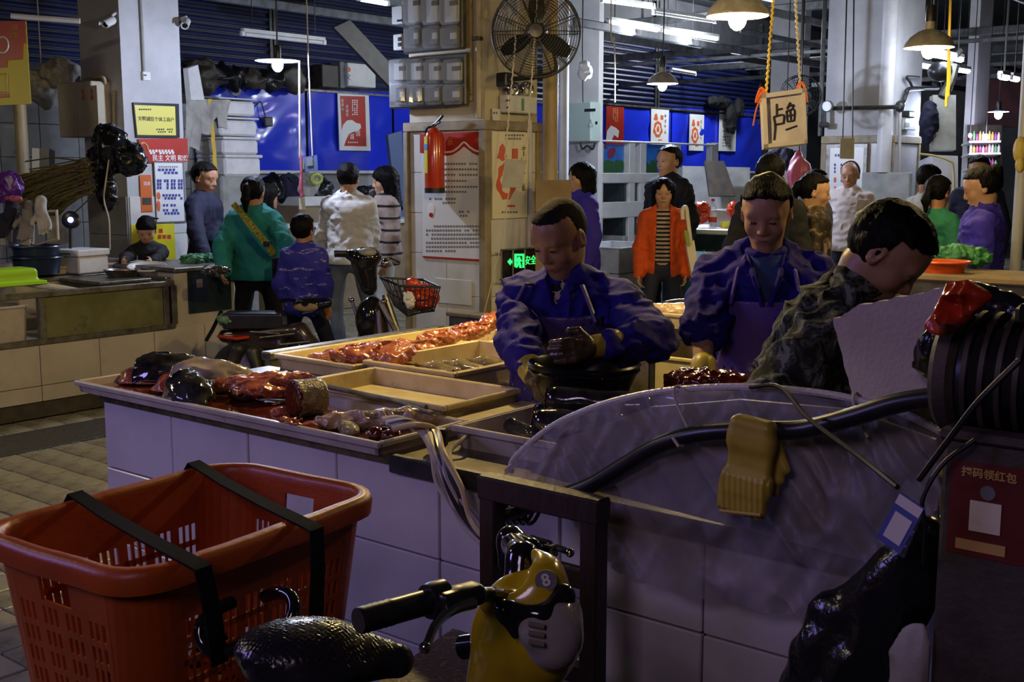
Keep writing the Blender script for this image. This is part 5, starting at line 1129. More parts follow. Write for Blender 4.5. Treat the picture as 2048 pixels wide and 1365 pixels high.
# --- black basin, gripped by the man
bs = PD(1168, 727, 3.42); rb = 112/2300*3.42
bas = thing('basin', 'black plastic basin held over the tray of dark fish', 'basin', (bs[0], bs[1], bs[2]-.13), world=True)
pf = [(0, 0), (rb*.66, 0), (rb*.70, .006), (rb*.95, .105), (rb*.97, .12), (rb, .122), (rb*1.02, .130), (rb*.99, .136), (rb*.955, .128), (rb*.92, .105), (rb*.67, .012), (0, .012)]
obj('bowl', MB().lathe(pf, (bs[0], bs[1], bs[2]-.13), 48), 'basin_black', bas)
for z, f_ in ((.113, .985), (.03, .765)): obj('rim_ring', MB().tube([(bs[0]+rb*f_*math.cos(a), bs[1]+rb*f_*math.sin(a), bs[2]-.13+z) for a in np.linspace(0, 2*math.pi, 49)[:-1]], .0035, 6, closed=True), 'black_gloss', bas)
obj('fish_scrap', MB().lathe([(0, .05), (rb*.6, .045), (rb*.8, .03)], (bs[0], bs[1], bs[2]-.125), 24), 'fish_dark_flesh', bas)
# --- plastic guard: hoop, film, hose, glove
YG = 2.085
mat('film', (.36, .34, .36), .42, col2=(.26, .25, .27), scale=9, alpha=.56, bump=.25, bscale=20, spec=.35)
mat('film_edge', (.60, .58, .54), .3, bump=.5, bscale=60)
arc = cat_rom([PY(x, y, YG) for x, y in ((1022, 945), (1030, 915), (1100, 856), (1170, 822), (1250, 797), (1350, 780), (1480, 774), (1600, 782), (1700, 797), (1800, 825), (1890, 868))], 8)
gs = thing('plastic_guard', 'half-round splash guard wrapped in crumpled clear plastic on the counter', 'splash guard', (*PY(1450, 1100, YG)[:2], .8))
obj('hoop', MB().tube(arc, .0075, 8), 'film_edge', gs)
botp = [PY(x, y, YG) for x, y in ((1030, 950), (1090, 1000), (1160, 1060), (1215, 1125), (1300, 1163), (1450, 1200), (1560, 1225), (1640, 1255), (1760, 1285), (1890, 1260))]
bot = cat_rom(botp, 8)
def film(u, v):
    i = u*(len(arc)-1); a = arc[min(int(i), len(arc)-2)]*(1-(i-int(i)))+arc[min(int(i)+1, len(arc)-1)]*(i-int(i))
    i = u*(len(bot)-1); b = bot[min(int(i), len(bot)-2)]*(1-(i-int(i)))+bot[min(int(i)+1, len(bot)-1)]*(i-int(i))
    p = a*(1-v)+b*v; e = math.sin(math.pi*min(1, v*1.2))
    al_, ac_ = -.62*p[0]+.78*p[2]+.25*math.sin(3*p[0]), .78*p[0]+.62*p[2]; a2_, c2_ = .5*p[0]+.86*p[2], .86*p[0]-.5*p[2]
    q = np.array([[ac_*9, al_*3, 3.3], [ac_*24, al_*5, 9.1], [c2_*30, a2_*6, 5.5]]); n_ = vnoise(q)
    d = .014*(1-2*abs(n_[0]))+.012*(1-2.6*abs(n_[1]))+.008*(1-2.6*abs(n_[2]))
    lim = .0
    return (p[0], min(p[1]-.012*e-d*min(1, v*8+.1)*1.1, YF-.022 if p[2] < .81 else 9), p[2])
fo = obj('film', MB().grid(film, 150, 80), 'film', gs, ang=180)
for x, y in ((1352, 785), (1710, 800)):
    p = PY(x, y, YG-.02); q = PY(x+25, y+75, YG-.045); obj('tie', MB().tube(cat_rom([p+[0, .03, 0], p+[0, .0, .012], p+[.004, -.012, -.01], q]), .003, 6), 'rope', gs)
# dark board inside the wrap
obj('inner_board', MB().prism([PY(x, y, YG+.012) for x, y in ((1060, 945), (1200, 985), (1500, 1062), (1640, 1100), (1880, 1165), (1870, 880), (1700, 820), (1480, 800), (1300, 815), (1120, 880))], (0, .012, 0)), 'grey_plastic', gs)
hose = cat_rom([PY(1100, 1000, 2.05), PY(1180, 972, 2.045), PY(1250, 930, 2.04), PY(1320, 890, 2.03), PY(1400, 868, 2.02), PY(1500, 861, 2.015), PY(1600, 860, 2.015), PY(1700, 836, 2.0), PY(1800, 806, 1.99), PY(1900, 792, 1.98)])
ho = thing('black_hose', 'thick black hose arching over the plastic guard', 'hose', (*hose[8][:2], .8))
obj('hose', MB().tube(hose, .0185, 14), 'black_plastic', ho); obj('wrap_tape', MB().tube([PY(1345, 875, 2.0), PY(1357, 893, 1.995), PY(1365, 893, 2.01)], .0035, 6), 'rope', ho)
gl_ = PY(1497, 935, 1.985)
gv = thing('rubber_glove', 'yellow rubber glove folded over the black hose, ribbed cuff hanging down', 'glove', (gl_[0], gl_[1], .8))
og = np.array(gv.location)
Rg = frame((0, 0, 0), (1, -.15, .0), (0, 0, 1))[1]
gpr = [bxe(PY(1505, 868, 1.99)-og, (.046, .022, .032), roty(.10), .015, .02), bxe(PY(1499, 930, 1.985)-og, (.046, .011, .060), roty(.10), .008, .02), bxe(PY(1487, 990, 1.98)-og, (.050, .012, .040), roty(.12), .008, .02)]
def ribs(P, F): return F-np.where(P[:, 2]+og[2] < PY(1487, 950, 1.98)[2], .0018*np.sin(P[:, 0]*520), 0)
obj('cuff', sdf_mesh('cuff', gpr, .003, ribs), 'glove_yellow', gv)
fpr = []
for k, (x, y) in enumerate(((1560, 960), (1548, 985), (1572, 940))): fpr.append(cap(PY(1545, 880, 2.03)-og, PY(x, y, 2.025)-og, .013, .010, .01))
obj('fingers', sdf_mesh('fingers', fpr, .004), 'glove_yellow', gv)
obj('bead', MB().tube([PY(1440, 1022, 1.962), PY(1522, 1031, 1.955)], .004, 6), 'glove_yellow', gv)
# --- machine at the right edge
mat('rust_steel', (.085, .07, .055), .6, metal=.3, col2=(.045, .035, .028), scale=7, dirt=(.14, .10, .07), dscale=20, damt=.4, bump=.2, bscale=60)
YM = 1.80
mx, mz = PY(1886, 872, YM)[0], PY(1886, 872, YM)[2]
mc = thing('machine_cabinet', 'rusty steel cabinet with a red notice at the right edge', 'machine', (mx+.3, YM+.3, 0))
obj('cabinet_body', MB().box((mx, YM, 0), (mx+.62, YM+.32, mz), ch=.008), 'rust_steel', mc); obj('top_flange', MB().box((mx-.006, YM-.008, mz-.004), (mx+.63, YM+.33, mz+.012), ch=.004), 'rust_steel', mc)
def quad_on_y(px0, py0, px1, py1, Y, dy=.002): a, b = PY(px0, py0, Y), PY(px1, py1, Y); return MB().box((a[0], Y-dy, b[2]), (b[0], Y, a[2]))
mat('notice_red', (.14, .016, .010), .5, col2=(.10, .012, .008), scale=9, dirt=(.05, .03, .025), dscale=14, damt=.3)
nt_ = obj('notice', quad_on_y(1903, 918, 2055, 1135, YM), 'notice_red', mc)
text('扫码领红包', .0165, 'lettering_gold', PY(1978, 952, YM-.003), (1, 0, 0), (0, 0, 1), nt_, bold=.0004)
obj('emblem', MB().lathe([(0, .0016), (.0115, .0016), (.0115, 0)], PY(1976, 987, YM-.002), 20, frame((0, 0, 0), (1, 0, 0), (0, 0, 1))[1]), 'print_grey', nt_)
obj('code_panel', quad_on_y(1941, 1000, 2000, 1072, YM-.002), 'poster_cream', nt_); obj('white_strip', quad_on_y(1912, 1075, 2010, 1115, YM-.002), 'lettering_gold', nt_)
# motor on top
mo = thing('electric_motor', 'finned black electric motor on the rusty cabinet', 'motor', (mx+.25, YM+.2, mz+.012))
mcn = PY(1985, 752, 1.93); Rm = np.stack([(0, 1., 0), (0, 0, 1.), (1., 0, 0)], 1)
obj('casing', MB().lathe([(0, -.05), (.06, -.05), (.085, -.04), (.09, -.03), (.09, .35), (0, .35)], mcn, 28, Rm), 'black_plastic', mo)
for k in range(13):
    z = -.02+k*.026; obj('fin', MB().lathe([(.088, z), (.106, z), (.106, z+.008), (.088, z+.008)], mcn, 24, Rm), 'dark_trim', mo)
obj('terminal_box', MB().box(mcn+[.04, -.05, .09], mcn+[.16, .05, .125], ch=.008), 'black_plastic', mo)
obj('pulley_guard', MB().lathe([(0, -.02), (.09, -.02), (.10, -.01), (.10, .01), (.09, .02), (0, .02)], mcn+[-.055, 0, .0], 30, Rm), 'rust_steel', mo)
obj('foot', MB().box((mcn[0]-.03, mcn[1]-.09, mz+.012), (mcn[0]+.3, mcn[1]+.09, mcn[2]-.07), ch=.004), 'rust_steel', mo)
obj('motor_cable', MB().tube(cat_rom([PY(2040, 720, 1.72), PY(1960, 800, 1.70), PY(1905, 870, 1.72), PY(1838, 960, 1.76)]), .005, 6), 'wire_black', label='thin black cable running down from the motor', cat='cable')
# foam sheet
YB = 2.26
fp = [PY(x, y, YB) for x, y in ((1667, 640), (1690, 628), (1720, 612), (1790, 596), (1850, 585), (1905, 572), (1915, 640), (1905, 720), (1900, 790), (1830, 800), (1740, 806), (1708, 800), (1696, 760), (1680, 700))]
fm = []
for i in range(len(fp)):
    a, b = fp[i], fp[(i+1) % len(fp)]
    for k in range(4):
        p = a+(b-a)*k/4; nrm_ = np.array((random.uniform(-1, 1), 0, random.uniform(-1, 1))); fm.append(p+nrm_*.0035)
obj('foam_sheet', MB().prism(fm, (0, .035, 0)), 'foam_dirty', label='broken dirty white foam sheet standing beside the motor', cat='foam sheet', ang=40)
def crumple(name, label, cat, pts, m, base_z, cell=.006, nz=(.012, (18, 18, 18)), post=None, seed=0, parts=None):
    base = np.array((pts[0][0][0], pts[0][0][1], base_z)); t = thing(name, label, cat, base)
    pr = [ele(np.array(p)-base, r, R_, k=.02) for p, r, R_ in pts]
    obj('skin', sdf_mesh('skin', pr, cell, post, (nz[0], nz[1], seed, 'r')), m, t)
    return t
rbg = thing('plastic_bag', 'crumpled orange-red plastic bag on top of the foam sheet', 'bag', PY(1900, 668, 1.82))
def rb_fn(u, v, dy=0.0, sg=1):
    L_ = cat_rom([PY(x, y, 1.82) for x, y in ((1893, 566), (1880, 600), (1862, 630), (1848, 652), (1862, 668))], 4); R_ = cat_rom([PY(x, y, 1.82) for x, y in ((1940, 560), (1985, 592), (1955, 625), (1930, 650), (1895, 672))], 4)
    i = min(int(v*(len(L_)-1)), len(L_)-2); t_ = v*(len(L_)-1)-i; a = L_[i]*(1-t_)+L_[i+1]*t_; b = R_[i]*(1-t_)+R_[i+1]*t_; p = a*(1-u)+b*u
    q = vnoise(np.array([[p[0]*26, p[2]*26, 2.2+sg], [p[0]*60, p[2]*40, 7.7+sg]])); e = (max(0., math.sin(math.pi*u)*math.sin(math.pi*min(1, v*.9+.08))))**.5
    return (p[0], p[1]-sg*(.028*e+.022*e*(1-2.6*abs(q[0]))+.009*e*(1-2.6*abs(q[1]))), p[2])
obj('front', MB().grid(rb_fn, 40, 44), 'bag_red', rbg, ang=50); obj('back', MB().grid(lambda u, v: rb_fn(u, v, 0, -1), 30, 30), 'bag_red', rbg, ang=50)
crumple('plastic_bag', 'black plastic bag between the foam sheet and the motor', 'bag', [(PY(1876, 705, 2.19), (.045, .02, .05), roty(.5)), (PY(2000, 618, 2.02), (.09, .03, .028), roty(.25)), (PY(1940, 665, 2.12), (.05, .025, .04), roty(.7))], 'bag_black', 1.12, .005, (.010, (17, 17, 17)), seed=4)
# hanging payment card (its code is left plain)
cc = [PY(x, y, 1.74) for x, y in ((1800, 985), (1849, 1018), (1800, 1110), (1752, 1075))]
pc = thing('payment_card', 'blue and white plastic card hanging on a black cord by the machine', 'card', cc[3])
obj('card', MB().prism(cc, (0, .003, 0)), mat('card_blue', (.10, .12, .42), .3), pc)
L2 = lambda a, b: cc[0]+(cc[1]-cc[0])*a+(cc[3]-cc[0])*b
for nm, (u0, u1, v0, v1) in (('header', (.02, .98, .02, .22)), ('panel', (.18, .86, .34, .88))): obj(nm, MB().prism([L2(u0, v0)-[0, .0006, 0], L2(u1, v0)-[0, .0006, 0], L2(u1, v1)-[0, .0006, 0], L2(u0, v1)-[0, .0006, 0]], (0, -.0008, 0)), 'lettering_white', pc)
obj('sleeve', MB().prism([PY(x, y, 1.745) for x, y in ((1812, 958), (1862, 990), (1808, 1118), (1752, 1085))], (0, .001, 0)), 'glass_clear', pc)
obj('cord', MB().tube(cat_rom([PY(1500, 775, 2.07), PY(1560, 775, 2.04), PY(1620, 840, 1.95), PY(1720, 915, 1.85), PY(1795, 975, 1.75)]), .0045, 6), 'wire_black', pc)
crumple('plastic_bag', 'big black plastic bag hanging low beside the machine', 'bag', [(PY(1770, 1200, 1.86), (.07, .04, .10), roty(.55)), (PY(1720, 1290, 1.86), (.10, .05, .12), roty(.4)), (PY(1820, 1130, 1.86), (.035, .03, .09), roty(.4)), (PY(1700, 1420, 1.86), (.13, .06, .16), None)], 'bag_black', .2, .008, (.007, (14, 14, 8)), seed=6)
crumple('cloth_rag', 'pale cloth hanging under the black bag at the bottom right', 'cloth', [(PY(1818, 1340, 1.80), (.028, .012, .085), roty(.05))], 'sack', .3, .005, (.006, (24, 24, 8)), seed=8)
obj('card_string', MB().tube(cat_rom([PY(1950, 880, 1.78), PY(1885, 930, 1.76), PY(1845, 1000, 1.745), PY(1852, 1060, 1.75), PY(1848, 1130, 1.80)]), .004, 6), 'wire_black', label='black cord looped from the machine to the black bag', cat='cord')
tb = tray('big_tub', 'large stained white tub behind the camouflage man at right', -1.33, -.70, 4.05, 4.55, .80, 1.06, 'tray_front', t=.015, flare=.03)
tbs = thing('tub_bench', 'dark bench under the large white tub', 'bench', (-1.0, 4.3, 0)); obj('worktop', MB().box((-1.8, 3.98, .77), (-.3, 4.7, .80), ch=.004), 'steel_dark', tbs)
for x in (-1.75, -.35):
    for y in (4.05, 4.65): obj('leg', MB().box((x-.02, y-.02, 0), (x+.02, y+.02, .77), ch=.003), 'steel_dark', tbs)
# ------------------------------------------------------------------ things on the pillars and the blue wall
VX, VY, VZ = np.array((1., 0, 0)), np.array((0, 1., 0)), np.array((0, 0, 1.))
def bxX(px0, py0, px1, py1, X, th=.006, ch=0):
    a, b = PX(px0, py0, X), PX(px1, py1, X); return MB().box((X, a[1], b[2]), (X+th, b[1], a[2]), ch=ch)
def bxY(px0, py0, px1, py1, Y, th=.006, ch=0):
    a, b = PY(px0, py0, Y), PY(px1, py1, Y); return MB().box((a[0], Y-th, b[2]), (b[0], Y, a[2]), ch=ch)
def print_lines(parent, plane, c, x0, x1, rows, m='print_grey', hgt=4, wch=4.2, gap=1.3, off=.0015, seed=1):
    """rows of tiny unreadable print: one quad per character, one mesh"""
    rnd = random.Random(seed); mb = MB()
    for (y, xa, xb) in rows:
        x = xa
        while x < xb-wch:
            if rnd.random() > .06:
                f_ = PX if plane == 'x' else PY; v_ = c+(off if plane == 'x' else -off)
                q = [f_(x, y-hgt/2, v_), f_(x, y+hgt/2, v_), f_(x+wch*rnd.uniform(.7, 1), y+hgt/2, v_), f_(x+wch*.9, y-hgt/2, v_)]
                mb.add(q, [(0, 1, 2, 3)])
            x += wch+gap
    o = obj('small_print', mb, m, parent, smooth=False); o['kind'] = 'stuff'
    return o
# ---- centre pillar, front face
def wallthing(name, label, cat, p, group=None): return thing(name, label, cat, p, group=group)
YP = 6.556
t = wallthing('notice_board', 'red-topped public notice on the front of the centre pillar', 'notice', PY(905, 520, YP))
obj('sheet', bxY(844, 266, 966, 523, YP, .006), 'poster_white', t)
top_pts = [(840, 268), (966, 263), (966, 310), (955, 311), (945, 306), (935, 298), (928, 293), (918, 302), (905, 310), (895, 312), (885, 310), (840, 306)]
obj('red_header', MB().prism([PY(x, y, YP-.0065) for x, y in top_pts], (0, -.002, 0)), 'poster_red', t)
obj('white_swag', MB().tube(cat_rom([PY(x, y, YP-.009) for x, y in ((890, 305), (905, 303), (917, 295), (928, 285), (940, 295), (952, 302), (966, 303))]), .008, 6), 'poster_white', t)
obj('red_footer', bxY(846, 512, 965, 523, YP-.0065, .002), 'poster_red', t)
text('示', .062, 'lettering_gold', PY(900, 285, YP-.009), VX, VZ, t)
print_lines(t, 'y', YP-.0065, 850, 960, [(y, 862 if k in (0, 6) else 852, 958-(22 if k in (3, 5) else 0)) for k, y in enumerate((328, 339, 350, 362, 374, 384))]+[(398, 858, 912), (406, 885, 915), (424, 918, 946), (432, 920, 944)]+[(453+k*8.2, 862 if k in (0, 3) else 852, 962-(50 if k == 6 else 0)) for k in range(7)], seed=3)
obj('round_logo', MB().ell(PY(862, 420, YP-.008), (.04, .002, .05)), 'lettering_white', t); obj('logo_red', MB().ell(PY(862, 430, YP-.010), (.022, .002, .018)), 'poster_red', t)
ex = thing('fire_extinguisher', 'red fire extinguisher hanging on the centre pillar notice', 'extinguisher', PY(868, 385, YP-.10), rz=0)
ec = PY(869, 318, YP-.10); rx = .075
z0, z1 = PY(868, 384, YP-.1)[2], PY(868, 272, YP-.1)[2]
mat('ext_red', (.52, .045, .012), .22, coat=.5)
obj('cylinder', MB().lathe([(0, z0), (rx*.96, z0), (rx, z0+.012), (rx, z1-.02), (rx*.85, z1+.02), (rx*.4, z1+.045), (rx*.3, z1+.06), (0, z1+.06)], (ec[0], ec[1], 0), 28), 'ext_red', ex)
obj('foot_ring', MB().lathe([(rx*1.0, z0-.008), (rx*1.03, z0-.008), (rx*1.03, z0+.03), (rx, z0+.03)], (ec[0], ec[1], 0), 28), 'black_plastic', ex)
obj('valve', MB().lathe([(0, z1+.055), (.016, z1+.055), (.018, z1+.085), (0, z1+.09)], (ec[0], ec[1], 0), 12), 'chrome', ex)
obj('handle', MB().tube([(ec[0]-.01, ec[1], z1+.08), (ec[0]+.03, ec[1], z1+.10), (ec[0]+.085, ec[1], z1+.145)], .011, 8).tube([(ec[0], ec[1], z1+.075), (ec[0]+.07, ec[1]-.01, z1+.10)], .008, 8), 'black_plastic', ex)
obj('hose', MB().tube(cat_rom([(ec[0]-.01, ec[1], z1+.07), (ec[0]-.06, ec[1]-.02, z1+.05), (ec[0]-.085, ec[1], z1-.05), (ec[0]-.085, ec[1], z0+.12)]), .009, 8), 'black_plastic', ex)
lab = MB().grid(lambda u, v: (ec[0]+(rx+.0015)*math.cos(math.radians(-165+75*u)), ec[1]+(rx+.0015)*math.sin(math.radians(-165+75*u)), z0+.14+.27*v), 10, 2)
obj('yellow_label', lab, 'poster_yellow', ex); obj('blue_label', MB().grid(lambda u, v: (ec[0]+(rx+.003)*math.cos(math.radians(-150+60*u)), ec[1]+(rx+.003)*math.sin(math.radians(-150+60*u)), z0+.31+.045*v), 8, 2), mat('label_blue', (.05, .25, .55), .4), ex)
obj('white_plate', bxY(872, 556, 944, 612, YP+.0, .008, .003), 'tile_pillar', label='blank white plate stuck low on the centre pillar', cat='plate')
mat('meter_glass', (.45, .48, .52), .04, alpha=.34, spec=1.0, coat=1.0); mat('meter_back', (.07, .07, .075), .6); mat('meter_white', (.55, .55, .54), .4); mat('meter_case', (.07, .068, .065), .35, col2=(.045, .042, .04), scale=10)
def meter_bank(label, cols, y0, y1, ys):
    """cols: list of (px0,px1); two windows above each other per column, clear bulging lids"""
    Yb = 6.515
    t = thing('meter_bank', label, 'electricity meters', PY(cols[0][0], y1, Yb))
    obj('back_case', bxY(cols[0][0]-3, y0, cols[-1][1]+10, y1, Yb, .05, .01), 'meter_case', t)
    for k, (a, b) in enumerate(cols):
        w = obj('meter', bxY(a+7, y0+8, b-4, ys-8, Yb-.05, .045, .006), 'meter_white', t)
        obj('dial', bxY(a+10, y0+14, b-8, y0+22, Yb-.096, .003), 'black_plastic', w)
        obj('terminal_cover', bxY(a+8, ys+8, b-5, y1-9, Yb-.05, .03, .006), 'meter_back', t)
        obj('breaker', bxY(a+14, ys+14, b-10, ys+26, Yb-.08, .02, .003), 'meter_white', t)
        obj('lid', bxY(a, y0+2, b, ys-3, Yb-.05, .085, .025), 'meter_glass', t); obj('lid', bxY(a, ys+2, b, y1-2, Yb-.05, .075, .025), 'meter_glass', t)
meter_bank('lower row of four clear-lidded electricity meters on the pillar', [(788, 819), (822, 854), (858, 889), (894, 930)], 119, 211, 169)
meter_bank('upper row of three clear-lidded electricity meters on the pillar', [(816, 848), (853, 886), (889, 924)], -12, 98, 52)
tbk = thing('terminal_block', 'small pale terminal box left of the upper meters', 'switch box', PY(800, 46, 6.55)); obj('box', bxY(790, 14, 812, 47, 6.56, .04, .005), 'meter_white', tbk); obj('slot', bxY(794, 40, 809, 42, 6.519, .002), 'black_plastic', tbk)
tbk = thing('terminal_block', 'pair of tiny breakers under the pale terminal box', 'switch box', PY(800, 100, 6.55)); obj('box', bxY(793, 70, 811, 100, 6.56, .04, .005), 'meter_white', tbk); obj('switch', bxY(797, 75, 803, 82, 6.519, .008), 'black_plastic', tbk); obj('switch', bxY(797, 86, 803, 93, 6.519, .008), 'black_plastic', tbk)
# ---- centre pillar, right face (X = -5.5)
XP = -5.522
mat('papercut', (.62, .11, .03), .5)
def papercut_poster(label, x0, y0, x1, y1, X, txt=True, seed=0, tone='poster_cream'):
    t = thing('poster', label, 'poster', PX((x0+x1)/2, y1, X)); W, Hh = x1-x0, y1-y0
    obj('sheet', bxX(x0, y0, x1, y1, X, .008), tone, t)
    pt = lambda u, v: PX(x0+W*u, y0+Hh*v, X+.0085)
    obj('figure', MB().prism([pt(u, v) for u, v in ((.30, .14), (.36, .18), (.38, .24), (.42, .30), (.36, .33), (.30, .35), (.22, .32), (.14, .31), (.20, .25), (.22, .18))][::-1], (.002, 0, 0)), 'papercut', t)
    bd = [(.40+.26*math.cos(a)*(1+.12*math.sin(5*a)), .58+.22*math.sin(a)*(1+.06*math.sin(7*a))) for a in np.linspace(0, 2*math.pi, 40)[:-1]]
    g_ = obj('gourd', MB().prism([pt(u, v) for u, v in bd], (.002, 0, 0)), 'papercut', t)
    obj('gourd_inner', MB().prism([pt(.40+.15*math.cos(a)*(1+.18*math.sin(6*a+1)), .58+.14*math.sin(a)) + [.0025, 0, 0] for a in np.linspace(0, 2*math.pi, 30)[:-1]], (.001, 0, 0)), tone, g_)
    obj('gourd_core', MB().prism([pt(.40+.08*math.cos(a), .58+.085*math.sin(a)*(1+.2*math.sin(3*a))) + [.004, 0, 0] for a in np.linspace(0, 2*math.pi, 20)[:-1]], (.001, 0, 0)), 'papercut', g_)
    obj('seal', MB().prism([pt(.56, .20), pt(.72, .20), pt(.72, .32), pt(.56, .32)], (.002, 0, 0)), 'papercut', t); obj('seal_low', MB().prism([pt(.42, .855), pt(.64, .855), pt(.64, .88), pt(.42, .88)], (.002, 0, 0)), 'papercut', t)
    if txt: print_lines(t, 'x', X+.009, 0, 0, [(y0+Hh*.045, x0+W*.38, x1-W*.1), (y0+Hh*.085, x0+W*.38, x1-W*.1), (y1-Hh*.06, x0+W*.28, x0+W*.72)], seed=seed)
    for k, c_ in enumerate('学习文化'[:4] if txt else ''): 
        pass
    # a column of brush-like strokes down the right side
    st_ = MB(); rnd = random.Random(seed+4)
    for k in range(4):
        cy = .22+k*.145
        for j in range(5):
            u, v = .84+rnd.uniform(-.04, .04), cy+rnd.uniform(-.035, .035); du, dv = (rnd.uniform(.03, .07), rnd.uniform(-.006, .006)) if j % 2 else (rnd.uniform(-.02, .02), rnd.uniform(.02, .04))
            nrm_ = np.array((dv*.4, du*.12))
            st_.add([pt(u-du, v-dv)+[.002, 0, 0], pt(u-du+.015, v-dv+.008)+[.002, 0, 0], pt(u+du+.015, v+dv+.008)+[.002, 0, 0], pt(u+du, v+dv)+[.002, 0, 0]], [(0, 1, 2, 3)])
    o = obj('brush_text', st_, 'lettering_black', t, smooth=False); o['kind'] = 'stuff'
    return t
papercut_poster('cream poster with an orange paper-cut gourd on the centre pillar', 983, 263, 1056, 435, XP, seed=11)
el = thing('emergency_light', 'white twin-head emergency light on the centre pillar', 'lamp', PX(1028, 230, XP))
obj('case', bxX(998, 190, 1056, 229, XP, .09, .008), 'white_plastic', el); obj('green_label', bxX(1043, 197, 1048, 222, XP+.09, .002), mat('dull_green', (.10, .22, .12), .5), el)
print_lines(el, 'x', XP+.09, 0, 0, [(201, 1012, 1024), (215, 1013, 1022)], m='lettering_blue')
for px in (1024, 1053):
    c_ = PX(px, 178, XP+.07); R_ = frame((0, 0, 0), RV, UV)[1]
    hd_ = obj('lamp_head', MB().lathe([(0, -.05), (.035, -.04), (.052, 0), (.054, .012), (.046, .014), (.02, -.01), (0, -.014)], c_, 20, R_), 'chrome', el); obj('bracket', MB().tube([c_, c_+[0, 0, -.05]], .012, 8), 'white_plastic', hd_)
sk = thing('wall_socket', 'white wall socket beside the emergency light', 'socket', PX(990, 243, XP)); obj('plate', bxX(983, 217, 998, 242, XP, .02, .004), 'white_plastic', sk); obj('holes', bxX(987, 224, 989, 228, XP+.02, .002).box(*[PX(992, 224, XP+.02), PX(994, 228, XP+.022)]), 'black_plastic', sk)
obj('conduit', MB().tube([PX(1062, 435, XP+.02), PX(1060, 240, XP+.02)], .014, 8).tube([PX(1057, 560, XP+.02), PX(1060, 330, XP+.02)], .012, 8), 'pvc', label='thin grey conduit down the right face of the centre pillar', cat='conduit')
emis('exit_green', (.02, 1, .12), 2.2)
es = thing('exit_sign', 'green lit exit sign with a running figure in a metal cage', 'exit sign', PX(1035, 558, XP))
obj('case', bxX(1002, 500, 1078, 556, XP, .05, .004), 'steel_dark', es); obj('face', bxX(1008, 505, 1072, 548, XP+.05, .004), 'black_gloss', es)
X2 = XP+.056
def px_poly(pts, X, d=.002): return MB().prism([PX(x, y, X) for x, y in pts], (d, 0, 0))
obj('arrow', px_poly([(1015, 524), (1021, 517), (1021, 521), (1027, 521), (1027, 527), (1021, 527), (1021, 531)], X2), 'exit_green', es)
obj('door_symbol', px_poly([(1029, 508), (1049, 508), (1049, 512), (1033, 512), (1033, 534), (1029, 534)], X2).add(*(lambda m: (m.v, m.f))(px_poly([(1045, 512), (1049, 512), (1049, 536), (1045, 536)], X2))), 'exit_green', es)
obj('runner', px_poly([(1036, 514), (1040, 514), (1041, 519), (1044, 522), (1040, 524), (1043, 536), (1039, 536), (1038, 528), (1034, 536), (1031, 535), (1036, 525), (1033, 521)], X2+.001), 'exit_green', es)
text('安全', .075, 'exit_green', PX(1061, 522, X2), VY, VZ, es)
for x in (1003, 1026, 1050, 1077): obj('cage_bar', MB().tube([PX(x, 498, XP+.07), PX(x, 560, XP+.07)], .006, 6), 'wood_trim', es)
obj('cage_rail', MB().tube([PX(1000, 501, XP+.07), PX(1080, 495, XP+.07)], .008, 6).tube([PX(1000, 560, XP+.07), PX(1080, 553, XP+.07)], .008, 6), 'steel', es)
e2 = thing('exit_sign', 'unlit dark exit sign with a yellow arrow low on the pillar', 'exit sign', PX(1015, 635, XP)); obj('plate', bxX(994, 598, 1052, 634, XP, .012, .003), 'black_plastic', e2)
mat('exit_yellow', (.40, .42, .06), .5)
obj('arrow', px_poly([(1001, 617), (1008, 608), (1008, 613), (1014, 613), (1014, 620), (1008, 620), (1008, 625)], XP+.013), 'exit_yellow', e2); obj('door_symbol', px_poly([(1016, 604), (1038, 602), (1038, 630), (1016, 632)], XP+.013), 'exit_yellow', e2); obj('runner', px_poly([(1022, 607), (1026, 607), (1027, 613), (1031, 618), (1026, 618), (1030, 630), (1026, 630), (1023, 622), (1019, 630), (1016, 629), (1021, 617), (1018, 613)], XP+.0155), 'black_plastic', e2)
obj('vertical_pipe', MB().tube([PX(1100, 420, -5.5)*[1, 1, 0], PX(1100, 420, -5.5)*[1, 1, 0]+[0, 0, 3.0]], .062, 16), 'pipe_beige', label='stained beige vertical pipe right of the centre pillar', cat='pipe')
pole = PD(1128, 200, 10.5); obj('vertical_pipe', MB().tube([(pole[0], pole[1], 0), (pole[0], pole[1], 4.5)], .045, 14), 'pvc', label='pale grey vertical pipe behind the stained beige pipe', cat='pipe')
hbp = [PD(x, y, 8.0) for x, y in ((1010, 319), (1053, 321), (1044, 376), (1003, 375))]
hg = thing('hanging_board', 'small blank grey board hanging on two chains by the gourd poster', 'board', hbp[3]); obj('board', MB().prism(hbp, -FV*.012), 'grey_plastic', hg)
for a, b in ((hbp[0], PD(1040, -20, 8.0)), (hbp[1], PD(1075, -20, 8.0))): obj('chain', MB().tube([a+(b-a)*k/40+np.array((.004*(-1)**k, 0, 0)) for k in range(41)], .0055, 5), 'rope', hg)
obj('string', MB().tube([hbp[3]*.6+hbp[2]*.4, PD(1000, 500, 8.1), PD(958, 668, 8.2)], .004, 5), 'rope', hg)
obj('plywood_sheet', MB().prism([PD(x, y, 8.6) for x, y in ((1071, 361), (1143, 360), (1143, 758), (1071, 758))], FV*.02), 'cardboard', label='brown plywood sheet standing behind the basin man', cat='board')
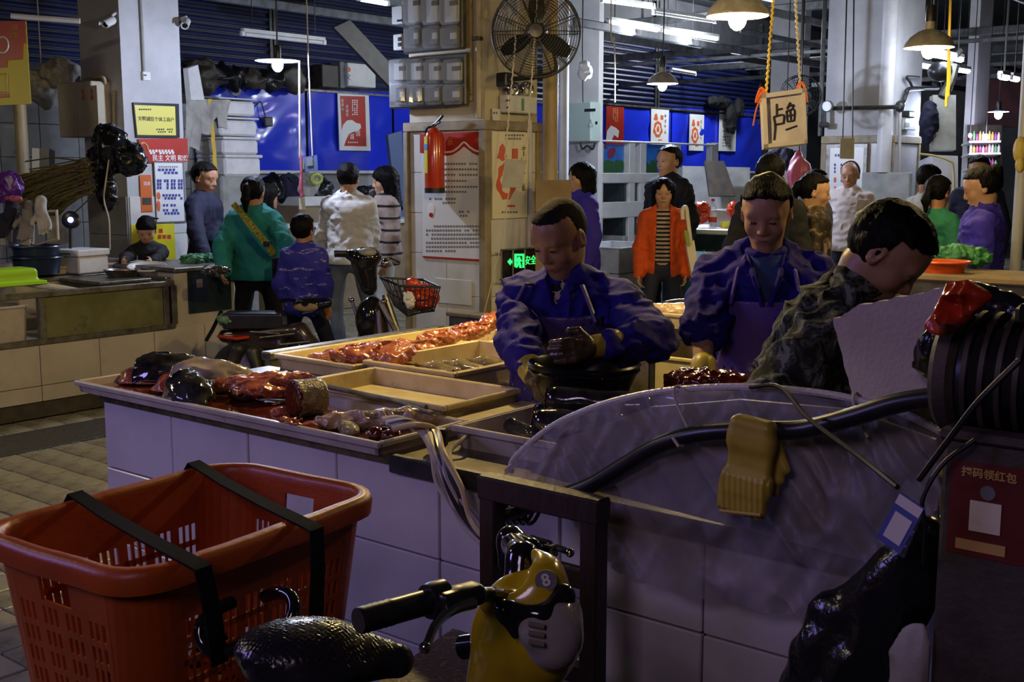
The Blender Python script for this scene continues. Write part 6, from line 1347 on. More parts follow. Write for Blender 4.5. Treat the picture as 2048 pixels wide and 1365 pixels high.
# ---- the big fan
def make_fan(label, c, r, nrm, dark=True, nr=15, group=None):
    nrm = np.array(nrm, float); nrm /= np.linalg.norm(nrm); t = thing('cage_fan', label, 'fan', c, group=group); R_ = frame((0, 0, 0), np.cross((0, 0, 1.), nrm), (0, 0, 1))[1]
    if R_[:, 2]@nrm < 0: R_ = R_@np.diag([-1, 1, -1])
    g_ = MB(); m_ = 'wire_black' if dark else 'steel'
    def pt(rr, a, z): return c+R_@np.array((rr*math.cos(a), rr*math.sin(a), z))
    dome = lambda q: .085*(1-q*q)
    for k in range(nr):
        q = .16+.84*k/(nr-1); g_.tube([pt(r*q, a, .06+dome(q)) for a in np.linspace(0, 2*math.pi, 49)[:-1]], .0024, 4, closed=True)
    for k in range(8, nr): q = .16+.84*k/(nr-1); g_.tube([pt(r*q, a, -.06-dome(q)*.6) for a in np.linspace(0, 2*math.pi, 37)[:-1]], .0022, 4, closed=True)
    obj('guard_rings', g_, m_, t); sp = MB()
    for k in range(16):
        a = 2*math.pi*k/16; sp.tube([pt(r*q, a, .06+dome(q)) for q in np.linspace(.12, 1, 7)]+[pt(r, a, -.06)], .0035, 5)
        sp.tube([pt(r*q, a, -.06-dome(q)*.6) for q in np.linspace(.2, 1, 5)], .003, 5)
    obj('guard_spokes', sp, m_, t)
    obj('guard_band', MB().tube([pt(r*1.0, a, .06) for a in np.linspace(0, 2*math.pi, 49)[:-1]], .006, 6, closed=True).tube([pt(r*1.0, a, -.06) for a in np.linspace(0, 2*math.pi, 49)[:-1]], .006, 6, closed=True), m_, t)
    obj('badge', MB().lathe([(0, .012), (r*.15, .010), (r*.17, 0)], c+R_@np.array((0, 0, .06+.085)), 24, R_), 'black_plastic', t)
    for k in range(3):
        a0 = 2*math.pi*k/3+1.55
        def blade(u, v, a0=a0):
            rr = r*(.14+.76*u); w_ = .17+.26*math.sin(math.pi*min(1, u*.9+.1)); a = a0+w_*(v-.5)*1.5/(u*.8+.45); return pt(rr, a, .055*(v-.5))
        obj('blade', MB().grid(blade, 12, 7).add([pt(r*.14, a0, -.012)], []), 'black_plastic', t, ang=180)
    obj('motor', MB().lathe([(0, -.22), (.075, -.22), (.085, -.18), (.085, -.05), (.06, .02), (0, .02)], c, 24, R_), 'black_plastic', t)
    return t
fcn = PD(1072, 66, 8.05)
fan = make_fan('large black cage fan mounted on the centre pillar', fcn, 88/2300*8.05, np.array((.60, -.80, -.10)))
obj('mount_arm', MB().tube(cat_rom([fcn+[-.02, .2, -.03], fcn+[-.02, .24, -.25], PD(1015, 160, 8.25)]), .018, 8), 'black_plastic', fan)
obj('mount_bracket', MB().box(PD(1010, 160, 8.28)-.05, PD(1010, 160, 8.28)+.05, ch=.01), 'black_plastic', fan)
f2 = make_fan('dark wall fan far behind the hanging fish sign', PD(1600, 192, 11.5), 40/2300*11.5, np.array((.3, -.95, -.1)), nr=8); obj('drop_rod', MB().tube([PD(1600, 190, 11.6), PD(1600, 190, 11.6)*[1, 1, 0]+[0, 0, 4.62]], .015, 8), 'black_plastic', f2)
# ---- left pillar
XL = -8.6
t = thing('certificate', 'yellow framed certificate on the left pillar', 'certificate', PX(310, 278, XL)); fr_ = [(264, 205), (355, 208), (357, 276), (271, 275)]
obj('frame', MB().prism([PX(x, y, XL+.002) for x, y in fr_], (.02, 0, 0)), 'black_plastic', t)
obj('sheet', MB().prism([PX(x, y, XL+.0225) for x, y in ((269, 210), (350, 213), (352, 271), (275, 270))], (.001, 0, 0)), 'cert_yellow', t)
text('文明诚信个体工商户', .042, 'lettering_black', PX(313, 239, XL+.026), VY, VZ, t, sx=.95)
print_lines(t, 'x', XL+.024, 0, 0, [(219, 278, 303), (259, 313, 348), (264, 316, 345)], m='lettering_black', hgt=3, wch=3)
t = thing('banner_notice', 'red notice with white slogans under the certificate', 'notice', PX(320, 326, XL)); obj('sheet', MB().prism([PX(x, y, XL+.014) for x, y in ((276, 278), (374, 277), (376, 324), (282, 326))], (.006, 0, 0)), 'poster_orange' if False else 'poster_red', t)
text('民主 文明 和谐', .055, 'lettering_white', PX(341, 317, XL+.0215), VY, VZ, t, bold=.0008)
print_lines(t, 'x', XL+.021, 0, 0, [(302, 298, 352), (306, 300, 350)], m='lettering_white', hgt=5, wch=5)
obj('orange_arc', MB().tube(cat_rom([PX(x, y, XL+.022) for x, y in ((281, 288), (288, 286), (294, 292), (296, 300))]), .008, 6), 'lettering_gold', t)
t = thing('value_notice', 'white framed notice with blue characters on the left pillar', 'notice', PX(340, 440, XL)); obj('frame', bxX(306, 323, 372, 445, XL+.014, .012, .003), 'print_grey', t); obj('sheet', bxX(309, 326, 369, 442, XL+.026, .002), 'poster_white', t)
print_lines(t, 'x', XL+.029, 0, 0, [(334, 318, 358)], m='print_grey', hgt=3, wch=3); print_lines(t, 'x', XL+.029, 0, 0, [(340, 316, 352), (346, 328, 362)], m='lettering_blue', hgt=5, wch=6)
print_lines(t, 'x', XL+.029, 0, 0, [(y+dy, x, x+11) for y in (362, 369, 376) for x in (314, 328, 342, 356) for dy in (0,)], m='lettering_blue', hgt=6, wch=4.6, gap=.6); print_lines(t, 'x', XL+.029, 0, 0, [(391, 325, 366), (397, 329, 366), (411, 326, 338), (411, 341, 353), (421, 326, 362), (427, 329, 360)], m='lettering_blue', hgt=5, wch=5)
for y, h_ in ((392, 8), (412, 12)): obj('red_mark', MB().ell(PX(317, y, XL+.029), (.002, .02, h_*.004)), 'papercut', t)
t = thing('side_poster', 'narrow orange sunset poster beside the white notice', 'poster', PX(292, 425, XL)); obj('sheet', bxX(279, 350, 305, 424, XL+.014, .004), 'poster_orange', t); obj('dark_band', bxX(284, 396, 303, 410, XL+.018, .001), 'dark_trim', t); text('国家', .035, 'lettering_white', PX(294, 368, XL+.0195), VY, VZ, t)
t = thing('yellow_poster', 'bright yellow poster low on the left pillar', 'poster', PX(310, 540, XL)); obj('sheet', bxX(262, 450, 352, 540, XL+.014, .004), 'poster_yellow', t); print_lines(t, 'x', XL+.019, 0, 0, [(462, 318, 332), (474, 316, 345)], m='lettering_red', hgt=8, wch=8)
t = thing('wall_socket', 'socket at the end of a conduit on the left pillar', 'socket', PX(290, 162, XL)); obj('plate', bxX(282, 143, 298, 162, XL, .03, .004), 'white_plastic', t); obj('holes', bxX(287, 149, 293, 152, XL+.03, .002), 'black_plastic', t); obj('conduit', MB().tube([PX(288, 143, XL+.015), PX(281, 0, XL+.015), PX(281, -120, XL+.015)], .013, 8), 'grey_plastic', t)
def cctv(label, c, d, foot=None):
    t = thing('security_camera', label, 'camera', c); d = np.array(d, float); d /= np.linalg.norm(d); a = np.cross((0, 0, 1.), d); a /= np.linalg.norm(a); R_ = np.stack([a, np.cross(d, a), d], 1)
    obj('housing', MB().lathe([(0, -.07), (.03, -.068), (.034, -.05), (.034, .05), (.030, .055), (.026, .045), (0, .045)], c, 18, R_), 'white_plastic', t); obj('lens', MB().lathe([(0, .05), (.022, .048), (.022, .04)], c, 16, R_), 'black_gloss', t)
    obj('sunshade', MB().grid(lambda u, v: c+R_@np.array((.038*math.cos(math.pi*u), .038*math.sin(math.pi*u)*(1 if R_[2, 1] > 0 else -1), -.06+.14*v)), 10, 2), 'white_plastic', t); obj('bracket', MB().tube([c-d*.04, c-d*.06+[0, 0, .04], c-d*.16+[0, .0, .05] if foot is None else foot], .012, 8), 'white_plastic', t)
cctv('white security camera on the left face of the left pillar', PY(217, 45, lpA[1]-.10), (.35, -.9, -.4)); cctv('white security camera right of the left pillar', PX(371, 48, -8.52), (.6, -.6, -.4), PX(361, 38, -8.61))
lpy = lpA[1]
t = thing('electrical_box', 'old grey electrical box with red warning characters on the left pillar', 'electrical box', PY(185, 275, lpy)); obj('case', bxY(152, 170, 226, 274, lpy, .18, .008), 'plaster_warm', t); obj('door', bxY(154, 174, 200, 272, lpy-.18, .008, .003), 'plaster_warm', t)
text('有\n电', .05, 'lettering_red', PY(166, 190, lpy-.19), VX, VZ, t); text('危\n险', .05, 'lettering_red', PY(184, 190, lpy-.19), VX, VZ, t)
obj('conduit', MB().tube(cat_rom([PY(165, 170, lpy-.08), PY(180, 158, lpy-.08), PY(205, 154, lpy-.08), PY(212, 168, lpy-.05)]), .012, 8).tube([PY(228, 180, lpy-.02), PY(228, 250, lpy-.02)], .012, 8), 'pipe_beige', t)
crumple('plastic_bag', 'big black plastic bag hanging on the left pillar corner', 'bag', [(PD(225, 300, 8.7), (.15, .12, .16), None), (PD(255, 318, 8.7), (.16, .12, .11), None), (PD(212, 275, 8.75), (.10, .09, .10), None), (PD(195, 325, 8.7), (.07, .07, .11), None), (PD(213, 375, 8.7), (.07, .06, .16), None)], 'bag_black', 1.2, .012, (.022, (9, 9, 9)), seed=3)
obj('cord', MB().tube(cat_rom([PD(228, 250, 8.7), PD(212, 360, 8.55), PD(208, 400, 8.6), PD(218, 440, 8.6), PD(220, 500, 8.6)]), .006, 6), 'rope', label='pale cord trailing below the black bag', cat='cord')
# ---- blue wall
XB = XW+.075
t = thing('integrity_poster', 'red and white integrity poster on the blue wall behind the shoppers', 'poster', PX(707, 303, XB)); obj('frame', MB().prism([PX(x, y, XB) for x, y in ((674, 185), (736, 187), (740, 302), (678, 301))], (.012, 0, 0)), 'poster_white', t)
obj('red_field', MB().prism([PX(x, y, XB+.0125) for x, y in ((680, 192), (730, 193), (733, 293), (685, 292))], (.001, 0, 0)), 'poster_red', t)
obj('white_hand', MB().prism([PX(x, y, XB+.014) for x, y in ((682, 292), (681, 272), (686, 250), (694, 241), (704, 240), (712, 246), (721, 248), (722, 256), (716, 262), (706, 264), (698, 268), (692, 280), (688, 292))], (.001, 0, 0)), 'poster_white', t)
text('诚', .08, 'lettering_white', PX(704, 274, XB+.016), VY, VZ, t); text('信', .09, 'lettering_white', PX(716, 267, XB+.016), VY, VZ, t); text('讲\n诚\n信', .05, 'lettering_white', PX(694, 222, XB+.016), VY, VZ, t); text('有\n良\n心', .05, 'lettering_white', PX(685, 210, XB+.016), VY, VZ, t)
print_lines(t, 'x', XB+.0135, 0, 0, [(y, 704, 718) for y in range(201, 232, 4)]+[(285, 696, 722)], m='lettering_white', hgt=2.4, wch=3)
t = thing('integrity_poster', 'red poster with a white hand left of the sea pictures', 'poster', PX(1228, 290, XB)); obj('red_field', bxX(1212, 212, 1246, 290, XB, .012), 'poster_red', t); obj('white_hand', MB().prism([PX(x, y, XB+.013) for x, y in ((1212, 282), (1214, 262), (1222, 251), (1232, 256), (1238, 262), (1236, 276), (1228, 270), (1222, 284))], (.002, 0, 0)), 'poster_white', t); print_lines(t, 'x', XB+.013, 0, 0, [(y, 1226, 1238) for y in range(218, 246, 4)], m='lettering_gold', hgt=2.2, wch=2.5)
papercut_poster('left one of the pale paper-cut posters on the far blue wall', 1302, 216, 1336, 290, XB, False, 5, 'poster_white'); papercut_poster('middle paper-cut poster on the far blue wall', 1379, 228, 1406, 302, XB, False, 6, 'poster_white')
t = thing('notice_board', 'white text notice half covered by a hanging jacket', 'notice', PX(1455, 303, XB)); obj('frame', bxX(1439, 221, 1470, 303, XB, .012), 'poster_white', t); print_lines(t, 'x', XB+.012, 0, 0, [(y, 1445, 1465) for y in (262, 274, 280, 286, 292)], hgt=3, wch=3)
crumple('jacket', 'black jacket hung over the top of the far blue wall', 'jacket', [(PX(1462, 235, XB+.15), (.08, .16, .30), None), (PX(1440, 205, XB+.12), (.10, .45, .10), None), (PX(1476, 215, XB+.15), (.08, .14, .18), None)], 'black_cloth', 2.2, .02, (.03, (6, 6, 6)), seed=9)
t = thing('clamp_lamp', 'grey clamp lamp on the left blue sheet', 'lamp', PX(468, 190, XB)); c_ = PX(468, 179, XB+.1)
obj('lamp_head', MB().lathe([(0, -.08), (.03, -.08), (.035, -.03), (.075, .03), (.07, .03), (0, .0)], c_, 18, frame((0, 0, 0), VY, VZ)[1]), 'grey_plastic', t); obj('cord', MB().tube(cat_rom([c_, PX(477, 210, XB+.03), PX(490, 217, XB+.03), PX(510, 212, XB+.03), PX(522, 205, XB+.03), PX(531, 235, XB+.03)]), .008, 6), 'wire_black', t); obj('plug', MB().box(PX(531, 243, XB)-[.0, .06, .06], PX(531, 243, XB)+[.07, .06, .05], ch=.01), 'black_plastic', t); obj('bracket', MB().box(PX(450, 172, XB)-[.0, .07, .03], PX(450, 172, XB)+[.08, .07, .03], ch=.005), 'steel_dark', t)
bxs = PX(690, 178, XB-.0); Yc = bxs[1]
t = thing('storage_box', 'white carton standing on top of the blue wall', 'box', bxs); obj('carton', bxX(668, 127, 725, 178, XB-.05, .25, .01), 'white_plastic', t); obj('spine', bxX(656, 125, 667, 178, XB-.07, .22, .006), 'print_grey', t); obj('seal', MB().ell(PX(698, 139, XB+.205), (.004, .03, .03)), 'papercut', t); text('文', .09, 'print_grey', PX(697, 155, XB+.206), VY, VZ, t)
obj('dark_carton', bxX(620, 130, 654, 178, XB-.07, .22, .01), 'dark_trim', label='dark carton left of the white one on the blue wall', cat='box')
for k, (x, y, r_) in enumerate(((415, 152, .2), (455, 156, .16), (505, 160, .14), (545, 162, .13), (590, 160, .15))): crumple('bundle', ['dark bundle at the left end on top of the blue wall', 'second dark bundle on top of the blue wall', 'third dark bundle on top of the blue wall', 'fourth dark bundle on top of the blue wall, under the lamp', 'fifth dark bundle on top of the blue wall'][k], 'bundle', [(PX(x, y, XW+.22), (.1, r_*1.3, r_*.8), None)], 'bag_black' if k % 2 else 'dark_trim', 2.5, .03, (.05, (5, 5, 5)), seed=k)
for a, b in ((612, 616), (630, 664)):
    pass
hq = thing('hanging_sign', 'small blue sign card hanging on strings above the shoppers', 'sign', PD(618, 343, 9.2)); obj('card', MB().prism([PD(x, y, 9.2) for x, y in ((598, 316), (634, 310), (636, 342), (602, 345))], FV*.006), mat('card_bluegrey', (.08, .12, .25), .4), hq); obj('pale_panel', MB().prism([PD(x, y, 9.195) for x, y in ((613, 317), (625, 315), (626, 331), (614, 333))], -FV*.001), 'print_grey', hq); obj('green_panel', MB().prism([PD(x, y, 9.195) for x, y in ((599, 323), (608, 322), (609, 338), (600, 340))], -FV*.001), 'dull_green', hq)
obj('string', MB().tube([PD(600, 316, 9.2), PD(599, 125, 9.1)], .009, 6).tube([PD(625, 312, 9.2), PD(617, 122, 9.2), PD(612, -30, 9.2)], .006, 6), 'rope', hq); obj('pink_tassel', MB().tube(cat_rom([PD(602, 312, 9.15), PD(603, 340, 9.15), PD(602, 375, 9.15), PD(604, 395, 9.15)]), [.012]*10+[.018]*9, 6), 'bag_pink', hq); obj('white_tag', MB().prism([PD(x, y, 9.15) for x, y in ((598, 396), (610, 396), (611, 419), (598, 419))], FV*.004), 'white_plastic', hq)
# leaning roof panel at the top centre
struct('trim_2', MB().prism([PX(x, y, -9.4) for x, y in ((668, 55), (800, 195), (812, 160), (700, 40))], (-.05, 0, 0)), 'dark_trim', label='dark slanted brace board under the roof')
# foam boxes at the left end of the blue wall
fx = -9.2
for k, (x0, y0, x1, y1, lb) in enumerate(((392, 310, 466, 352, 'lowest white foam box of the stack by the blue wall'), (388, 275, 461, 310, 'middle white foam box of the stack by the blue wall'), (382, 236, 458, 275, 'third white foam box of the stack, half under a cloth'), (380, 198, 454, 236, 'highest foam box, hidden under the beige cloth'))):
    t = thing('foam_box', lb, 'box', PX((x0+x1)/2, y1, fx), group='foam boxes by the blue wall'); obj('body', bxX(x0, y0+6, x1, y1, fx-.45, .45, .02), 'foam', t); obj('lid', bxX(x0-1, y0, x1+1, y0+7, fx-.46, .47, .01), 'foam', t); obj('tape', px_poly([(424+k*-3, y0), (432+k*-3, y0), (436-k*3, y1), (429-k*3, y1)], fx+.011), 'yellow_rope', t)
obj('grey_cabinet', bxX(385, 352, 470, 760, fx-.45, .45, .02), 'grey_plastic', label='grey cabinet under the foam box stack', cat='cabinet')
def drape(u, v):
    a = PX(372+88*u, 192+8*u+math.sin(3*u)*2, fx+.03); b = PX(362+95*u, [350, 300, 262, 240, 262][min(4, int(u*4.99))]-8*math.sin(9*u), fx+.05); p = a*(1-v)+b*v; return (p[0]+.03*math.sin(9*u+3*v), p[1], p[2])
dr_ = thing('dust_cloth', 'grey-beige cloth draped over the foam box stack', 'cloth', PX(400, 240, fx)); obj('cloth', MB().grid(drape, 30, 20).grid(lambda u, v: PX(372+88*u, 192+8*u, fx+.03)+np.array((-.5*v, 0, .03*math.sin(5*v))), 20, 6), 'sack', dr_, ang=180)
obj('foam_sheet', MB().prism([PX(x, y, -9.17) for x, y in ((366, 137), (386, 130), (399, 200), (372, 200))], (.05, .02, 0)), 'foam', label='white foam lid tilted on top of the draped stack', cat='lid')
# ---- hanging fish sign
Zs = 5.2
sg = [PD(1522, 190, Zs+.05), PD(1608, 178, Zs-.05), PD(1608, 288, Zs-.05), PD(1527, 298, Zs+.05)]
hs_ = thing('hanging_sign', 'foam lid sign with black brush characters hanging on ropes', 'sign', sg[3])
mat('sign_foam', (.50, .46, .40), .7, col2=(.42, .38, .33), scale=7, dirt=(.25, .20, .14), dscale=12, damt=.25, bump=.2, bscale=90)
bk = np.array(FV)*.035; obj('panel', MB().prism(sg, bk), 'sign_foam', hs_)
sxv = (sg[1]-sg[0]); syv = (sg[0]-sg[3])
SP = lambda u, v, o=0: sg[0]+sxv*u+(sg[3]-sg[0])*v+np.array(-FV)*o
obj('rim', MB().prism([SP(0, 0), SP(.10, 0), SP(.10, 1), SP(0, 1)], -FV*.02).prism([SP(.93, 0), SP(1, 0), SP(1, 1), SP(.93, 1)], -FV*.02).prism([SP(0, 0), SP(1, 0), SP(1, .08), SP(0, .08)], -FV*.02).prism([SP(0, .93), SP(1, .93), SP(1, 1), SP(0, 1)], -FV*.02), 'sign_foam', hs_)
def stroke(pts, r): 
    w_ = [r*1.1]+[r]*(len(pts)-2)+[r*.8]; return pts, w_
hz_ = MB()
lu = lambda x, y: SP((x-1525)/83., (y-190+(x-1525)*.13)/105., .004)
for pts in ([(1554, 208), (1553, 232)], [(1554, 219), (1564, 217)], [(1547, 233), (1566, 229), (1565, 246)], [(1547, 233), (1549, 252), (1546, 278)], [(1549, 248), (1565, 245)],
            [(1580, 205), (1573, 218)], [(1577, 212), (1586, 210), (1583, 218)], [(1572, 222), (1573, 242)], [(1572, 222), (1587, 219), (1586, 240)], [(1579, 221), (1580, 242)], [(1573, 231), (1586, 229)], [(1573, 242), (1586, 240)], [(1569, 258), (1591, 250)]):
    hz_.tube(cat_rom([lu(*p) for p in pts], 3), .0042, 6)
obj('brush_characters', hz_, 'lettering_black', hs_)
for a, b, m_ in ((SP(.12, .0), PD(1548, -20, Zs+.05), 'yellow_rope'), (SP(.92, .0), PD(1590, -20, Zs-.05), 'rope')): obj('rope', MB().tube([a+(b-a)*k/36+RV*.003*(-1)**k for k in range(37)], .006, 6), m_, hs_)
obj('orange_string', MB().tube(cat_rom([SP(.12, -.02), SP(.0, -.12), SP(-.12, .12), SP(.05, -.05), SP(.14, -.02)]), .007, 6).tube(cat_rom([SP(.12, -.03), SP(-.1, .2), SP(-.22, .55)]), .004, 6), 'orange_string', hs_); obj('orange_string', MB().tube(cat_rom([SP(.9, .02), SP(.92, -.14), SP(.86, -.04), SP(.96, -.12), SP(1.03, .05), SP(1.05, .25)]), .006, 6), 'orange_string', hs_)
# ---- right pillar furniture
YR = rA[1]-.03
t = thing('notice_board', 'framed notice with blue characters on the white pillar at right', 'notice', PY(1693, 398, YR)); obj('frame', bxY(1654, 288, 1733, 400, YR, .03, .006), 'steel', t); obj('sheet', bxY(1661, 296, 1724, 392, YR-.03, .003), 'poster_white', t)
print_lines(t, 'y', YR-.033, 0, 0, [(y, x, x+9) for y in (330, 337, 344) for x in (1668, 1681)]+[(311, 1670, 1690), (362, 1676, 1690), (377, 1676, 1688)], m='lettering_blue', hgt=5, wch=4)
for y in (360, 378): obj('red_mark', MB().ell(PY(1670, y, YR-.034), (.015, .002, .03)), 'papercut', t)
hb2 = [PD(x, y, 9.5) for x, y in ((1681, 277), (1709, 276), (1708, 318), (1680, 317))]
t = thing('hanging_board', 'small blank grey board on two long strings before the right pillar', 'board', hb2[3]); obj('board', MB().prism(hb2, FV*.012), 'grey_plastic', t)
for a, b in ((hb2[0]*.85+hb2[1]*.15, PD(1694, -20, 9.5)), (hb2[1]*.85+hb2[0]*.15, PD(1708, -20, 9.5))): obj('string', MB().tube([a, b], .006, 6), 'wire_black', t)
wp = thing('water_pipe', 'dark water pipe with a pressure gauge and valve across the right pillar', 'pipe', PY(1700, 218, YR-.08))
obj('pipe', MB().tube([PY(1645, 214, YR-.1), PY(1660, 217, YR-.1), PY(1800, 214, YR-.12)], .022, 10), 'steel_dark', wp); g0 = PY(1657, 213, YR-.16)
gg = obj('gauge', MB().lathe([(0, 0), (.055, 0), (.06, .01), (.06, .035), (.05, .04), (0, .04)], g0, 22, frame((0, 0, 0), VX, VZ)[1]), 'steel', wp); obj('gauge_face', MB().lathe([(0, .042), (.05, .042), (.05, .04)], g0, 22, frame((0, 0, 0), VX, VZ)[1]), 'poster_white', gg)
obj('drop_pipe', MB().tube([PY(1648, 214, YR-.1), PY(1648, 250, YR-.1)], .024, 10).tube([PY(1640, 250, YR-.1), PY(1656, 250, YR-.1)], .03, 10), 'steel_dark', wp)
vX = -4.44
obj('riser', MB().tube(cat_rom([PX(1795, 213, vX), PX(1806, 205, vX), PX(1812, 188, vX), PX(1822, 178, vX), PX(1875, 176, vX)]), .026, 10), 'steel_dark', wp); obj('valve_lever', MB().tube(cat_rom([PX(1826, 178, vX), PX(1820, 164, vX), PX(1814, 154, vX), PX(1838, 155, vX)]), .014, 8), 'steel_dark', wp); obj('valve_body', MB().ell(PX(1800, 213, vX), (.05, .06, .06)), 'steel_dark', wp); obj('valve_wheel', MB().box(PX(1817, 228, vX)-[.04, .09, .04], PX(1817, 228, vX)+[.04, .09, .03], ch=.01), 'steel_dark', wp); obj('down_pipe', MB().tube([PX(1800, 225, vX), PX(1797, 395, vX)], .018, 8), 'pvc', wp)
t = thing('wall_socket', 'white socket box on the right face of the white pillar', 'socket', PX(1814, 260, -4.48)); obj('plate', bxX(1804, 237, 1824, 261, -4.48, .04, .005), 'white_plastic', t); obj('switch', bxX(1810, 245, 1818, 254, -4.44, .006), 'print_grey', t)
yr = thing('yellow_rope', 'knotted yellow rope hanging from above beyond the warm lamp', 'rope', PD(1893, 215, 7.6)); obj('rope', MB().tube(cat_rom([PD(1902, -30, 7.6), PD(1899, 60, 7.6), PD(1897, 110, 7.6), PD(1896, 160, 7.6), PD(1893, 190, 7.6), PD(1892, 214, 7.6)]), .009, 6).tube(cat_rom([PD(1898, 100, 7.6), PD(1900, 150, 7.6), PD(1897, 188, 7.6)]), .007, 6), 'yellow_rope', yr); obj('knot', MB().ell(PD(1895, 190, 7.6), (.016, .016, .022)), 'yellow_rope', yr)
t = thing('electrical_box', 'grey-green electrical cabinet on the pale pier', 'electrical box', PY(1175, 285, 12.39)); obj('case', bxY(1150, 207, 1201, 284, 12.4, .22, .012), mat('box_green', (.30, .38, .36), .45), t); obj('label_strip', bxY(1169, 218, 1191, 223, 12.18, .003), 'black_plastic', t); obj('lock', bxY(1191, 243, 1195, 249, 12.18, .006), 'black_plastic', t); obj('warning_triangle', MB().tube([PY(1181, 239, 12.177), PY(1176, 253, 12.177), PY(1186, 253, 12.177)], .006, 5, closed=True), 'print_grey', t); obj('cable_gland', MB().tube(cat_rom([PY(1160, 285, 12.2), PY(1165, 298, 12.2), PY(1175, 292, 12.2), PY(1185, 299, 12.2), PY(1190, 285, 12.2)]), .012, 6), 'black_plastic', t)
crumple('light_bag', 'pale translucent bag hanging over the grey cabinet', 'bag', [(PD(1169, 142, 10.8), (.06, .05, .08), None)], 'white_plastic', 2.3, .012, (.02, (14, 14, 14)), seed=2)
obj('hang_cord', MB().tube([PD(1165, 90, 10.8)*[1, 1, 0]+[0, 0, 4.62], PD(1165, 90, 10.8), PD(1166, 205, 10.8)], .006, 5), 'wire_black', label='thin cord by the pale bag', cat='cord')
obj('white_wire', MB().tube(cat_rom([PD(1222, 55, 11)*[1, 1, 0]+[0, 0, 4.62], PD(1222, 55, 11), PD(1228, 75, 11), PD(1230, 140, 11), PD(1230, 205, 11)]), .007, 5), 'rope', label='white wire hanging from the left fluorescent tube', cat='wire')
# ------------------------------------------------------------------ parked e-bike in the aisle
def Bk(px, py, o=0.0): return PD(px, py, 7.75-.35*(px-440)/440+o)
eb = thing('electric_bike', 'black electric bike with a wire front basket parked in the aisle', 'bike', (*Bk(650, 700)[:2], 0)); ob = np.array(eb.location); ob[2] = 0
def bsdf(name, pr, m, cell=.008, **k): return obj(name, sdf_mesh(name, [(p[0], p[1]-ob, p[2]-ob, *p[3:]) if p[0] == 'c' else (p[0], p[1]-ob, *p[2:]) for p in pr], cell, **k), m, eb)
mat('bike_brown', (.045, .028, .020), .3, coat=.4, col2=(.03, .018, .014), scale=6)
bsdf('saddle', [cap(Bk(605, 612), Bk(655, 606), .05, .035, .03), ele(Bk(615, 610), (.09, .09, .04), None, .03)], 'black_gloss'); obj('saddle_side', MB().ell(Bk(612, 615, -.07), (.08, .02, .03), R=rotz(YAW)), 'cardboard', eb)
bsdf('rear_box', [bxe(Bk(510, 640), (.20, .09, .055), rotz(YAW), .015)], 'black_plastic'); bsdf('body_panel', [cap(Bk(450, 672), Bk(600, 664), .045, .055, .04), cap(Bk(600, 664), Bk(640, 710), .055, .06, .04), cap(Bk(470, 690), Bk(560, 690), .04, .05, .04)], 'bike_brown')
obj('tail_light', MB().box(Bk(441, 664, -.06)-.02, Bk(492, 684, -.06)+.02, ch=.012), 'ext_red', eb)
for k, (x0, y0, x1, y1) in enumerate(((500, 664, 560, 668), (520, 676, 590, 668), (560, 690, 620, 684), (580, 700, 636, 706))): obj('trim_strip', MB().tube([Bk(x0, y0, -.08), Bk(x1, y1, -.08)], .007, 6), 'steel', eb)
for a in (Bk(490, 790), Bk(835, 775)):
    a = np.array((a[0], a[1], .22)); Rw_ = np.stack([RV, (0, 0, 1.), np.cross(RV, (0, 0, 1.))], 1)
    wo = obj('wheel', MB().lathe([(.15, -.03), (.2, -.035), (.22, -.02), (.22, .02), (.2, .035), (.15, .03), (.15, -.03)], a, 26, Rw_), 'black_matte', eb); obj('hub', MB().lathe([(0, -.05), (.05, -.05), (.15, -.008), (.15, .008), (.05, .05), (0, .05)], a, 18, Rw_), 'steel', wo)
bsdf('rear_fork', [cap(Bk(475, 700, -.08), Bk(455, 760, -.08), .05, .035, .02), cap(Bk(505, 705, -.08), Bk(520, 760, -.08), .045, .03, .02)], 'steel_dark')
obj('rear_rod', MB().tube([Bk(443, 622, -.1), Bk(425, 660, -.1), Bk(412, 682, -.1)], .013, 8), 'black_gloss', eb); crumple('rag', 'green rag tied on the rear of the parked e-bike', 'rag', [(Bk(448, 640, -.12), (.05, .03, .03), None)], 'dull_green', .85, .008, (.012, (20, 20, 20)))
obj('grab_rail', MB().tube(cat_rom([Bk(555, 632), Bk(556, 608), Bk(575, 600), Bk(600, 604)]), .012, 8), 'black_gloss', eb)
bsdf('front_shield', [cap(Bk(728, 525), Bk(738, 575), .085, .055, .04), ele(Bk(735, 515), (.095, .095, .06), None, .03), cap(Bk(700, 510), Bk(740, 512), .035, .05, .03)], 'black_gloss')
obj('dash', MB().ell(Bk(735, 506, -.05), (.06, .05, .035), R=rotz(YAW)), 'grey_plastic', eb)
obj('grip', MB().tube([Bk(669, 508, -.05), Bk(697, 508, -.02)], .022, 12), 'black_plastic', eb); obj('grip_end', MB().tube([Bk(669, 504, -.07), Bk(694, 505, -.07)], .010, 10), 'chrome', eb); obj('brake_lever', MB().tube(cat_rom([Bk(765, 520, -.08), Bk(780, 518, -.1), Bk(800, 526, -.1)]), .009, 8), 'chrome', eb); obj('turn_light', MB().ell(Bk(771, 527, -.08), (.03, .03, .03)), 'chrome', eb)
obj('fork', MB().tube([Bk(770, 590), Bk(815, 720), Bk(835, 775, -.05)], .022, 10).tube([Bk(760, 605, -.06), Bk(790, 660, -.06), Bk(785, 700, -.06)], .018, 8), 'steel', eb)
bsdf('front_fender', [cap(Bk(745, 610, .05), Bk(735, 680, .05), .06, .05, .03), ele(Bk(735, 640, .02), (.09, .07, .13), None, .03)], 'black_gloss'); bsdf('leg_shield', [cap(Bk(758, 625, .02), Bk(765, 700, .02), .05, .06, .03)], 'bike_brown')
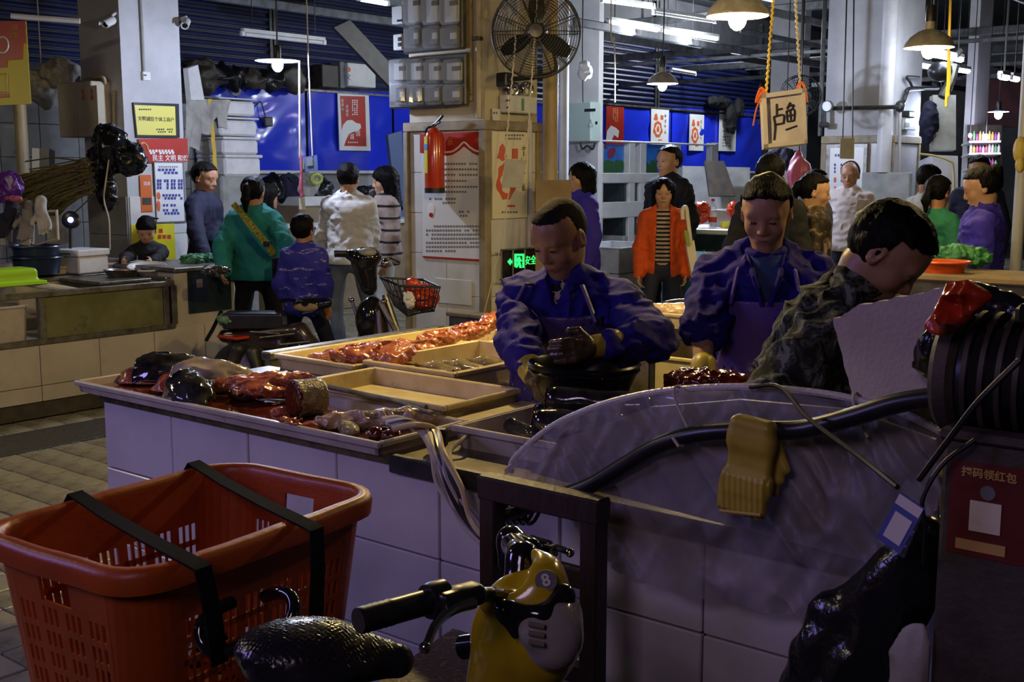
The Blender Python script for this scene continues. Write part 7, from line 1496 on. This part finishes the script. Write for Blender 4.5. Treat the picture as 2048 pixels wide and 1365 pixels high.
for p in (Bk(703, 600), Bk(768, 603, -.06)): obj('mirror_knob', MB().ell(p, (.022, .022, .018)), 'chrome', eb)
obj('side_stay', MB().tube([Bk(704, 602), Bk(716, 640)], .012, 6), 'steel', eb)
# wire basket
bk = [(762, 556), (800, 572), (880, 575), (848, 560)]; bt_ = [(788, 610), (815, 632), (868, 622), (838, 604)]
offs = [.05, -.15, -.10, .12]
tp_ = [Bk(*p, o) for p, o in zip(bk, offs)]; bo_ = [Bk(*p, o*.7) for p, o in zip(bt_, offs)]
bw = MB(); bw.tube(tp_, .009, 6, closed=True).tube(bo_, .007, 6, closed=True).tube([(a+b)/2 for a, b in zip(tp_, bo_)], .005, 5, closed=True)
for i in range(4):
    for k in range(8):
        u = k/8; a = tp_[i]*(1-u)+tp_[(i+1) % 4]*u; b = bo_[i]*(1-u)+bo_[(i+1) % 4]*u; bw.tube([a, b], .004, 5)
for k in range(7): u = (k+.5)/7; bw.tube([bo_[0]*(1-u)+bo_[1]*u, bo_[3]*(1-u)+bo_[2]*u], .004, 5)
obj('basket', bw, 'wire_black', eb)
crumple('plastic_bag', 'red plastic bag stuffed in the parked e-bike basket', 'bag', [(Bk(845, 595), (.10, .09, .08), None), (Bk(830, 572), (.06, .06, .05), None)], 'bag_red', .9, .008, (.015, (20, 20, 20)), seed=5); crumple('plastic_bag', 'small white bag in the parked e-bike basket', 'bag', [(Bk(818, 600, -.12), (.035, .03, .05), None)], 'white_plastic', .9, .008, (.012, (20, 20, 20)), seed=6)
# ------------------------------------------------------------------ goods on and around the left stall
ZT = .835
shf = thing('stall_shelf', 'dark shelf board across the back of the left stall', 'shelf', (-7.7, 3.9, 0)); obj('board', MB().box((-8.4, 1.5, ZT-.03), (-7.57, 5.0, ZT), ch=.004), 'steel_dark', shf)
for y in (1.6, 3.2, 4.9): obj('post', MB().box((-8.3, y-.03, 0), (-8.24, y+.03, ZT-.03)), 'steel_dark', shf)
def basin(label, c, r, h, m, taper=.75, group=None, name='basin'):
    t = thing(name, label, 'basin', c, group=group, world=False); obj('bowl', MB().lathe([(0, 0), (r*taper, 0), (r*.96, h*.93), (r*1.03, h*.95), (r*1.04, h), (r*.97, h), (r*.93, h*.93), (r*taper*.95, .008), (0, .008)], n=32), m, t); obj('rim', MB().tube([(r*1.03*math.cos(a), r*1.03*math.sin(a), h*.98) for a in np.linspace(0, 2*math.pi, 33)[:-1]], .007, 6, closed=True), m, t); return t
def on_t(px, py, z): return PZ(px, py, z)
p = on_t(110, 538, ZT); tray('shallow_tray', 'dirty white foam tray under the orange basin on the left stall', -8.15, -7.6, p[1]-.55, p[1]+.45, ZT, ZT+.055, 'foam_dirty')
b_ = PZ(164, 530, ZT+.055); basin('orange plastic basin on the left stall tray', (b_[0]-.12, b_[1]+.05, ZT+.016), .17, .09, 'orange_plastic', .78)
b_ = PD(72, 500, 8.0); basin('lower one of two stacked navy plastic basins', (b_[0], b_[1], ZT+.016), .17, .12, 'navy_plastic', .85, 'stacked navy basins'); basin('upper one of two stacked navy plastic basins', (b_[0], b_[1], ZT+.14), .165, .07, 'navy_plastic', .9, 'stacked navy basins')
b_ = PD(15, 520, 7.4); gb = thing('basin', 'lime green rectangular basin upside down at the left edge', 'basin', (b_[0], b_[1], ZT), world=False)
obj('shell', sdf_mesh('shell', [bxe((0, 0, .05), (.11, .15, .055), None, .03, .02), bxe((0, 0, .012), (.14, .19, .012), None, .01, .03)], .008), 'lime', gb); obj('lip', MB().box((-.145, -.195, 0), (.145, .195, .008), ch=.003), 'lime', gb)
b_ = PD(158, 492, 8.3); t = thing('foam_box', 'white foam box with a leaf-printed lid on the left stall', 'box', (b_[0], b_[1], ZT)); obj('body', MB().box(b_*[1, 1, 0]+[-.14, -.14, ZT], b_*[1, 1, 0]+[.14, .14, ZT+.12], rotz(YAW*.3), ch=.01), 'foam', t); obj('lid', MB().box(b_*[1, 1, 0]+[-.15, -.15, ZT+.122], b_*[1, 1, 0]+[.15, .15, ZT+.17], rotz(YAW*.3), ch=.008), 'foam', t); obj('leaf_print', MB().box(b_*[1, 1, 0]+[-.05, -.152, ZT+.135], b_*[1, 1, 0]+[.08, -.151, ZT+.15], rotz(YAW*.3), b_*[1, 1, 0]), 'dull_green', t)
cr0 = [PD(x, y, 8.1) for x, y in ((5, 425), (66, 425), (60, 492), (0, 492))]
t = thing('slatted_crate', 'grey slatted plastic crate at the left with gloves on top', 'crate', cr0[3]); 
for k in range(5): u = k/5; q = [cr0[0]*(1-u)+cr0[1]*u, cr0[0]*(1-u-.15)+cr0[1]*(u+.15), cr0[3]*(1-u-.15)+cr0[2]*(u+.15), cr0[3]*(1-u)+cr0[2]*u]; obj('slat', MB().prism(q, FV*.012), 'grey_plastic', t)
for v in (0, .45, .9): obj('rail', MB().prism([cr0[0]*(1-v)+cr0[3]*v, cr0[1]*(1-v)+cr0[2]*v, cr0[1]*(.92-v)+cr0[2]*(v+.08), cr0[0]*(.92-v)+cr0[3]*(v+.08)], -FV*.01), 'grey_plastic', t)
sd_ = [PD(x, y, 8.15) for x, y in ((66, 425), (113, 422), (116, 478), (66, 492))]; obj('open_end', MB().tube([sd_[0], sd_[1], sd_[2], sd_[3]], .014, 8, closed=True), 'tray_front', t); obj('inner_wall', MB().prism([p_+FV*.25 for p_ in sd_], FV*.01), 'grey_plastic', t)
for k, (x, y, m_) in enumerate(((20, 412, 'navy_cloth'), (55, 415, 'grey_cloth'), (80, 405, 'sack'))):
    c_ = PD(x, y, 8.05); t = thing('work_glove', ['dark knitted glove at the left on the slatted crate', 'grey knitted glove in the middle on the slatted crate', 'pale knitted glove at the right on the slatted crate'][k], 'glove', c_-[0, 0, .05], world=False, rz=YAW); obj('glove', sdf_mesh('glove', hand_prims(np.zeros(3), np.array((.3*(k-1), -.3, -.8)), np.array((0, -1., 0)), 1.25, .3, .004)+[cap((0, 0, .0), (0, .02, .06), .035, .04, .02)], .007), m_, t)
for k in range(26):      # straw brooms: each bundle of twigs
    pass
for k, (x0, y0, x1, y1) in enumerate(((175, 330, 40, 372), (178, 350, 55, 405), (182, 372, 70, 430))):
    a, b = PD(x0, y0, 8.5), PD(x1, y1, 8.6); t = thing('straw_broom', ['topmost straw broom lying behind the left stall', 'middle straw broom lying behind the left stall', 'lowest straw broom lying behind the left stall'][k], 'broom', (a+b)/2-[0, 0, .15], group='straw brooms'); tw = MB(); rnd = random.Random(k)
    for j in range(70):
        o1 = np.array((rnd.gauss(0, .02), rnd.gauss(0, .02), rnd.gauss(0, .02))); o2 = np.array((rnd.gauss(0, .05), rnd.gauss(0, .05), rnd.gauss(-.02, .055))); m_ = (a+b)/2+o1+o2*.5+[0, 0, .02]; tw.tube([a+o1, m_, b+o2+(b-a)*rnd.uniform(-.15, .05)], .0055, 4)
    o = obj('twigs', tw, 'straw', t); o['kind'] = 'stuff'; obj('binding', MB().tube([a+(b-a)*.08, a+(b-a)*.14], .05, 12), 'dark_trim', t)
crumple('plastic_bag', 'purple mesh bag at the left edge above the crate', 'bag', [(PD(20, 372, 8.2), (.10, .08, .09), None), (PD(5, 392, 8.2), (.08, .07, .05), None)], 'bag_purple', 1.3, .012, (.02, (12, 12, 12)), seed=1)
crumple('cloth_rag', 'pink cloth strip lying under the purple bag', 'cloth', [(PD(25, 398, 8.0), (.10, .03, .018), None)], 'bag_pink', 1.3, .01, (.01, (14, 14, 14)), seed=2)
SK = []
for k, (x, y, rx_, rz_, lb) in enumerate(((120, 150, .26, .20, 'upper grey sack on the dark shelf at far left'), (85, 185, .14, .20, 'grey sack hanging below the shelf at far left'), (80, 160, .12, .10, 'third grey sack wedged against the wall at far left'))): SK.append(crumple('sack' if k != 1 else 'hanging_sack', lb, 'sack', [(PD(x, y, 10.38), (rx_*.8, .15, rz_*.62), None)], 'sack', 2.2, .018, (.03, (6, 6, 6)), seed=k+20))
obj('cord', MB().tube([PD(85, 180, 10.38), PD(85, 180, 10.38)*[1, 1, 0]+[0, 0, 4.62]], .006, 5), 'rope', SK[1])
obj('sack_shelf', MB().prism([PD(x, y, 10.3) for x, y in ((60, 168), (160, 152), (160, 160), (60, 176))], FV*.35), 'dark_trim', label='dark shelf under the grey sacks', cat='shelf')
t = thing('hanging_banner', 'yellow banner with a red printed panel at the left edge', 'banner', PD(20, 210, 8.9)); D9 = 8.9
obj('sheet', MB().prism([PD(x, y, D9) for x, y in ((-30, 42), (52, 42), (62, 208), (-30, 212))], FV*.006), 'poster_yellow', t); obj('red_panel', MB().prism([PD(x, y, D9-.01) for x, y in ((-30, 42), (50, 42), (52, 85), (46, 87), (44, 118), (14, 120), (13, 134), (-30, 136))], FV*.004), 'poster_red', t)
obj('red_strip', MB().prism([PD(x, y, D9-.01) for x, y in ((-30, 188), (17, 187), (18, 194), (-30, 196))], FV*.004), 'poster_red', t); text('麻\n辣', .06, 'lettering_gold', PD(28, 65, D9-.015), RV, UV, t); obj('dish_ring', MB().tube([PD(5+12*math.cos(a), 90+16*math.sin(a), D9-.014) for a in np.linspace(0, 2*math.pi, 21)[:-1]], .008, 6, closed=True), 'poster_white', t); obj('box_frame', MB().tube([PD(x, y, D9-.014) for x, y in ((-8, 148), (14, 147), (15, 184), (-8, 184))], .003, 5, closed=True), 'lettering_gold', t)
obj('batten', MB().tube([PD(22, 32, 8.9), PD(160, 42, 9.0)], .022, 8), 'white_plastic', label='pale batten across the top left', cat='batten')
obj('vertical_pipe', MB().tube([PD(48, 355, 9.6)*[1, 1, 0], PD(48, 355, 9.6)*[1, 1, 0]+[0, 0, 2.35]], .05, 14), 'pipe_beige', label='dull beige pipe at far left behind the brooms', cat='pipe')
for k, (x0, x1, m_, lb) in enumerate(((64, 79, 'white_plastic', 'white carton standing upright at far left'), (80, 98, 'black_plastic', 'black carton standing upright at far left'))): obj('upright_carton', MB().prism([PD(x, y, 9.3) for x, y in ((x0, 296), (x1, 297), (x1, 350), (x0, 349))], FV*.12), m_, label=lb, cat='carton')
obj('carton_shelf', MB().prism([PD(x, y, 9.25) for x, y in ((0, 349), (150, 351), (150, 357), (0, 355))], FV*.3), 'dark_trim', label='dark shelf under the upright cartons', cat='shelf')
emis('blue_glow', (.25, .3, 1), 14); t = thing('headlamp', 'small blue-glowing lamp among the clutter at left', 'lamp', PD(141, 446, 8.3)); obj('case', MB().lathe([(0, -.05), (.06, -.04), (.065, 0), (.05, .01), (0, .01)], PD(141, 440, 8.3), 18, frame((0, 0, 0), RV, UV)[1]), 'black_plastic', t); obj('lens', MB().ell(PD(141, 440, 8.28), (.02, .02, .02)), 'blue_glow', t); obj('stand', MB().tube([PD(141, 446, 8.33), PD(141, 505, 8.33)], .012, 6), 'black_plastic', t)
b_ = PX(300, 548, -7.2); t = basin('tilted white dish on the stall before the little girl', (-7.2, b_[1]-.02, .835), .13, .05, 'white_plastic', .6, name='dish'); t.rotation_euler = (.1, .14, 0)
for k, (x, y) in enumerate(((376, 549), (392, 547), (408, 550))): crumple('vegetable_bunch', ['left bunch of green leaves on the stall end', 'middle bunch of green leaves on the stall end', 'right bunch of green leaves on the stall end'][k], 'vegetables', [(np.array((-7.15, PX(x, y, -7.15)[1]+.05, .912)), (.09, .07, .025), None)], mat('leaf_%d' % k, (.05, .20+.03*k, .08), .6), .89, .008, (.02, (22, 22, 22)), seed=k)
crumple('fish_pile', 'grey fish pile on the stall end by the red apron', 'fish', [(PZ(432, 540, .905), (.10, .08, .025), None)], 'fish_black', .89, .01, (.015, (16, 16, 16)))
t = thing('fish_bowl', 'low tin of red scraps in front of the little girl', 'bowl', (-7.25, PX(245, 548, -7.25)[1], .822), world=False); obj('bowl', MB().lathe([(0, 0), (.10, 0), (.13, .05), (.12, .05), (.09, .01), (0, .01)], n=24), 'steel', t); obj('scraps', MB().ell((0, 0, .02), (.09, .09, .03)), 'fish_flesh', t)
# far stall counter under the blue wall
fs_ = thing('back_counter', 'low counter along the blue wall behind the shoppers', 'counter', (-10.3, 10, 0)); obj('body', MB().box((-10.6, 8.2, 0), (-9.7, 13.2, .95), ch=.01), 'cardboard', fs_); obj('worktop', MB().box((-10.65, 8.15, .95), (-9.65, 13.25, 1.0), ch=.01), 'white_plastic', fs_)
t = thing('foam_box', 'white foam box on the back counter behind the boy', 'box', PX(595, 400, -9.75)); obj('body', bxX(545, 408, 648, 452, -10.2, .45, .015), 'cardboard', t); obj('lid', bxX(542, 393, 650, 409, -10.22, .5, .012), 'foam', t)
for k, (x, y, m_, r_) in enumerate(((575, 380, 'navy_cloth', .16), (612, 372, 'sack', .16), (640, 385, 'bag_black', .16), (545, 375, 'bag_black', .14), (730, 398, 'bag_black', .18))): crumple('bundle', ['navy bundle on the back counter', 'pale striped bundle on the back counter', 'black bundle right of the pale one on the back counter', 'black bundle at the left on the back counter', 'black bundle behind the white-jacketed man'][k], 'bundle', [(PX(x, y, -10.0), (.12, r_, r_*.9), None)], m_, 1.0, .025, (.04, (6, 6, 6)), seed=k+40)
obj('tape_roll', MB().tube([PX(632+10*math.cos(a), 358+9*math.sin(a), -9.8) for a in np.linspace(0, 2*math.pi, 21)[:-1]], .025, 8, closed=True), mat('tape_yg', (.35, .40, .08), .4), label='yellow-green roll of tape on the back counter', cat='tape')
obj('leaning_board', MB().prism([PX(x, y, -10.2) for x, y in ((770, 270), (798, 262), (806, 440), (790, 440))], (.05, 0, 0)), 'card_bluegrey', label='blue-grey board leaning by the meter pillar', cat='board')
t = thing('wire_rack', 'white wire rack behind the stallholder', 'rack', PX(445, 400, -9.6))
for k in range(6): obj('wire', MB().tube([PX(428, 362+k*6, -9.6), PX(458, 362+k*6, -9.6)], .008, 5), 'white_plastic', t)
obj('white_panel', bxX(424, 400, 458, 450, -9.9, .3, .01), 'foam', t)
# ------------------------------------------------------------------ aquarium stall under the sea pictures
XA = -9.4
aq = thing('aquarium_stall', 'white framed aquarium rack with dark tanks behind the women', 'aquarium', PX(1260, 480, XA)*[1, 1, 0])
mat('sea_blue', (.02, .10, .45), .3, col2=(.03, .18, .55), scale=3)
for (x0, x1, y0, y1) in ((1193, 1247, 288, 346), (1256, 1328, 288, 346)):
    pn = obj('sea_picture', bxX(x0, y0, x1, y1, XA, .01), 'sea_blue', aq)
    mb = MB(); rnd = random.Random(x0)
    for j in range(16): xx = x0+(x1-x0)*rnd.uniform(.05, .75 if x0 > 1250 else .95); mb.ell(PX(xx, y1-rnd.uniform(2, 15), XA+.012), (.006, .09, .09), 8, 5)
    o = obj('painted_reef', mb, mat('reef_%d' % x0, (.02, .09, .03), .6), pn); o['kind'] = 'stuff'
    obj('painted_fish', MB().ell(PX(x0+30, y0+18, XA+.014), (.005, .12, .07), 10, 6, rotx(.5)).tube([PX(x0+20, y0+8, XA+.014), PX(x0+12, y0+3, XA+.014)], .02, 5), mat('fishpic_%d' % x0, (.20, .02, .06), .5), pn)
fw = 'pvc'
for y0, y1 in ((346, 364), (405, 425), (284, 289)): obj('rail', bxX(1190, y0, 1420, y1, XA, .12, .01), fw, aq)
for x0, x1 in ((1188, 1193), (1247, 1256), (1269, 1278), (1338, 1346), (1412, 1420)): obj('post', bxX(x0, 286, x1, 500, XA, .11, .01), fw, aq)
for (x0, x1, y0, y1) in ((1193, 1269, 365, 404), (1279, 1338, 365, 404), (1193, 1269, 426, 468), (1279, 1338, 426, 468), (1346, 1412, 365, 404), (1346, 1412, 426, 468)): obj('tank', bxX(x0, y0, x1, y1, XA-.4, .46, .01), 'dark_water', aq)
obj('base', bxX(1190, 470, 1420, 575, XA-.4, .5, .01), 'grey_plastic', aq)
tray('grey_tub', 'grey tub on the floor below the aquarium', *(lambda p: (p[0]-.4, p[0]+.3, p[1]-.5, p[1]+.4))(PD(1245, 500, 11.2)), .62, .86, 'grey_plastic'); _p = PD(1245, 500, 11.2); obj('tub_stand', MB().box((_p[0]-.38, _p[1]-.48, 0), (_p[0]+.28, _p[1]+.38, .615), ch=.01), 'grey_plastic', label='grey stand under the tub by the aquarium', cat='stand')
# table with bottle behind the hoodie man
p = PD(1430, 455, 10.6); ZR = p[2]
rt = thing('side_table', 'white table with a bottle and bags behind the black hoodie', 'table', (p[0], p[1], 0)); obj('top', MB().box((p[0]-.4, p[1]-.3, ZR-.05), (p[0]+.5, p[1]+.5, ZR), ch=.01), 'white_plastic', rt); obj('front_panel', MB().box((p[0]-.38, p[1]-.28, .0), (p[0]+.48, p[1]-.26, ZR-.05)), 'dark_water', rt); obj('back_panel', MB().box((p[0]-.38, p[1]+.46, .0), (p[0]+.48, p[1]+.48, ZR-.05)), 'dark_water', rt)
b_ = PD(1425, 440, 10.5); bt1 = thing('water_bottle', 'clear plastic bottle with a red and white label', 'bottle', (b_[0], b_[1], ZR), world=False); obj('bottle', MB().lathe([(0, 0), (.035, 0), (.038, .02), (.038, .17), (.015, .22), (.014, .24), (0, .24)], n=18), 'glass_clear', bt1); obj('label', MB().lathe([(.039, .05), (.039, .10)], n=18), 'lettering_red', bt1); obj('label_top', MB().lathe([(.039, .10), (.039, .14)], n=18), 'white_plastic', bt1); obj('cap', MB().lathe([(0, .265), (.016, .265), (.016, .24), (0, .24)], n=12), 'lettering_red', bt1)
crumple('plastic_bag', 'small red bag left of the clear bottle', 'bag', [(PD(1404, 425, 10.5), (.07, .06, .10), None)], 'bag_red', ZR, .012, (.015, (14, 14, 14))); crumple('plastic_bag', 'red food pack right of the clear bottle', 'bag', [(PD(1468, 422, 10.5), (.06, .06, .08), None)], 'bag_red', ZR, .012, (.01, (14, 14, 14)), seed=3)
obj('yellow_cup', MB().lathe([(0, 0), (.035, 0), (.045, .06), (.04, .06), (.03, .01), (0, .01)], (*PD(1450, 440, 10.4)[:2], ZR), 18), 'poster_yellow', label='small yellow cup on the white table', cat='cup')
tray('grey_tub', 'grey tub of greens behind the table bottle', p[0]-.1, p[0]+.45, p[1]+.05, p[1]+.45, ZR, ZR+.16, 'grey_plastic')
obj('green_bin', MB().box(PD(1430, 520, 10.2)*[1, 1, 0]+[-.3, -.2, .1], PD(1430, 520, 10.2)*[1, 1, 0]+[.35, .2, .85], ch=.05), mat('bin_green', (.02, .10, .09), .4), label='dark green bin in front of the white table', cat='bin')
obj('dark_slab', MB().prism([PD(x, y, 12) for x, y in ((1410, 322), (1448, 322), (1472, 392), (1420, 392))], FV*.08), 'dark_trim', label='dark slab leaning behind the table', cat='slab'); obj('grey_cabinet', MB().prism([PD(x, y, 12.6) for x, y in ((1365, 332), (1500, 335), (1500, 652), (1365, 652))], FV*.4), 'grey_plastic', label='grey cabinet under the far blue wall', cat='cabinet')
t1 = crumple('plastic_bag', 'pink plastic bag hanging left of the right pillar', 'bag', [(PD(1597, 350, 10), (.10, .06, .16), None), (PD(1598, 322, 10), (.03, .03, .08), None)], 'bag_pink', 1.3, .012, (.015, (9, 9, 5)), seed=2); obj('cord', MB().tube([PD(1598, 325, 10), PD(1598, 325, 10)*[1, 1, 0]+[0, 0, 4.62]], .005, 5), 'wire_black', t1); t1 = crumple('plastic_bag', 'dark blue bag behind the pink bag', 'bag', [(PD(1578, 318, 10.3), (.07, .06, .09), None), (PD(1560, 308, 10.4), (.10, .06, .05), None)], 'navy_cloth', 1.3, .014, (.02, (9, 9, 9)), seed=7); obj('cord', MB().tube([PD(1570, 315, 10.35), PD(1570, 315, 10.35)*[1, 1, 0]+[0, 0, 4.62]], .005, 5), 'wire_black', t1)
# ------------------------------------------------------------------ far right
gs2 = thing('goods_shelf', 'lit shelf of bottles and packets far behind the right-hand shoppers', 'shelf', PD(1970, 330, 14.5)*[1, 1, 0])
dq = 14.5
for y in (282, 306, 335): obj('shelf_board', MB().prism([PD(x, yy, dq) for x, yy in ((1938, y), (2002, y-1), (2002, y+3), (1938, y+4))], FV*.25), 'white_plastic', gs2)
obj('back', MB().prism([PD(x, y, dq+.3) for x, y in ((1936, 250), (2004, 250), (2004, 345), (1936, 345))], FV*.02), 'dark_trim', gs2)
rnd = random.Random(5); cl4 = [(.5, .1, .15), (.55, .5, .5), (.1, .35, .1), (.5, .4, .1), (.35, .05, .25)]
for i, c4 in enumerate(cl4): mat('pack_%d' % i, c4, .4)
proto = {}
for r_, (y, n_) in enumerate(((282, 10), (306, 10), (335, 9))):
    for k in range(n_):
        q = PD(1941+k*6.2, y, dq+.12); i = rnd.randrange(5); hh = rnd.uniform(.09, .13)
        obj('packet_bottle', MB().lathe([(0, 0), (.016, 0), (.018, .01), (.018, hh*.7), (.008, hh*.85), (.008, hh), (0, hh)], q, 8), 'pack_%d' % i, label='%s bottle on the %s board of the distant lit shelf' % (['red', 'pale', 'green', 'yellow', 'purple'][i], ['top', 'middle', 'bottom'][r_]), cat='bottle', group='bottles on the distant shelf')
lamp_light('shelf_lamp', PD(1975, 262, 14.2), 14, (.85, .75, 1), .1); 
for _p, _r, _l in ((PD(1972, 274, 14.3), .03, 'bright bare bulb over the distant shelf'), (PD(1940, 271, 14.3), .022, 'smaller bare bulb at the left of the distant shelf')):
    t = thing('pendant_bulb', _l, 'lamp', _p); obj('bulb', MB().ell(_p, (_r, _r, _r*1.3)), 'tube_far', t); obj('cord', MB().tube([_p, _p*[1, 1, 0]+[0, 0, 4.62]], .006, 5), 'wire_black', t)
struct('trim_3', MB().prism([PD(x, y, 15.2) for x, y in ((1936, 155), (2060, 165), (2060, 255), (1936, 252))], FV*.05), mat('maroon_board', (.05, .012, .012), .6, col2=(.02, .01, .01), scale=6), label='dark red fascia over the distant shelf')
t = thing('white_cabinet', 'pale cabinet between the white pillar and the slim post', 'cabinet', PD(1880, 400, 11.5)*[1, 1, 0]); obj('body', MB().prism([PD(x, y, 11.5) for x, y in ((1866, 310), (1916, 312), (1916, 420), (1866, 420))], FV*.4), 'pvc', t); obj('upper_panel', MB().prism([PD(x, y, 11.6) for x, y in ((1866, 190), (1912, 190), (1912, 300), (1866, 300))], FV*.1), 'grey_plastic', t); obj('tap', MB().tube(cat_rom([PD(1838, 308, 11.2), PD(1870, 312, 11.2), PD(1898, 322, 11.2), PD(1906, 335, 11.2), PD(1908, 410, 11.2)]), .012, 6), 'tray', t)
crumple('jacket', 'dark jacket hanging beside the white pillar', 'jacket', [(PD(1858, 245, 11.55), (.08, .07, .20), None)], 'navy_cloth', 1.6, .016, (.02, (9, 9, 9)), seed=3); 
t = thing('wall_fan', 'dark fan arm beside the white pillar at right', 'fan', PD(1885, 150, 11.4)); obj('arm', MB().tube([PD(1868, 170, 11.4), PD(1890, 140, 11.4), PD(1922, 100, 11.4)], .03, 8), 'steel_dark', t); obj('head', MB().ell(PD(1880, 143, 11.3), (.12, .12, .10)), 'black_plastic', t); obj('hanging_sleeve', MB().tube(cat_rom([PD(1910, 130, 11.3), PD(1900, 165, 11.3), PD(1885, 195, 11.3)]), .05, 8), 'steel_dark', t)
obj('corn_net', MB().ell(PD(2040, 300, 8.5), (.05, .05, .10)).ell(PD(2040, 330, 8.5), (.035, .035, .06)), mat('corn', (.55, .42, .10), .5, bump=.8, bscale=60), label='hanging net of yellow cobs at the right edge', cat='net'); obj('right_post', MB().tube([PD(2046, 300, 8.8)*[1, 1, 0], PD(2046, 300, 8.8)*[1, 1, 0]+[0, 0, 4.5]], .045, 12), 'pvc', label='white post at the right edge', cat='post')
vt = thing('vegetable_bench', 'bench of greens and an orange basin at right', 'bench', PD(1900, 540, 6.3)*[1, 1, 0]); zv = PD(1900, 535, 6.3)[2]; pv = PD(1900, 535, 6.3); obj('top', MB().box((pv[0]-.28, pv[1]-.25, zv-.06), (pv[0]+.7, pv[1]+.25, zv-.02), ch=.01), 'cardboard', vt); obj('front', MB().box((pv[0]-.26, pv[1]-.23, 0), (pv[0]+.68, pv[1]-.20, zv-.06)), 'steel_dark', vt); obj('back', MB().box((pv[0]-.26, pv[1]+.20, 0), (pv[0]+.68, pv[1]+.23, zv-.06)), 'steel_dark', vt)
basin('orange basin on the vegetable bench at right', (*PD(1888, 530, 6.2)[:2], zv-.02), .13, .06, 'orange_plastic'); 
for k, (x, y) in enumerate(((1850, 525), (1915, 508), (1945, 515))): crumple('vegetable_bunch', ['greens left of the orange basin on the right-hand bench', 'greens behind the orange basin on the right-hand bench', 'greens right of the orange basin at the violet smock'][k], 'vegetables', [(PD(x, y, 6.45), (.09, .08, .04), None)], 'leaf_%d' % k, zv-.02, .009, (.02, (20, 20, 20)), seed=k+3)
# ------------------------------------------------------------------ what people carry
tt = thing('tote_bag', 'cream canvas tote with long handles on the orange-jacketed woman', 'bag', PD(1385, 560, 9.05)); obj('pouch', MB().prism([PD(x, y, 9.05) for x, y in ((1370, 490), (1386, 482), (1398, 560), (1393, 572), (1384, 568))], -FV*.06).prism([PD(x, y, 9.2) for x, y in ((1408, 500), (1424, 535), (1412, 520))], FV*.03), 'poster_cream', tt); obj('strap', MB().tube(cat_rom([PD(1366, 440, 8.98), PD(1365, 420, 9.0), PD(1372, 415, 9.05), PD(1376, 440, 9.0), PD(1382, 490, 9.0)]), .016, 8), 'poster_cream', tt); obj('print', MB().prism([PD(x, y, 8.94) for x, y in ((1367, 462), (1374, 462), (1379, 490), (1372, 490))], -FV*.02), mat('tote_green', (.25, .35, .05), .6), tt)
sb_ = thing('bag_strap', 'yellow patterned bag strap across the teal sweater', 'strap', PD(500, 480, 8.2)); obj('strap', ribbon(cat_rom([PD(467, 408, 8.27), PD(490, 436, 8.14), PD(515, 466, 8.10), PD(535, 490, 8.12), PD(548, 510, 8.2)]), (RV*.8+UV*.6)*.045, .003), ramp_mat('strap_pattern', 'noise', [(0, (.30, .26, .03)), (.5, (.05, .10, .05)), (.56, (.40, .34, .04))], 40) or 'strap_pattern', sb_); obj('buckle', MB().box(PD(533, 488, 8.1)-.018, PD(533, 488, 8.1)+.018, ch=.004), 'black_plastic', sb_)
t = thing('shoulder_bag', 'small black bag at the teal woman\'s hip', 'bag', PD(560, 560, 8.1)); obj('pouch', MB().box(PD(562, 540, 8.1)-[.06, .03, .10], PD(562, 540, 8.1)+[.06, .03, .08], rotz(YAW), ch=.02), 'black_cloth', t); obj('flap', MB().box(PD(562, 530, 8.06)-[.062, .01, .03], PD(562, 530, 8.06)+[.062, .01, .05], rotz(YAW), ch=.01), 'black_cloth', t)
